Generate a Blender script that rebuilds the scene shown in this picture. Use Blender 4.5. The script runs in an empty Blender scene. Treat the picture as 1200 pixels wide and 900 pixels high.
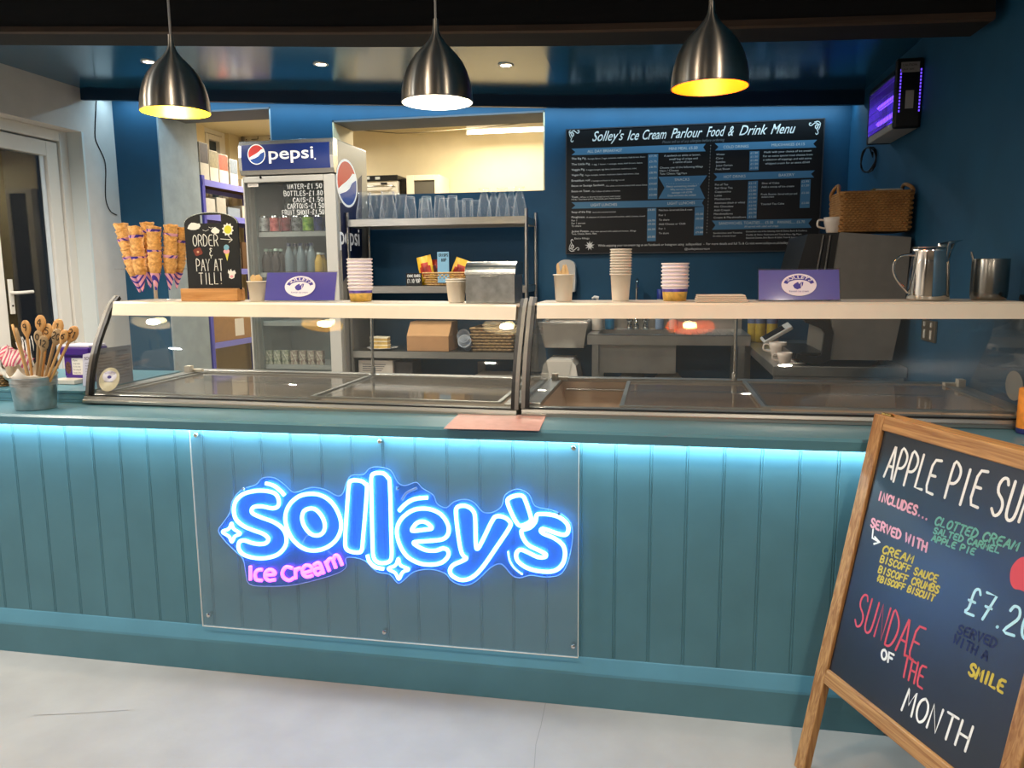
import bpy, math, random
from mathutils import Vector, Matrix
from mathutils.geometry import tessellate_polygon
random.seed(7)
scene = bpy.context.scene
COL = scene.collection

# ---------------------------------------------------------------- camera
FPX = 905.0
YAW, PITCH, ROLL = (math.radians(a) for a in (10.89, 8.26, -0.5))
CAM = Vector((0.0, -2.355, 1.40))
_fwd = Vector((-math.sin(YAW), math.cos(YAW), 0)); _right = Vector((math.cos(YAW), math.sin(YAW), 0)); _up = Vector((0, 0, 1))
_f = _fwd*math.cos(PITCH) - _up*math.sin(PITCH)
_u = _up*math.cos(PITCH) + _fwd*math.sin(PITCH)
_r3 = _right*math.cos(ROLL) + _u*math.sin(ROLL)
_u3 = _u*math.cos(ROLL) - _right*math.sin(ROLL)
cam_data = bpy.data.cameras.new('camera')
cam_data.sensor_width = 36.0
cam_data.lens = FPX/1200*36
cam_data.clip_start = 0.05
cam = bpy.data.objects.new('camera', cam_data)
_m = Matrix((_r3, _u3, -_f)).transposed().to_4x4()
_m.translation = CAM
cam.matrix_world = _m
COL.objects.link(cam)
scene.camera = cam

# ---------------------------------------------------------------- world, exposure
scene.view_settings.view_transform = 'Standard'
scene.view_settings.look = 'None'
scene.view_settings.gamma = 1.0
scene.view_settings.use_curve_mapping = False
scene.view_settings.exposure = 0.0
world = bpy.data.worlds.new('world'); scene.world = world
world.use_nodes = True
world.node_tree.nodes['Background'].inputs[0].default_value = (0.05, 0.06, 0.08, 1)
world.node_tree.nodes['Background'].inputs[1].default_value = 0.3
scene.cycles.max_bounces = 10
scene.cycles.transparent_max_bounces = 24
scene.cycles.sample_clamp_indirect = 6.0
scene.cycles.caustics_reflective = False
scene.cycles.caustics_refractive = False

# ---------------------------------------------------------------- the room's lights
def lin(h):
    h = h.lstrip('#'); r = []
    for i in (0, 2, 4):
        c = int(h[i:i+2], 16)/255
        r.append(c/12.92 if c <= .04045 else ((c+.055)/1.055)**2.4)
    return tuple(r)
def light(name, kind, loc, power, color, **kw):
    d = bpy.data.lights.new(name, kind); d.energy = power; d.color = color
    for k, v in kw.items():
        if k not in ('rot', 'target'): setattr(d, k, v)
    o = bpy.data.objects.new(name, d); o.location = loc
    if 'rot' in kw: o.rotation_euler = kw['rot']
    if 'target' in kw:
        o.rotation_euler = (Vector(kw['target'])-Vector(loc)).to_track_quat('-Z', 'Y').to_euler()
    COL.objects.link(o); return o
P_ROOM = 22.0       # each ceiling lamp of the customers' side
P_LEDGE = 23.0       # strip under the counter ledge
P_PELMET = 19.0     # strip behind the pelmet
P_BACK = 14.0       # fluorescent tube in the back room
P_DOWN = 10.0        # small recessed spots over the serving side, some of them added
P_PEND = (8.0, 8.5, 2.4, 9.0)
ICE = (0.60, 0.85, 1.0)
WARM = (1.0, 0.86, 0.68)
for x in (-3.3, -1.0, 0.7):
    for y in (-1.3 if x > -3 else -.4, -3.6):
        light('room_lamp', 'AREA', (x, y, 2.40), P_ROOM, (1.0, 0.86, 0.71), shape='DISK', size=0.07)
light('room_lamp_cool', 'AREA', (-3.0, -1.0, 2.45), 26, (0.92, 0.97, 1.0), shape='DISK', size=0.07)
light('ledge_strip_light', 'AREA', (-1.05, -0.016, 0.893), P_LEDGE, ICE, shape='RECTANGLE', size=4.2, size_y=0.008, rot=(0, 0, 0))
for (xa, za, xb, zb) in ((-4.05, 2.66, -2.95, 2.59), (-2.95, 2.59, -1.75, 2.515), (-1.75, 2.515, -.55, 2.44), (-.55, 2.44, 1.13, 2.385)):
    lo_ = light('pelmet_strip_light', 'AREA', ((xa+xb)/2, 2.93, (za+zb)/2+.058), P_PELMET*(xb-xa)/5.1, (0.50, 0.80, 1.0), shape='RECTANGLE', size=xb-xa, size_y=0.012)
    lo_.rotation_euler = (Vector((1, 0, (zb-za)/(xb-xa))).to_track_quat('X', 'Z') @ Vector((0, .12, -1)).to_track_quat('-Z', 'Y')).to_euler()
light('back_room_tube_light', 'AREA', (-.97, 4.6, 2.59), P_BACK, (1.0, 0.90, 0.70), shape='RECTANGLE', size=1.5, size_y=0.05)
light('back_room_fill', 'AREA', (-1.7, 4.05, 2.70), 30, (1.0, 0.92, 0.76), shape='DISK', size=0.5)  # unseen fill light, added to even out the back room
light('store_tube_light', 'AREA', (-3.3, 4.2, 2.62), 22, (1.0, 0.92, 0.78), shape='RECTANGLE', size=0.6, size_y=0.05)

# ---------------------------------------------------------------- measuring helpers: a direction of sight met with a plane of the room
def ray(x, y):
    return _r3*((x-600)/FPX) - _u3*((y-450)/FPX) + _f
def atx(x, y, X): r = ray(x, y); return CAM + r*((X-CAM.x)/r.x)
def aty(x, y, Y): r = ray(x, y); return CAM + r*((Y-CAM.y)/r.y)
def atz(x, y, Z): r = ray(x, y); return CAM + r*((Z-CAM.z)/r.z)

# ---------------------------------------------------------------- mesh building
class MB:
    def __init__(s): s.v = []; s.f = []; s.m = []; s.s = []
    def add(s, vs, fs, mi=0, smooth=False):
        b = len(s.v); s.v += [tuple(v) for v in vs]
        for f in fs: s.f.append(tuple(b+i for i in f)); s.m.append(mi); s.s.append(smooth)
        return s
    def box(s, x0, y0, z0, x1, y1, z1, mi=0, M=None):
        vs = [Vector((x, y, z)) for z in (z0, z1) for y in (y0, y1) for x in (x0, x1)]
        if M: vs = [M @ v for v in vs]
        return s.add(vs, [(0,2,3,1),(4,5,7,6),(0,1,5,4),(2,6,7,3),(0,4,6,2),(1,3,7,5)], mi)
    def lathe(s, prof, seg=24, c=(0,0,0), mi=0, M=None, smooth=True, sx=1, sy=1, caps=True):
        vs = []; fs = []
        for r, z in prof:
            for k in range(seg):
                a = 2*math.pi*k/seg
                v = Vector((c[0]+r*math.cos(a)*sx, c[1]+r*math.sin(a)*sy, c[2]+z)); vs.append(M @ v if M else v)
        n = len(prof)
        for i in range(n-1):
            for k in range(seg):
                k2 = (k+1) % seg
                fs.append((i*seg+k, i*seg+k2, (i+1)*seg+k2, (i+1)*seg+k))
        s.add(vs, fs, mi, smooth)
        if caps and prof[0][0] > 1e-5: s.add(vs[:seg], [tuple(reversed(range(seg)))], mi)
        if caps and prof[-1][0] > 1e-5: s.add(vs[-seg:], [tuple(range(seg))], mi)
        return s
    def tube(s, pts, r, seg=8, closed=False, mi=0, flat=None):
        pts = [Vector(p) for p in pts]; n = len(pts)
        rs = r if isinstance(r, (list, tuple)) else [r]*n
        vs = []; prev = None
        for i, p in enumerate(pts):
            if closed: t = pts[(i+1) % n]-pts[i-1]
            else: t = pts[min(i+1, n-1)]-pts[max(i-1, 0)]
            if t.length < 1e-9: t = Vector((0, 0, 1))
            t.normalize()
            if flat is not None: a = Vector(flat)
            else:
                a = prev if prev is not None else (Vector((0, 0, 1)) if abs(t.z) < .9 else Vector((1, 0, 0)))
            a = a - t*a.dot(t)
            if a.length < 1e-6: a = t.orthogonal()
            a.normalize(); b = t.cross(a); prev = a
            for k in range(seg):
                q = 2*math.pi*k/seg
                vs.append(p + (a*math.cos(q) + b*math.sin(q))*rs[i])
        fs = []
        for i in range(n if closed else n-1):
            j = (i+1) % n
            for k in range(seg):
                k2 = (k+1) % seg
                fs.append((i*seg+k, i*seg+k2, j*seg+k2, j*seg+k))
        s.add(vs, fs, mi, True)
        if not closed:
            s.add(vs[:seg], [tuple(reversed(range(seg)))], mi); s.add(vs[-seg:], [tuple(range(seg))], mi)
        return s
    def prism(s, poly, o, ux, uy, thick, mi=0, smooth=False):
        """polygon in the plane o + x ux + y uy, given thickness along ux x uy (0: one face)"""
        o = Vector(o); ux = Vector(ux); uy = Vector(uy); n = ux.cross(uy).normalized()
        area = sum(poly[i-1][0]*poly[i][1]-poly[i][0]*poly[i-1][1] for i in range(len(poly)))
        if area < 0: poly = list(reversed(poly))
        top = [o+ux*x+uy*y+n*thick for x, y in poly]
        tris = tessellate_polygon([[Vector((x, y, 0)) for x, y in poly]])
        k = len(poly)
        tr = []
        for t in tris:
            a, b, c = (poly[i] for i in t)
            cr = (b[0]-a[0])*(c[1]-a[1])-(b[1]-a[1])*(c[0]-a[0])
            tr.append(tuple(t) if cr > 0 else tuple(reversed(t)))
        s.add(top, tr, mi)
        if thick:
            bot = [o+ux*x+uy*y for x, y in poly]
            s.add(bot, [tuple(reversed(t)) for t in tr], mi)
            s.add(bot+top, [(i, (i+1) % k, k+(i+1) % k, k+i) for i in range(k)], mi, smooth)
        return s
    def sweep(s, prof, x0, x1, mi=0, caps=True):
        """profile [(y,z)] closed, extruded along x"""
        return s.prism(prof, (x0, 0, 0), (0, 1, 0), (0, 0, 1), x1-x0, mi) if caps else s
    def strip(s, pts, w, n, mi=0):
        """flat ribbon of half width w along pts, facing n, with rounded ends"""
        pts = [Vector(p) for p in pts]; n = Vector(n)
        L = []; R = []
        for i, p in enumerate(pts):
            t = (pts[min(i+1, len(pts)-1)]-pts[max(i-1, 0)])
            if t.length < 1e-9: t = Vector((1, 0, 0))
            t.normalize(); q = n.cross(t).normalized()*w
            L.append(p+q); R.append(p-q)
        k = len(pts)
        s.add(L+R, [(k+i, k+i+1, i+1, i) for i in range(k-1)], mi)
        for p in (pts[0], pts[-1]):
            a = n.orthogonal().normalized(); b = n.cross(a).normalized()
            s.add([p+(a*math.cos(2*math.pi*j/8)+b*math.sin(2*math.pi*j/8))*w for j in range(8)], [tuple(range(8))], mi)
        return s
    def build(s, name, mats, parent=None, world=True, bevel=0, sub=0, kind=None, seg=2):
        me = bpy.data.meshes.new(name)
        off = Vector((0, 0, 0))
        if parent is not None and world:
            p = parent
            while p is not None: off += Vector(p.location); p = p.parent
        vs = [(v[0]-off.x, v[1]-off.y, v[2]-off.z) for v in s.v]
        me.from_pydata(vs, [], s.f)
        me.polygons.foreach_set('material_index', s.m); me.polygons.foreach_set('use_smooth', s.s)
        me.update()
        for m in (mats if isinstance(mats, (list, tuple)) else [mats]): me.materials.append(m)
        o = bpy.data.objects.new(name, me); COL.objects.link(o)
        if parent is not None: o.parent = parent
        if bevel:
            b = o.modifiers.new('bevel', 'BEVEL'); b.width = bevel; b.segments = seg; b.limit_method = 'ANGLE'; b.angle_limit = math.radians(40)
        if sub:
            b = o.modifiers.new('sub', 'SUBSURF'); b.levels = sub; b.render_levels = sub
        if kind: o['kind'] = kind
        return o
def tag(o, label, cat, group=None):
    o['label'] = label; o['category'] = cat
    if group: o['group'] = group
    return o
def thing(name, label, cat, loc=(0, 0, 0), group=None):
    o = bpy.data.objects.new(name, None); COL.objects.link(o); o.location = loc; o.empty_display_size = .05
    return tag(o, label, cat, group)
def dup(root, loc=None, label=None, rotz=None, group=None):
    def rec(o, par):
        c = o.copy(); COL.objects.link(c)
        if par is not None: c.parent = par
        for ch in list(o.children): rec(ch, c)
        return c
    r = rec(root, None)
    if loc is not None: r.location = loc
    if rotz is not None: r.rotation_euler[2] = rotz
    if label: r['label'] = label
    if group: r['group'] = group
    return r
def structure(o): o['kind'] = 'structure'; return o
def catmull(pts, n=6, closed=True):
    out = []; k = len(pts)
    P = [Vector(p) for p in pts]
    rng = range(k) if closed else range(k-1)
    for i in rng:
        a, b, c, d = (P[(i-1) % k], P[i], P[(i+1) % k], P[(i+2) % k]) if closed else (P[max(i-1, 0)], P[i], P[i+1], P[min(i+2, k-1)])
        for j in range(n):
            t = j/n
            out.append(.5*((2*b)+(c-a)*t+(2*a-5*b+4*c-d)*t*t+(3*b-a-3*c+d)*t**3))
    if not closed: out.append(P[-1])
    return out
# lettering set in type
_tc = {}
def text_mesh(body, shear=0.0, bold=0.0, space=1.0):
    k = (body, shear, bold, space)
    if k in _tc: return _tc[k]
    c = bpy.data.curves.new('type', 'FONT'); c.body = body; c.resolution_u = 3; c.shear = shear; c.offset = bold; c.space_character = space
    o = bpy.data.objects.new('type', c); COL.objects.link(o)
    dg = bpy.context.evaluated_depsgraph_get(); dg.update()
    m = bpy.data.meshes.new_from_object(o.evaluated_get(dg))
    vs = [(v.co.x, v.co.y) for v in m.vertices]; fs = [tuple(p.vertices) for p in m.polygons]
    bpy.data.objects.remove(o); bpy.data.curves.remove(c); bpy.data.meshes.remove(m)
    xs = [v[0] for v in vs] or [0]
    _tc[k] = (vs, fs, min(xs), max(xs)); return _tc[k]
def type_on(mb, body, o, ux, uy, size, width=None, align='L', mi=0, shear=0, bold=0, arc=None, space=1.0):
    """letters on the plane o, ux, uy; size = font size; width squeezes the line to that width"""
    vs, fs, x0, x1 = text_mesh(body, shear, bold, space)
    o = Vector(o); ux = Vector(ux); uy = Vector(uy)
    sx = (width/(x1-x0)) if width else size
    sh = {'L': x0, 'C': (x0+x1)/2, 'R': x1}[align]
    pts = []
    for x, y in vs:
        X = (x-sh)*sx; Y = y*size
        if arc:   # arc = (rx, ry): letters bent over an ellipse, centred
            a = X/arc[0]; rr = 1+Y/arc[1]
            X, Y = arc[0]*math.sin(a)*rr, arc[1]*math.cos(a)*rr
        pts.append(o+ux*X+uy*Y)
    mb.add(pts, fs, mi)
# handwritten letters drawn as strokes on a 6 x 10 grid
GL = {
'A':'0,0 2.8,10 3.2,10 6,0|1,3.6 5,3.6','B':'0,0 0,10 3.5,10 5,8.6 5,6.8 3.4,5.4 0,5.2|3.4,5.4 5.6,4 5.6,1.6 3.8,0 0,0',
'C':'5.6,8.2 4.6,9.8 2.6,10 .8,8 .2,5 .8,2 2.6,0 4.6,.3 5.8,1.8','D':'0,0 0,10 2.8,9.6 5.2,7.4 5.6,4.6 4.4,1.6 2.4,.1 0,0',
'E':'5.2,10 1.6,9.8 .3,8 .1,2 1.2,.2 5.4,0|.2,5.2 4,5.2','F':'0,0 0,10 5.2,10|0,5.2 4,5.2','G':'5.6,8.2 4,10 1.6,9.4 .2,6 .6,2 2.6,0 5,.6 5.6,4 3.4,4',
'H':'0,0 0,10|5.4,10 5.4,0|0,5 5.4,5','I':'2.8,0 2.8,10','J':'5,10 5,2.4 3.6,0 1.4,.2 .2,2','K':'0,0 0,10|5.4,10 0,4.4 5.6,0','L':'.2,10 .2,0 5.2,0',
'M':'0,0 .8,10 3,3.6 5.4,10 6.2,0','N':'0,0 .2,10 5,0 5.4,10','O':'2.9,10 .9,8.4 .1,5 .9,1.6 2.9,0 5,1.6 5.8,5 5,8.4 2.9,10',
'P':'.2,0 .2,10 3.6,9.8 5.4,8.2 5.2,6 3.2,4.6 .2,4.4','Q':'2.9,10 .9,8.4 .1,5 .9,1.6 2.9,0 5,1.6 5.8,5 5,8.4 2.9,10|3.6,2.4 6,-.6',
'R':'.2,0 .2,10 3.6,9.8 5.2,8.2 5,6.2 3,5 .2,4.8|2.6,5 5.6,0','S':'5.2,8.6 4,10 1.8,9.8 .5,8 1.2,6 4.2,4.4 5.4,2.6 4.6,.6 2.4,-.1 .2,1.4',
'T':'0,10 5.8,10|2.9,10 2.9,0','U':'.2,10 .3,2.4 1.6,.2 3.8,.2 5.2,2.4 5.4,10','V':'0,10 2.8,0 5.6,10','W':'0,10 1.4,0 3,7 4.6,0 6.2,10',
'X':'0,0 5.4,10|0,10 5.4,0','Y':'0,10 2.8,5 5.6,10|2.8,5 2.8,0','Z':'0,10 5.4,10 0,0 5.6,0',
'0':'2.8,10 .9,8.4 .2,5 .9,1.6 2.8,0 4.7,1.6 5.4,5 4.7,8.4 2.8,10','1':'1.4,8 3,10 3,0','2':'.4,7.8 1.6,9.8 4,9.8 5.2,7.8 4.6,5.4 .2,0 5.6,0',
'3':'.6,9 2.6,10 4.8,8.6 4.4,6.2 2.2,5.4 4.8,4.4 5.2,1.8 3,0 .4,1','4':'3.8,0 3.8,10 0,3.4 5.4,3.4','5':'5,10 1,10 .6,5.8 3.4,6 5.2,4 4.8,1.4 2.6,0 .4,.8',
'6':'4.6,9.8 1.6,7 .3,3.4 1.4,.4 3.8,.2 5.2,2.4 4.2,5 2,5 .6,3.4','7':'.2,10 5.4,10 2,0|1.6,5 4.8,5','8':'2.8,5.4 .8,7.6 2.8,10 4.8,7.6 2.8,5.4 .4,2.6 2.8,0 5.2,2.6 2.8,5.4',
'9':'5,7 3.6,5 1.4,5.4 .4,7.4 1.6,9.8 4,9.8 5,7 4.6,2 3.6,0','£':'5.2,8.4 4,10 2.2,9.4 1.6,7 1.4,2 0,0 5,0|.2,4.8 3.8,4.8',
'&':'4.4,9.2 2.4,10 1.6,8.6 3.4,7 1.4,5.6 1,3.4 2.6,1.6 4.4,2.6|2.6,1.6 2.4,-.6','.':'2.2,0 2.5,.3','!':'2.6,10 2.6,3|2.6,.2 2.7,.5','-':'.6,4.6 4.6,4.6',"'":'2.4,10 2.2,7.4',
',':'2.6,.6 1.8,-1.4','*':'3,0 3,4','$':'4.4,9 1.4,9.4 .6,7 3.8,5.4 4.8,2 2,.2 .2,2|2.6,10 2.6,-.6','%':'0,0 5.4,10'}
def hand(mb, body, o, ux, uy, h, w, width=None, mi=0, n=None, jitter=.25, smooth=True, gap=1.9):
    o = Vector(o); ux = Vector(ux); uy = Vector(uy); n = Vector(n) if n is not None else ux.cross(uy).normalized()
    adv = []; x = 0
    for ch in body:
        wd = {' ': 3.2, 'I': 5.6, '.': 3.4, '1': 5, "'": 3, '-': 5, '!': 4}.get(ch, 6)
        adv.append(x); x += wd+gap
    tot = x-gap
    sx = (width/tot) if width else h/10
    rnd = random.Random(body)
    for ch, x0 in zip(body, adv):
        if ch == ' ' or ch not in GL: continue
        dx, dy = rnd.uniform(-jitter, jitter), rnd.uniform(-jitter, jitter)*1.6
        for st in GL[ch].split('|'):
            pts = [tuple(float(a) for a in q.split(',')) for q in st.split()]
            p3 = [Vector((a+dx, b+dy, 0)) for a, b in pts]
            if smooth and len(p3) > 3 and ch not in 'AEFHKLMNTVWXYZ': p3 = catmull(p3, 3, False)
            mb.strip([o+ux*((p.x+x0)*sx)+uy*(p.y*h/10) for p in p3], w, n, mi)

# ---------------------------------------------------------------- materials
_mc = {}
def mat(name, col, rough=.5, metal=0., noise=0., scale=20., bump=0., bscale=None, emit=None, estr=0., coat=0., spec=.5, trans=0., ior=1.45, alpha=1., aniso=0., arot=0., stretch=None, col2=None, tint=None):
    if name in _mc: return _mc[name]
    m = bpy.data.materials.new(name); m.use_nodes = True; nt = m.node_tree; N = nt.nodes; L = nt.links
    b = N['Principled BSDF']
    c = lin(col) if isinstance(col, str) else col
    b.inputs['Base Color'].default_value = (*c, 1); b.inputs['Roughness'].default_value = rough; b.inputs['Metallic'].default_value = metal
    b.inputs['Specular IOR Level'].default_value = spec; b.inputs['Coat Weight'].default_value = coat
    b.inputs['Transmission Weight'].default_value = trans; b.inputs['IOR'].default_value = ior; b.inputs['Alpha'].default_value = alpha
    b.inputs['Anisotropic'].default_value = aniso; b.inputs['Anisotropic Rotation'].default_value = arot
    if emit:
        e = lin(emit) if isinstance(emit, str) else emit
        b.inputs['Emission Color'].default_value = (*e, 1); b.inputs['Emission Strength'].default_value = estr
    if noise or bump or col2:
        tc = N.new('ShaderNodeTexCoord'); mp = N.new('ShaderNodeMapping'); L.new(tc.outputs['Object'], mp.inputs[0])
        if stretch: mp.inputs['Scale'].default_value = stretch
        nz = N.new('ShaderNodeTexNoise'); nz.inputs['Scale'].default_value = scale; nz.inputs['Detail'].default_value = 5
        L.new(mp.outputs[0], nz.inputs['Vector'])
        if noise or col2:
            rp = N.new('ShaderNodeValToRGB'); rp.color_ramp.elements[0].position = .32; rp.color_ramp.elements[1].position = .68
            c2 = lin(col2) if col2 else None
            rp.color_ramp.elements[0].color = (*[x*(1-noise) for x in c], 1)
            rp.color_ramp.elements[1].color = (*(c2 if c2 else [min(1, x*(1+noise)) for x in c]), 1)
            L.new(nz.outputs['Fac'], rp.inputs[0]); L.new(rp.outputs[0], b.inputs['Base Color'])
        if bump:
            bp = N.new('ShaderNodeBump'); bp.inputs['Strength'].default_value = bump; bp.inputs['Distance'].default_value = .004
            src = nz
            if bscale:
                src = N.new('ShaderNodeTexNoise'); src.inputs['Scale'].default_value = bscale; src.inputs['Detail'].default_value = 4; L.new(mp.outputs[0], src.inputs['Vector'])
            L.new(src.outputs['Fac'], bp.inputs['Height']); L.new(bp.outputs[0], b.inputs['Normal'])
    _mc[name] = m; return m
def sheet_glass(name, tint=(1, 1, 1), refl=.06, haze=0., hazecol=(.8, .85, .9), rough=.02):
    """thin clear sheet: see-through, with a mirror share that grows at grazing angles, and a faint haze of a given colour"""
    if name in _mc: return _mc[name]
    m = bpy.data.materials.new(name); m.use_nodes = True; nt = m.node_tree; N = nt.nodes; L = nt.links
    N.remove(N['Principled BSDF']); out = N['Material Output']
    tr = N.new('ShaderNodeBsdfTransparent'); tr.inputs[0].default_value = (*tint, 1)
    gl = N.new('ShaderNodeBsdfGlossy'); gl.inputs['Roughness'].default_value = rough
    fr = N.new('ShaderNodeLayerWeight'); fr.inputs['Blend'].default_value = .5       # the same on both faces of the sheet
    pw = N.new('ShaderNodeMath'); pw.operation = 'POWER'; pw.inputs[1].default_value = 5; L.new(fr.outputs['Facing'], pw.inputs[0])
    mu = N.new('ShaderNodeMath'); mu.operation = 'MULTIPLY_ADD'; mu.inputs[1].default_value = .8; mu.inputs[2].default_value = refl
    L.new(pw.outputs[0], mu.inputs[0])
    mx = N.new('ShaderNodeMixShader'); L.new(mu.outputs[0], mx.inputs[0]); L.new(tr.outputs[0], mx.inputs[1]); L.new(gl.outputs[0], mx.inputs[2])
    last = mx
    if haze:
        df = N.new('ShaderNodeBsdfDiffuse'); df.inputs[0].default_value = (*hazecol, 1)
        m2 = N.new('ShaderNodeMixShader'); m2.inputs[0].default_value = haze
        L.new(mx.outputs[0], m2.inputs[1]); L.new(df.outputs[0], m2.inputs[2]); last = m2
    L.new(last.outputs[0], out.inputs[0]); _mc[name] = m; return m
def glassware(name):
    """clear tableware: see-through face on, bright rims put in as white on its turned-away edges"""
    m = bpy.data.materials.new(name); m.use_nodes = True; nt = m.node_tree; N = nt.nodes; L = nt.links
    N.remove(N['Principled BSDF']); out = N['Material Output']
    tr = N.new('ShaderNodeBsdfTransparent'); tr.inputs[0].default_value = (.97, .98, .985, 1)
    gl = N.new('ShaderNodeBsdfGlossy'); gl.inputs['Roughness'].default_value = .06
    df = N.new('ShaderNodeBsdfTranslucent'); df.inputs[0].default_value = (.95, .97, 1, 1); d2 = N.new('ShaderNodeBsdfDiffuse'); d2.inputs[0].default_value = (.95, .97, 1, 1)
    ad = N.new('ShaderNodeMixShader'); ad.inputs[0].default_value = .5; L.new(df.outputs[0], ad.inputs[1]); L.new(d2.outputs[0], ad.inputs[2])
    eg = N.new('ShaderNodeMixShader'); eg.inputs[0].default_value = .45; L.new(ad.outputs[0], eg.inputs[1]); L.new(gl.outputs[0], eg.inputs[2])
    fr = N.new('ShaderNodeLayerWeight'); fr.inputs['Blend'].default_value = .5
    pw = N.new('ShaderNodeMath'); pw.operation = 'POWER'; pw.inputs[1].default_value = 3.2; L.new(fr.outputs['Facing'], pw.inputs[0])
    mu = N.new('ShaderNodeMath'); mu.operation = 'MULTIPLY_ADD'; mu.inputs[1].default_value = .95; mu.inputs[2].default_value = .05; L.new(pw.outputs[0], mu.inputs[0])
    mx = N.new('ShaderNodeMixShader'); L.new(mu.outputs[0], mx.inputs[0]); L.new(tr.outputs[0], mx.inputs[1]); L.new(eg.outputs[0], mx.inputs[2]); L.new(mx.outputs[0], out.inputs[0])
    return m
def wood(name, c1, c2, axis='Z', scale=3., rough=.5, turn=0., fine=14):
    if name in _mc: return _mc[name]
    m = mat(name, c1, rough); nt = m.node_tree; N = nt.nodes; L = nt.links; b = N['Principled BSDF']
    tc = N.new('ShaderNodeTexCoord'); mp = N.new('ShaderNodeMapping'); m0 = N.new('ShaderNodeMapping'); m0.inputs['Rotation'].default_value = (0, 0, turn); L.new(tc.outputs['Object'], m0.inputs[0]); L.new(m0.outputs[0], mp.inputs[0])
    mp.inputs['Scale'].default_value = {'X': (1, fine, fine), 'Y': (fine, 1, fine), 'Z': (fine, fine, 1)}[axis]
    nz = N.new('ShaderNodeTexNoise'); nz.inputs['Scale'].default_value = scale; nz.inputs['Detail'].default_value = 6; nz.inputs['Distortion'].default_value = 1.2
    L.new(mp.outputs[0], nz.inputs['Vector'])
    rp = N.new('ShaderNodeValToRGB'); rp.color_ramp.elements[0].position = .35; rp.color_ramp.elements[1].position = .65
    rp.color_ramp.elements[0].color = (*lin(c1), 1); rp.color_ramp.elements[1].color = (*lin(c2), 1)
    L.new(nz.outputs['Fac'], rp.inputs[0]); L.new(rp.outputs[0], b.inputs['Base Color'])
    bp = N.new('ShaderNodeBump'); bp.inputs['Strength'].default_value = .15; L.new(nz.outputs['Fac'], bp.inputs['Height']); L.new(bp.outputs[0], b.inputs['Normal'])
    return m
TEAL = mat('teal_paint', '#507d8a', .32, noise=.06, scale=6, bump=.05, bscale=60)
NAVY = mat('navy_wall_paint', '#174d6c', .55, noise=.08, scale=5, bump=.05, bscale=90)
CEIL = mat('navy_gloss_paint', '#205675', .17, noise=.06, scale=3, bump=.02, bscale=12)
WHITEW = mat('white_plaster', '#d8d1c9', .8, noise=.04, scale=8, bump=.08, bscale=120)
CREAM = mat('cream_plaster', '#dfd0ab', .8, noise=.03, scale=6)
GREYW = mat('grey_blue_plaster', '#98a3a8', .7, noise=.10, scale=9, bump=.25, bscale=22)
FLOORM = mat('painted_concrete', '#a0968c', .55, noise=.07, scale=5, bump=.12, bscale=45)
BEAMM = wood('dark_beam_wood', '#060505', '#0e0b0a', 'X', 2.0, .8)
UPVC = mat('white_plastic_frame', '#e2ddd4', .35)
STEEL = mat('brushed_steel', '#b9b8b3', .28, 1., noise=.08, scale=14, stretch=(1, 20, 20), bump=.02)
NICKEL = mat('brushed_nickel', '#a89e90', .34, 1., noise=.08, scale=30, stretch=(1, 1, .05), aniso=.9, arot=.25)
CHROME = mat('polished_chrome', '#d9d6cf', .07, 1.)
GALV = mat('galvanised_steel', '#b4b8b8', .34, .95, noise=.18, scale=34, bump=.04)
BLACK = mat('black_rubber', '#0b0b0c', .45)
BLKPL = mat('black_plastic', '#131416', .35)
PAPER = mat('white_paper', '#e4ddd2', .75)
CARD = mat('brown_cardboard', '#a87f56', .85, noise=.07, scale=18)
# ================================================================ the setting
WB = 3.05; XR = 1.165; XL = -4.10
def ceil_z(x):
    k = [(-4.4, 2.742), (-3.93, 2.716), (-2.12, 2.602), (-.61, 2.503), (-.1, 2.487), (1.2, 2.447)]
    for (a, za), (b, zb) in zip(k, k[1:]):
        if x <= b: return za+(zb-za)*(x-a)/(b-a)
    return k[-1][1]
mb = MB()
N_ = 40
mb.add([(-6, -6, 0), (6, -6, 0), (6, 6, 0), (-6, 6, 0), (-6, -6, -.1), (6, -6, -.1), (6, 6, -.1), (-6, 6, -.1)],
       [(0, 1, 2, 3), (7, 6, 5, 4), (0, 4, 5, 1), (1, 5, 6, 2), (2, 6, 7, 3), (3, 7, 4, 0)])
structure(mb.build('floor', FLOORM))
# hairline cracks of the floor
mb = MB()
for pts in ([(640, 820), (634, 850), (628, 872), (626, 900)], [(590, 800), (560, 803), (520, 801)], [(40, 838), (90, 836), (150, 832)]):
    mb.strip([atz(x, y, .001) for x, y in pts], .0012, (0, 0, 1))
structure(mb.build('trim_floor_crack', mat('crack_dirt', '#8d867e', .9)))
xs = [-4.4, -3.93, -2.12, -.61, -.1, 1.3]
mb = MB()
vs = [(x, y, ceil_z(x)+dz) for dz in (0, .15) for y in (-6, WB+.02) for x in xs]; k = len(xs)
for i in range(k-1):
    mb.add([vs[i], vs[i+1], vs[k+i+1], vs[k+i]], [(0, 3, 2, 1)], smooth=True)
    mb.add([vs[2*k+i], vs[2*k+i+1], vs[3*k+i+1], vs[3*k+i]], [(0, 1, 2, 3)])
structure(mb.build('ceiling', CEIL))
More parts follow.
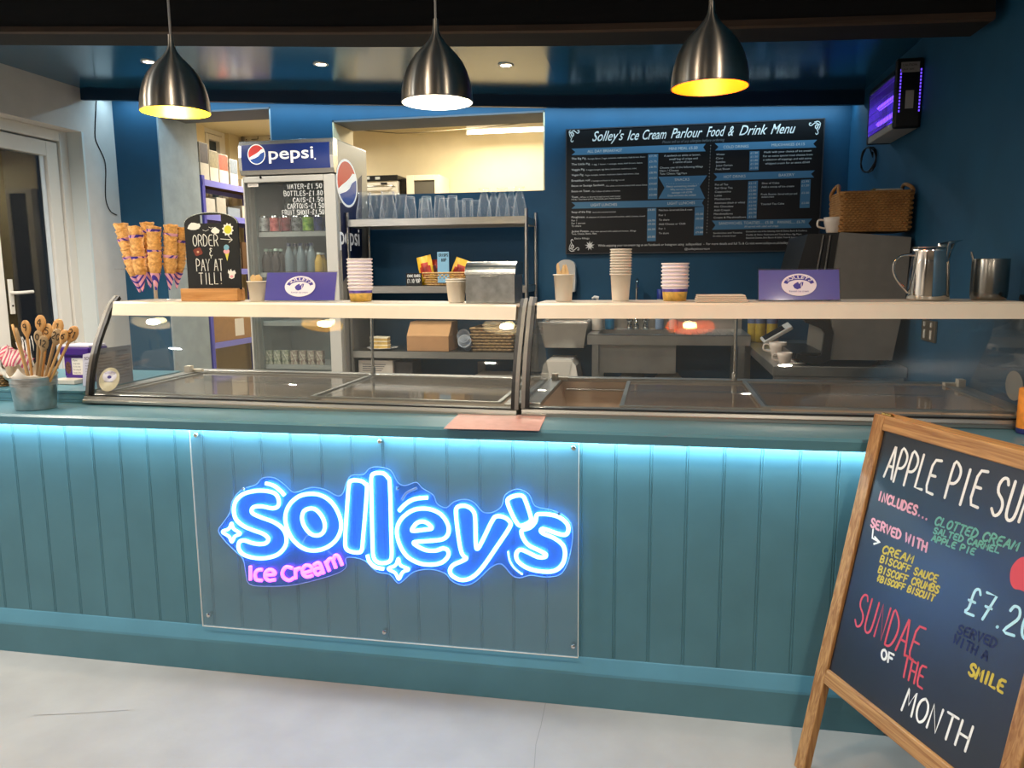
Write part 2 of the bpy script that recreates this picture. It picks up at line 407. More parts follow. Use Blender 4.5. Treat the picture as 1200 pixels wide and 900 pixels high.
# back wall with the doorway (left) and the hatch (middle)
T = .36
def wall_xz(name, x0, x1, z0, z1, y0, y1, m, holes):
    mb = MB()
    X = sorted({x0, x1, *[h[0] for h in holes], *[h[1] for h in holes]}); Z = sorted({z0, z1, *[h[2] for h in holes], *[h[3] for h in holes]})
    for a, b in zip(X, X[1:]):
        for c, d in zip(Z, Z[1:]):
            if any(h[0]-1e-6 <= a and b <= h[1]+1e-6 and h[2]-1e-6 <= c and d <= h[3]+1e-6 for h in holes): continue
            mb.box(a, y0, c, b, y1, d)
    return structure(mb.build(name, m))
H1 = (-3.738, -2.81, 0.0, 2.60); H2 = (-2.337, -.797, 1.955, 2.484)
wall_xz('wall_back', -4.5, 1.5, 0, 2.9, WB, WB+T-.012, NAVY, [H1, H2])
wall_xz('wall_back_room_face', -4.5, 1.5, 0, 2.9, WB+T-.012, WB+T, CREAM, [H1, H2])
# linings of the openings: grey-blue jamb of the doorway, dark soffits, cream jamb of the hatch
mb = MB(); mb.box(H1[0]-.25, WB+T, 0, H1[0]+.012, WB+.50, 2.74); mb.box(H1[0], WB+.002, 0, H1[0]+.012, WB+T, H1[3]); mb.box(H1[1]-.012, WB+.002, 0, H1[1], WB+T, H1[3]); structure(mb.build('trim_doorway_jamb', GREYW))
SOFF = mat('grey_soffit_paint', '#6b6c70', .7)
mb = MB(); mb.box(H1[0], WB+.002, H1[3]-.012, H1[1], WB+T, H1[3]); structure(mb.build('trim_doorway_soffit', SOFF))
mb = MB(); mb.box(H2[0], WB+.002, H2[3]-.012, H2[1], WB+T, H2[3]); structure(mb.build('trim_hatch_soffit', SOFF))
mb = MB(); mb.box(H2[0], WB+.002, H2[2], H2[0]+.01, WB+T, H2[3]); mb.box(H2[1]-.01, WB+.002, H2[2], H2[1], WB+T, H2[3]); structure(mb.build('trim_hatch_jamb', CREAM))
# right wall, left wall (with the glazed door in a recess), wall behind the customers
mb = MB(); mb.box(XR, -6, 0, XR+.2, WB, 2.9); structure(mb.build('wall_right', NAVY))
D0, D1 = 1.05, 2.72       # recess of the door along y
DZ = 2.42
mb = MB()
for (a, b, c, d) in ((-6, D0, 0, 2.9), (D1, WB, 0, 2.9), (D0, D1, DZ, 2.9)): mb.box(XL-.3, a, c, XL, b, d)
structure(mb.build('wall_left', WHITEW))
mb = MB(); mb.box(-4.4, -6.2, 0, 1.4, -6, 2.9); structure(mb.build('wall_front', mat('warm_room_wall', '#b8aa98', .8, noise=.04)))
# back room behind the openings
mb = MB(); mb.box(-4.5, 4.95, 0, 1.5, 5.1, 2.9); structure(mb.build('wall_back_room_far', CREAM))
mb = MB()
YW0, YW1 = atx(240, 160, XL-.02).y, atx(268, 160, XL-.02).y; ZW1 = atx(255, 150, XL-.02).z
for (a, b, c, d) in ((WB+T, YW0, 0, 2.9), (YW1, 4.95, 0, 2.9), (YW0, YW1, ZW1, 2.9), (YW0, YW1, 0, 1.2)): mb.box(XL-.25, a, c, XL-.02, b, d)
structure(mb.build('wall_back_room_left', CREAM))
mb = MB(); mb.box(1.3, WB+T, 0, 1.5, 4.95, 2.9); structure(mb.build('wall_back_room_right', CREAM))
mb = MB(); mb.box(-4.4, WB+T, 2.745, 1.5, 5.0, 2.86); structure(mb.build('ceiling_back_room', mat('cream_ceiling', '#d9cca8', .85)))
# beam across the ceiling
mb = MB()
bp_ = [(0, 38), (200, 38.4), (400, 39), (653, 36.7), (760, 34.8), (1000, 28), (1165, 22.8)]
bot = [aty(x, y, .75) for x, y in bp_]
bot = [bot[0]+(bot[0]-bot[1])*1.1] + bot
n = len(bot); vs = []
for i, b in enumerate(bot):
    x = min(b.x, XR-.004)
    top = ceil_z(x)+.06
    vs += [(x, .745, b.z+.012), (x, .762, b.z), (x, .965, b.z+.004), (x, .975, top), (x, .75, top)]
for i in range(n-1):
    for k in range(5):
        k2 = (k+1) % 5
        mb.add([vs[i*5+k], vs[i*5+k2], vs[i*5+5+k2], vs[i*5+5+k]], [(3, 2, 1, 0)])
mb.add(vs[-5:], [(0, 1, 2, 3, 4)]); mb.add(vs[:5], [(4, 3, 2, 1, 0)])
structure(mb.build('trim_ceiling_beam', BEAMM))
# brown highlight on the beam's lower edge, painted as a paler strip
mb = MB()
for a, b in zip(bot, bot[1:]):
    xa, xb = min(a.x, XR-.004), min(b.x, XR-.004)
    mb.add([(xa, .738, a.z), (xb, .738, b.z), (xb, .738, b.z+.022), (xa, .738, a.z+.022), (xa, .765, a.z-.002), (xb, .765, b.z-.002)], [(0, 1, 2, 3), (4, 5, 1, 0)])
structure(mb.build('trim_beam_highlight', wood('brown_edge_highlight', '#3a2a1e', '#4c3828', 'X', 2, .7)))
# pelmet hiding the light strip in front of the back wall
mb = MB()
fb = [aty(x, y, 2.72) for x, y in ((118.7, 115.5), (250, 119), (400, 122.2), (663, 126), (760, 125.4), (1002, 122.8))]
fb[0].x = XL+.003; fb[-1].x = XR-.003
for a, b in zip(fb, fb[1:]):
    ta, tb = ceil_z(a.x)+.03, ceil_z(b.x)+.03
    mb.add([(a.x, 2.72, a.z), (b.x, 2.72, b.z), (b.x, 2.72, tb), (a.x, 2.72, ta), (a.x, 2.75, a.z), (b.x, 2.75, b.z), (b.x, 2.75, tb), (a.x, 2.75, ta)],
           [(0, 1, 2, 3), (5, 4, 7, 6), (4, 5, 1, 0)])
mb.add([(fb[0].x, 2.72, fb[0].z), (fb[0].x, 2.72, 2.8), (fb[0].x, 2.75, 2.8), (fb[0].x, 2.75, fb[0].z)], [(0, 1, 2, 3)])
structure(mb.build('trim_pelmet', mat('navy_pelmet_paint', '#0d2c46', .4)))
# glazed door in the left wall
xd = XL-.17
dr = thing('door_1', 'white plastic framed glazed door set into the left wall', 'door', (xd, 2.0, 0))
dr['kind'] = 'structure'
mb = MB()
def ring(mb, x0, x1, ya, yb, za, zb, w):
    mb.box(x0, ya, za, x1, ya+w, zb); mb.box(x0, yb-w, za, x1, yb, zb)
    mb.box(x0, ya+w, zb-w, x1, yb-w, zb); mb.box(x0, ya+w, za, x1, yb-w, za+w)
ring(mb, xd-.03, xd+.05, D0, D1-.02, 0, DZ, .075); mb.build('door_frame', UPVC, dr, bevel=.004)
YH = 2.0
mb = MB(); ring(mb, xd-.025, xd+.035, YH-.055, 2.615, .03, DZ-.085, .105); mb.build('door_leaf', UPVC, dr, bevel=.006)
mb = MB(); ring(mb, xd-.025, xd+.035, D0+.085, YH-.065, .03, DZ-.085, .105); mb.build('door_leaf', UPVC, dr, bevel=.006)
mb = MB(); mb.box(xd-.004, YH+.06, .13, xd+.002, 2.52, DZ-.19); mb.box(xd-.004, D0+.18, .13, xd+.002, YH-.16, DZ-.19)
mb.build('glass', sheet_glass('door_glass', (.75, .8, .82), .05), dr)
hb = MB(); p = atx(13, 345, xd+.04)
hb.box(xd+.035, p.y-.018, p.z-.13, xd+.045, p.y+.018, p.z+.10)
hd = hb.build('handle_plate', mat('white_enamel', '#d9d5cc', .3), dr, bevel=.003)
hb = MB(); hb.tube([(xd+.04, p.y, p.z+.01), (xd+.085, p.y, p.z+.01), (xd+.09, p.y+.02, p.z+.01), (xd+.09, p.y+.13, p.z+.015)], .011, 8)
hb.build('handle_lever', _mc['white_enamel'], dr)
hb = MB(); hb.lathe([(.001, 0), (.007, 0), (.007, .003), (0, .003)], 10, M=Matrix.Translation((xd+.045, p.y, p.z-.075)) @ Matrix.Rotation(math.pi/2, 4, 'Y'))
hb.build('keyhole', BLACK, dr)
mb = MB(); mb.box(xd+.005, 2.47, .13, xd+.012, 2.505, DZ-.19); mb.build('glazing_bead', mat('bright_bead', '#dfe6ea', .3), dr)
mb = MB(); mb.box(XL-.3, D1-.02, 0, XL+.001, D1+.001, DZ); structure(mb.build('trim_door_reveal', mat('white_reveal', '#d5dcdc', .7)))
# the dark yard seen through the door
mb = MB(); mb.box(-6.2, 0.4, -.02, XL-.33, 4.2, .0); structure(mb.build('ground_yard', mat('yard_paving', '#3b4046', .8, noise=.3, scale=4)))
mb = MB(); mb.box(-6.4, .4, 0, -6.2, 4.2, 2.6); structure(mb.build('wall_yard', mat('yard_wall', '#4a4741', .9, noise=.2, scale=4)))
# window of the back room
wn = thing('window_1', 'small white framed window in the back room', 'window', (XL-.1, 4.58, 1.9)); wn['kind'] = 'structure'
mb = MB(); ring(mb, XL-.12, XL-.06, YW0, YW1, 1.2, ZW1, .06); mb.build('window_frame', UPVC, wn, bevel=.004)
mb = MB(); ring(mb, XL-.11, XL-.05, YW0+.065, YW1-.065, 1.27, ZW1-.065, .05); mb.build('window_sash', UPVC, wn, bevel=.004)
mb = MB(); mb.box(XL-.095, YW0+.11, 1.32, XL-.09, YW1-.11, ZW1-.115); mb.build('glass', mat('night_window_glass', '#39454d', .05), wn)

# ================================================================ the counter
ct = thing('service_counter', 'long teal panelled serving counter along the whole room with lit ledge', 'counter', (-1.05, 0, 0))
CX0, CX1 = -4.09, 1.155
pitch = .10854; g0 = -2.298
gx = [g0+i*pitch for i in range(-17, 34) if CX0+.02 < g0+i*pitch < CX1-.02]
prof = [(CX0, 0)]
for g in gx: prof += [(g-.0058, 0), (g-.0042, .0022), (g-.0026, .0022), (g-.0010, .0002), (g+.0010, .0002), (g+.0026, .0022), (g+.0042, .0022), (g+.0058, 0)]
prof += [(CX1, 0)]
mb = MB(); vs = [(x, y, z) for z in (.1, .9) for x, y in prof]; k = len(prof)
mb.add(vs, [(i, i+1, k+i+1, k+i) for i in range(k-1)])
mb.box(CX0, .004, 0, CX1, .02, .915)
mb.build('panelling', TEAL, ct)
mb = MB(); mb.sweep([(0, 0), (0, .9), (-.0005, .9)][:0] or [(-.022, 0), (-.022, .108), (-.020, .116), (-.002, .158), (0, .161), (0.004, .161), (.004, 0)], CX0, CX1)
mb.build('plinth', TEAL, ct)
mb = MB(); mb.sweep([(-.062, .884), (-.064, .912), (-.056, .92), (.186, .92), (.186, .90), (-.042, .90), (-.044, .884)], CX0, CX1)
mb.build('ledge', TEAL, ct)
sc_ = thing('side_counter', 'raised teal worktop left of the freezers behind the counter ledge', 'counter', (-3.1, .5, 0))
mb = MB(); mb.box(CX0, .19, .93, -2.145, .205, .955); mb.box(CX0, .188, .955, -2.145, .80, .966); mb.box(-2.16, .205, .93, -2.145, .80, .955)
mb.build('raised_worktop', TEAL, sc_, bevel=.002)
mb = MB(); mb.box(CX0, .70, 0, -2.165, .78, .955); mb.box(-2.165, .205, 0, -2.147, .78, .93); mb.build('side_panel', mat('white_board', '#c9c6bf', .6), sc_)
mb = MB(); mb.box(CX0, .1885, .9205, -2.145, .205, .930); mb.build('upstand', TEAL, sc_)
mb = MB(); mb.box(CX0, -.017, .897, CX1, -.005, .9); mb.build('light_strip', mat('led_strip', '#bfe6ff', .5, emit=(.5, .82, 1.), estr=4), ct)

# clear panel screwed to the counter front
pn = thing('clear_panel', 'large clear plastic panel screwed to the middle of the counter front', 'panel', (-.9, -.02, .52))
PZ0, PZ1, PX0, PX1 = .168, .872, -1.572, -.240
ACR = sheet_glass('clear_panel_plastic', (.98, .985, .99), .045, .035, (.42, .70, 1.0), .04)  # blue haze colour imitates the neon's glow on the panel
mb = MB(); mb.box(PX0, -.024, PZ0, PX1, -.020, PZ1); mb.build('sheet', ACR, pn)
EDGE = mat('bright_plastic_edge', '#e6e2da', .3, spec=.8)
mb = MB()
for a in ((PX0-.001, PZ0-.001, PX0+.001, PZ1), (PX1-.001, PZ0-.001, PX1+.001, PZ1), (PX0, PZ0-.001, PX1, PZ0+.001)): mb.box(a[0], -.0245, a[1], a[2], -.0195, a[3])
mb.build('edge', EDGE, pn)
for x, y in ((228, 507), (444, 514), (674, 524), (243, 722), (449.5, 742), (673, 759)):
    q = aty(x, y, -.03); q.z = min(max(q.z, PZ0+.016), PZ1-.014); q.x = min(max(q.x, PX0+.016), PX1-.016)
    mb = MB(); mb.lathe([(.0, -.001), (.006, 0), (.0075, .002), (.0075, .024), (.006, .0255), (0, .026)], 14, M=Matrix.Translation((q.x, -.0015, q.z)) @ Matrix.Rotation(math.pi/2, 4, 'X'))
    mb.build('fixing', CHROME, pn)

# ================================================================ neon sign
SY = -.030
def c1(p): return (250+p[0]/5.625, 540+p[1]/5.625)
def c2(p): return (390+p[0]/5.625, 540+p[1]/5.625)
def c3(p): return (520+p[0]/5.625, 550+p[1]/5.625)
sg = thing('neon_sign', 'glowing blue outlined cursive shop name sign with pink ice cream words', 'neon sign', (-.9, SY, .55))
NEB = mat('blue_neon_tube', '#bfe0ff', .4, emit=(.13, .44, 1.0), estr=14.0)
NEP = mat('pink_neon_tube', '#ff8cff', .4, emit=(1.0, .13, 1.0), estr=2.6)
OFFT = mat('unlit_tube', '#7d93b5', .4)
def P3(seq, f, y=SY-.008): return [aty(*f(p), y) for p in seq]
def neon(nm, seq, f, m, closed=True, r=.0062, n=5):
    pts = catmull([Vector((*p, 0)) for p in seq], n, closed)
    mb = MB(); mb.tube(P3([(p.x, p.y) for p in pts], f), r, 8, closed, flat=(0, 1, 0)); return mb.build(nm, m, sg)
def sharp(seq, i): return seq[:i]+[seq[i]]*2+seq[i+1:]
neon('letter_tube', [(270,200),(200,218),(150,262),(135,325),(150,385),(200,430),(270,460),(330,482),(362,512),(350,540),(310,550),(250,540),(205,525),(172,535),(166,575),(195,615),(260,638),(340,642),(420,620),(470,570),(482,510),(460,450),(400,405),(320,375),(265,350),(252,325),(272,303),(330,302),(390,314),(425,300),(432,262),(412,220),(370,203),(320,197)], c1, NEB)
neon('letter_tube', [(650,218),(570,232),(505,285),(475,360),(485,440),(525,520),(590,575),(660,592),(740,575),(810,520),(842,440),(830,360),(785,280),(720,232)], c1, NEB)
neon('letter_tube', [(635,315),(595,335),(585,385),(605,440),(645,483),(690,492),(725,470),(735,420),(715,365),(675,322)], c1, NEB)
neon('letter_tube', [(130,130),(108,150),(98,250),(82,500),(85,570),(110,595),(160,605),(190,590),(200,500),(225,190),(212,152),(185,133)], c2, NEB)
neon('letter_tube', [(275,84),(255,105),(254,200),(262,550),(268,630),(290,665),(330,675),(375,662),(388,620),(385,500),(376,160),(362,110),(335,84),(305,80)], c2, NEB)
neon('letter_tube', [(590,315),(520,330),(450,385),(422,460),(440,550),(490,630),(570,675),(650,685),(720,670),(762,625),(755,588),(725,578),(680,592),(620,590),(570,570),(532,541),(570,533),(680,525),(735,512),(762,475),(758,420),(720,360),(660,325)], c2, NEB)
neon('letter_tube', [(525,462),(532,435),(560,407),(600,401),(635,420),(652,446),(600,455)], c2, NEB)
neon('letter_tube', [(120,240),(88,252),(80,290),(95,430),(112,530),(130,570),(149,586),(120,605),(62,632),(40,668),(60,705),(120,730),(190,710),(260,640),(350,510),(430,390),(438,350),(400,317),(350,310),(320,338),(250,480),(222,524),(211,490),(207,320),(190,270),(155,245)], c3, NEB)
neon('letter_tube', [(485,172),(432,190),(420,217),(445,285),(478,348),(505,372),(550,358),(575,335),(567,290),(540,210),(522,178)], c3, NEB)
neon('letter_tube', [(640,295),(612,303),(603,345),(570,383),(520,400),(512,418),(525,455),(560,500),(640,540),(672,560),(665,578),(620,578),(560,550),(510,530),(480,550),(485,600),(540,645),(620,670),(720,672),(780,630),(800,560),(785,500),(730,455),(660,425),(640,405),(660,393),(740,420),(800,432),(822,400),(810,355),(760,315),(700,298)], c3, NEB)
neon('accent_tube', [(345,148),(400,165),(445,200),(470,228)], c1, NEB, False)
neon('accent_tube', [(437,330),(480,285),(540,252),(625,243)], c2, NEB, False)
neon('accent_tube', [(228,622),(242,665),(280,700),(335,712)], c2, NEB, False)
o = neon('accent_tube', [(455,258),(490,210),(555,180)], c2, OFFT, False, .0045); o['label'] = 'short unlit curved tube over the letter e'
neon('star_tube', [(120,412),(134,448),(178,480),(142,498),(122,535),(104,500),(60,468),(102,448)], c1, NEB, True, .005)
neon('star_tube', [(432,645),(446,688),(500,715),(460,735),(435,780),(412,740),(365,712),(412,690)], c2, NEB, True, .005)
mb = MB()
for p in catmull([Vector((*p, 0)) for p in [(425,545),(435,600),(465,650),(515,690)]], 5, False):
    q = aty(*c3((p.x, p.y)), SY-.008); mb.lathe([(0, -.0035), (.0035, 0), (0, .0035)], 8, q)
o = mb.build('accent_tube', NEB, sg); o['label'] = 'dotted row of small lights left of the last letter'
for st in ([[(245,695),(245,785)]], [[(322,718),(290,722),(275,750),(285,783),(322,788)]], [[(340,753),(405,748),(395,725),(370,718),(345,735),(342,765),(365,788),(408,783)]],
           [[(522,708),(480,700),(455,735),(465,770),(500,788),(530,772)]], [[(540,708),(543,778)], [(543,730),(555,712),(575,708)]],
           [[(590,740),(652,722),(640,695),(610,690),(588,715),(594,750),(620,765),(655,755)]], [[(662,688),(690,672),(708,688),(728,745)], [(708,708),(680,708),(668,730),(690,750),(718,728)]],
           [[(738,660),(766,728)], [(748,685),(760,652),(785,650),(808,708)], [(790,660),(802,626),(825,632),(850,690)]]):
    mb = MB()
    for s_ in st: mb.tube(P3([(p.x, p.y) for p in catmull([Vector((*p, 0)) for p in s_], 4, False)], c1), .0062, 8, False, flat=(0, 1, 0))
    mb.build('small_letter_tube', NEP, sg)
ol = [(256,622),(262,612),(270,600),(272,588),(283,574),(300,568),(308,560),(322,560),(335,569),(345,577),(365,571),(382,574),(395,581),(402,578),(406,566),(412,557),(426,556),(433,549),(443,547),(458,551),(466,565),(475,569),(488,565),(495,572),(508,580),(512,590),(523,595),(532,588),(545,585),(556,589),(566,600),(578,600),(588,593),(592,580),(606,573),(620,579),(627,593),(645,597),(662,605),(671,620),(668,650),(658,672),(640,676),(622,674),(610,677),(600,674),(588,661),(575,665),(558,681),(544,686),(530,681),(522,672),(505,667),(485,670),(473,680),(466,683),(457,673),(442,670),(428,657),(412,653),(405,655),(406,664),(395,672),(365,681),(340,686),(310,687),(292,684),(288,670),(285,655),(275,645),(265,635)]
ol3 = [aty(p.x, p.y, SY) for p in catmull([Vector((*p, 0)) for p in ol], 3, True)]
def blue_glow_sheet():
    m = sheet_glass('sign_backing_plastic', (.80, .88, 1.0), .05, .20, (.05, .26, .85)); return m  # clear backing; the tubes' blue glow is put into its haze colour
mb = MB(); mb.prism([(p.x, p.z) for p in ol3], (0, SY+.003, 0), (1, 0, 0), (0, 0, 1), .004); mb.build('backing', blue_glow_sheet(), sg)
mb = MB(); mb.tube([(p.x, SY-.001, p.z) for p in ol3], .0012, 6, True, flat=(0, 1, 0)); mb.build('backing_edge', mat('edge_lit_plastic', '#9cc4ff', .3, spec=.8), sg)  # pale blue colour stands in for the glowing edge
for x, y in ((287, 572), (467, 572), (655, 602)):
    q = aty(x, y, SY)
    mb = MB(); mb.lathe([(0, 0), (.005, 0), (.005, .009), (.003, .011), (0, .011)], 10, M=Matrix.Translation((q.x, SY-.001, q.z)) @ Matrix.Rotation(math.pi/2, 4, 'X')); mb.build('screw_cap', CHROME, sg)
mb = MB()
for p in ((430,545),(260,180)): pass
mb.tube([aty(*c1((655, 478)), SY-.004), aty(*c1((610, 500)), SY-.004), aty(*c1((585, 545)), SY-.004)], .001, 6); mb.tube([aty(*c1((755, 595)), SY-.004), aty(*c1((785, 620)), SY-.004)], .001, 6)
mb.build('wire', mat('clear_wire', '#aebbd0', .4), sg)
# ================================================================ pendant lamps
def pendant(name, label, x, zr, inner, bulbcol, power):
    t = thing(name, label, 'pendant lamp', (x, 0, zr), 'pendant lamps over the counter')
    R = .108; H = .205
    pr = [(.108, 0), (.1075, .012), (.106, .035), (.101, .062), (.092, .090), (.079, .116), (.062, .138), (.044, .157), (.029, .172), (.019, .186), (.0125, .198), (.0095, .212), (.0085, .225), (.008, .24)]
    mb = MB(); mb.lathe([(r, z) for r, z in pr], 48, caps=False); mb.build('shade', NICKEL, t, world=False)
    mb = MB(); mb.lathe([(max(r-.0025, .004), z) for r, z in pr[:-3]][::-1], 48, caps=False); mb.build('shade_lining', inner, t, world=False)
    mb = MB(); mb.lathe([(.1085, 0), (.1092, .002), (.1085, .004), (.1055, .004), (.1055, 0), (.1085, 0)], 48, caps=False); mb.build('rim', NICKEL, t, world=False)
    top = ceil_z(x)-zr
    mb = MB(); mb.tube([(0, 0, .235), (0, 0, top-.03)], .0038, 8); mb.build('cord', mat('pale_flex', '#a7a29a', .5), t, world=False)
    mb = MB(); mb.lathe([(.045, top), (.045, top-.02), (.02, top-.035), (.006, top-.04), (0, top-.04)][::-1], 24); mb.build('ceiling_rose', NICKEL, t, world=False)
    mb = MB(); mb.lathe([(.018, .125), (.018, .165)], 16); mb.build('lamp_holder', BLKPL, t, world=False)
    mb = MB(); mb.lathe([(0, .035), (.016, .040), (.027, .055), (.030, .072), (.027, .09), (.018, .108), (.015, .125)], 20)
    mb.build('bulb', mat('bulb_'+name, '#fff4df', .4, emit=bulbcol, estr=22 if power > 5 else 7), t, world=False)
    d = bpy.data.lights.new('pendant_light', 'POINT'); d.energy = power; d.color = bulbcol; d.shadow_soft_size = .03
    o = bpy.data.objects.new('pendant_light', d); o.location = (0, 0, .022); o.parent = t; COL.objects.link(o)
    return t
LY = mat('yellow_lamp_lining', '#f3d22a', .35); LW = mat('white_lamp_lining', '#f6efe0', .35); LO = mat('orange_gold_lamp_lining', '#f0801a', .35)
PY = aty(206, 132, 0); PM = aty(512.5, 120.5, 0); PR = aty(831.5, 103, 0)
pendant('pendant_lamp', 'brushed metal pendant lamp with yellow inside, leftmost over the counter', PY.x, PY.z, LY, (1.0, .80, .40), P_PEND[0])
pendant('pendant_lamp', 'brushed metal pendant lamp with white inside, middle of the three in view', PM.x, PM.z, LW, (1.0, .93, .82), P_PEND[1])
pendant('pendant_lamp', 'brushed metal pendant lamp with orange inside, nearest the menu board', PR.x, PR.z, LO, (1.0, .50, .14), P_PEND[2])
pendant('pendant_lamp', 'brushed metal pendant lamp beyond the left end of the picture by the door', PY.x-.90, PY.z, LW, (1.0, .90, .74), P_PEND[3])
# recessed spots of the ceiling over the serving side, seen ones and added ones
def ceiling_spot(lb, x, y, z, k=1.0):
    t = thing('ceiling_spot', lb, 'ceiling light', (x, y, z), 'recessed spots in the navy ceiling')
    mb = MB(); mb.lathe([(.028, -.002), (.034, -.006), (.042, -.006), (.045, 0)], 24, caps=False); mb.build('trim_ring', mat('pale_ring', '#c9c6bf', .3, .6), t, world=False)
    mb = MB(); mb.lathe([(0, -.003), (.028, -.003)][::-1], 20); mb.build('lamp_face', mat('spot_face', '#fff6e6', .4, emit=(1, .93, .82), estr=9), t, world=False)
    d = bpy.data.lights.new('spot_light', 'SPOT'); d.energy = P_DOWN*6*k; d.color = (1, .93, .82); d.spot_size = 2.7; d.spot_blend = .9; d.shadow_soft_size = .03
    o = bpy.data.objects.new('spot_light', d); o.location = (0, 0, -.012); o.parent = t; COL.objects.link(o)
for (x, y), lb in zip(((174, 72), (376, 75), (593, 76)), ('small recessed ceiling spot beside the left pendant lamp', 'small recessed ceiling spot between the left and middle pendant lamps', 'small recessed ceiling spot right of the middle pendant lamp')):
    z = 2.55
    for _ in range(6): q = atz(x, y, z); z = ceil_z(q.x)
    ceiling_spot(lb, q.x, q.y, z)
for x, lb in ((-1.9, 'added small ceiling spot hidden behind the beam on the left'), (-.65, 'added small ceiling spot hidden behind the beam in the middle')): ceiling_spot(lb, x, 1.12, ceil_z(x))  # unseen spots, added to brighten the serving side
ceiling_spot('added small ceiling spot over the door, left of the picture', -3.42, 1.22, ceil_z(-3.42), 3.0)  # unseen stronger spot, added to brighten the door and left wall


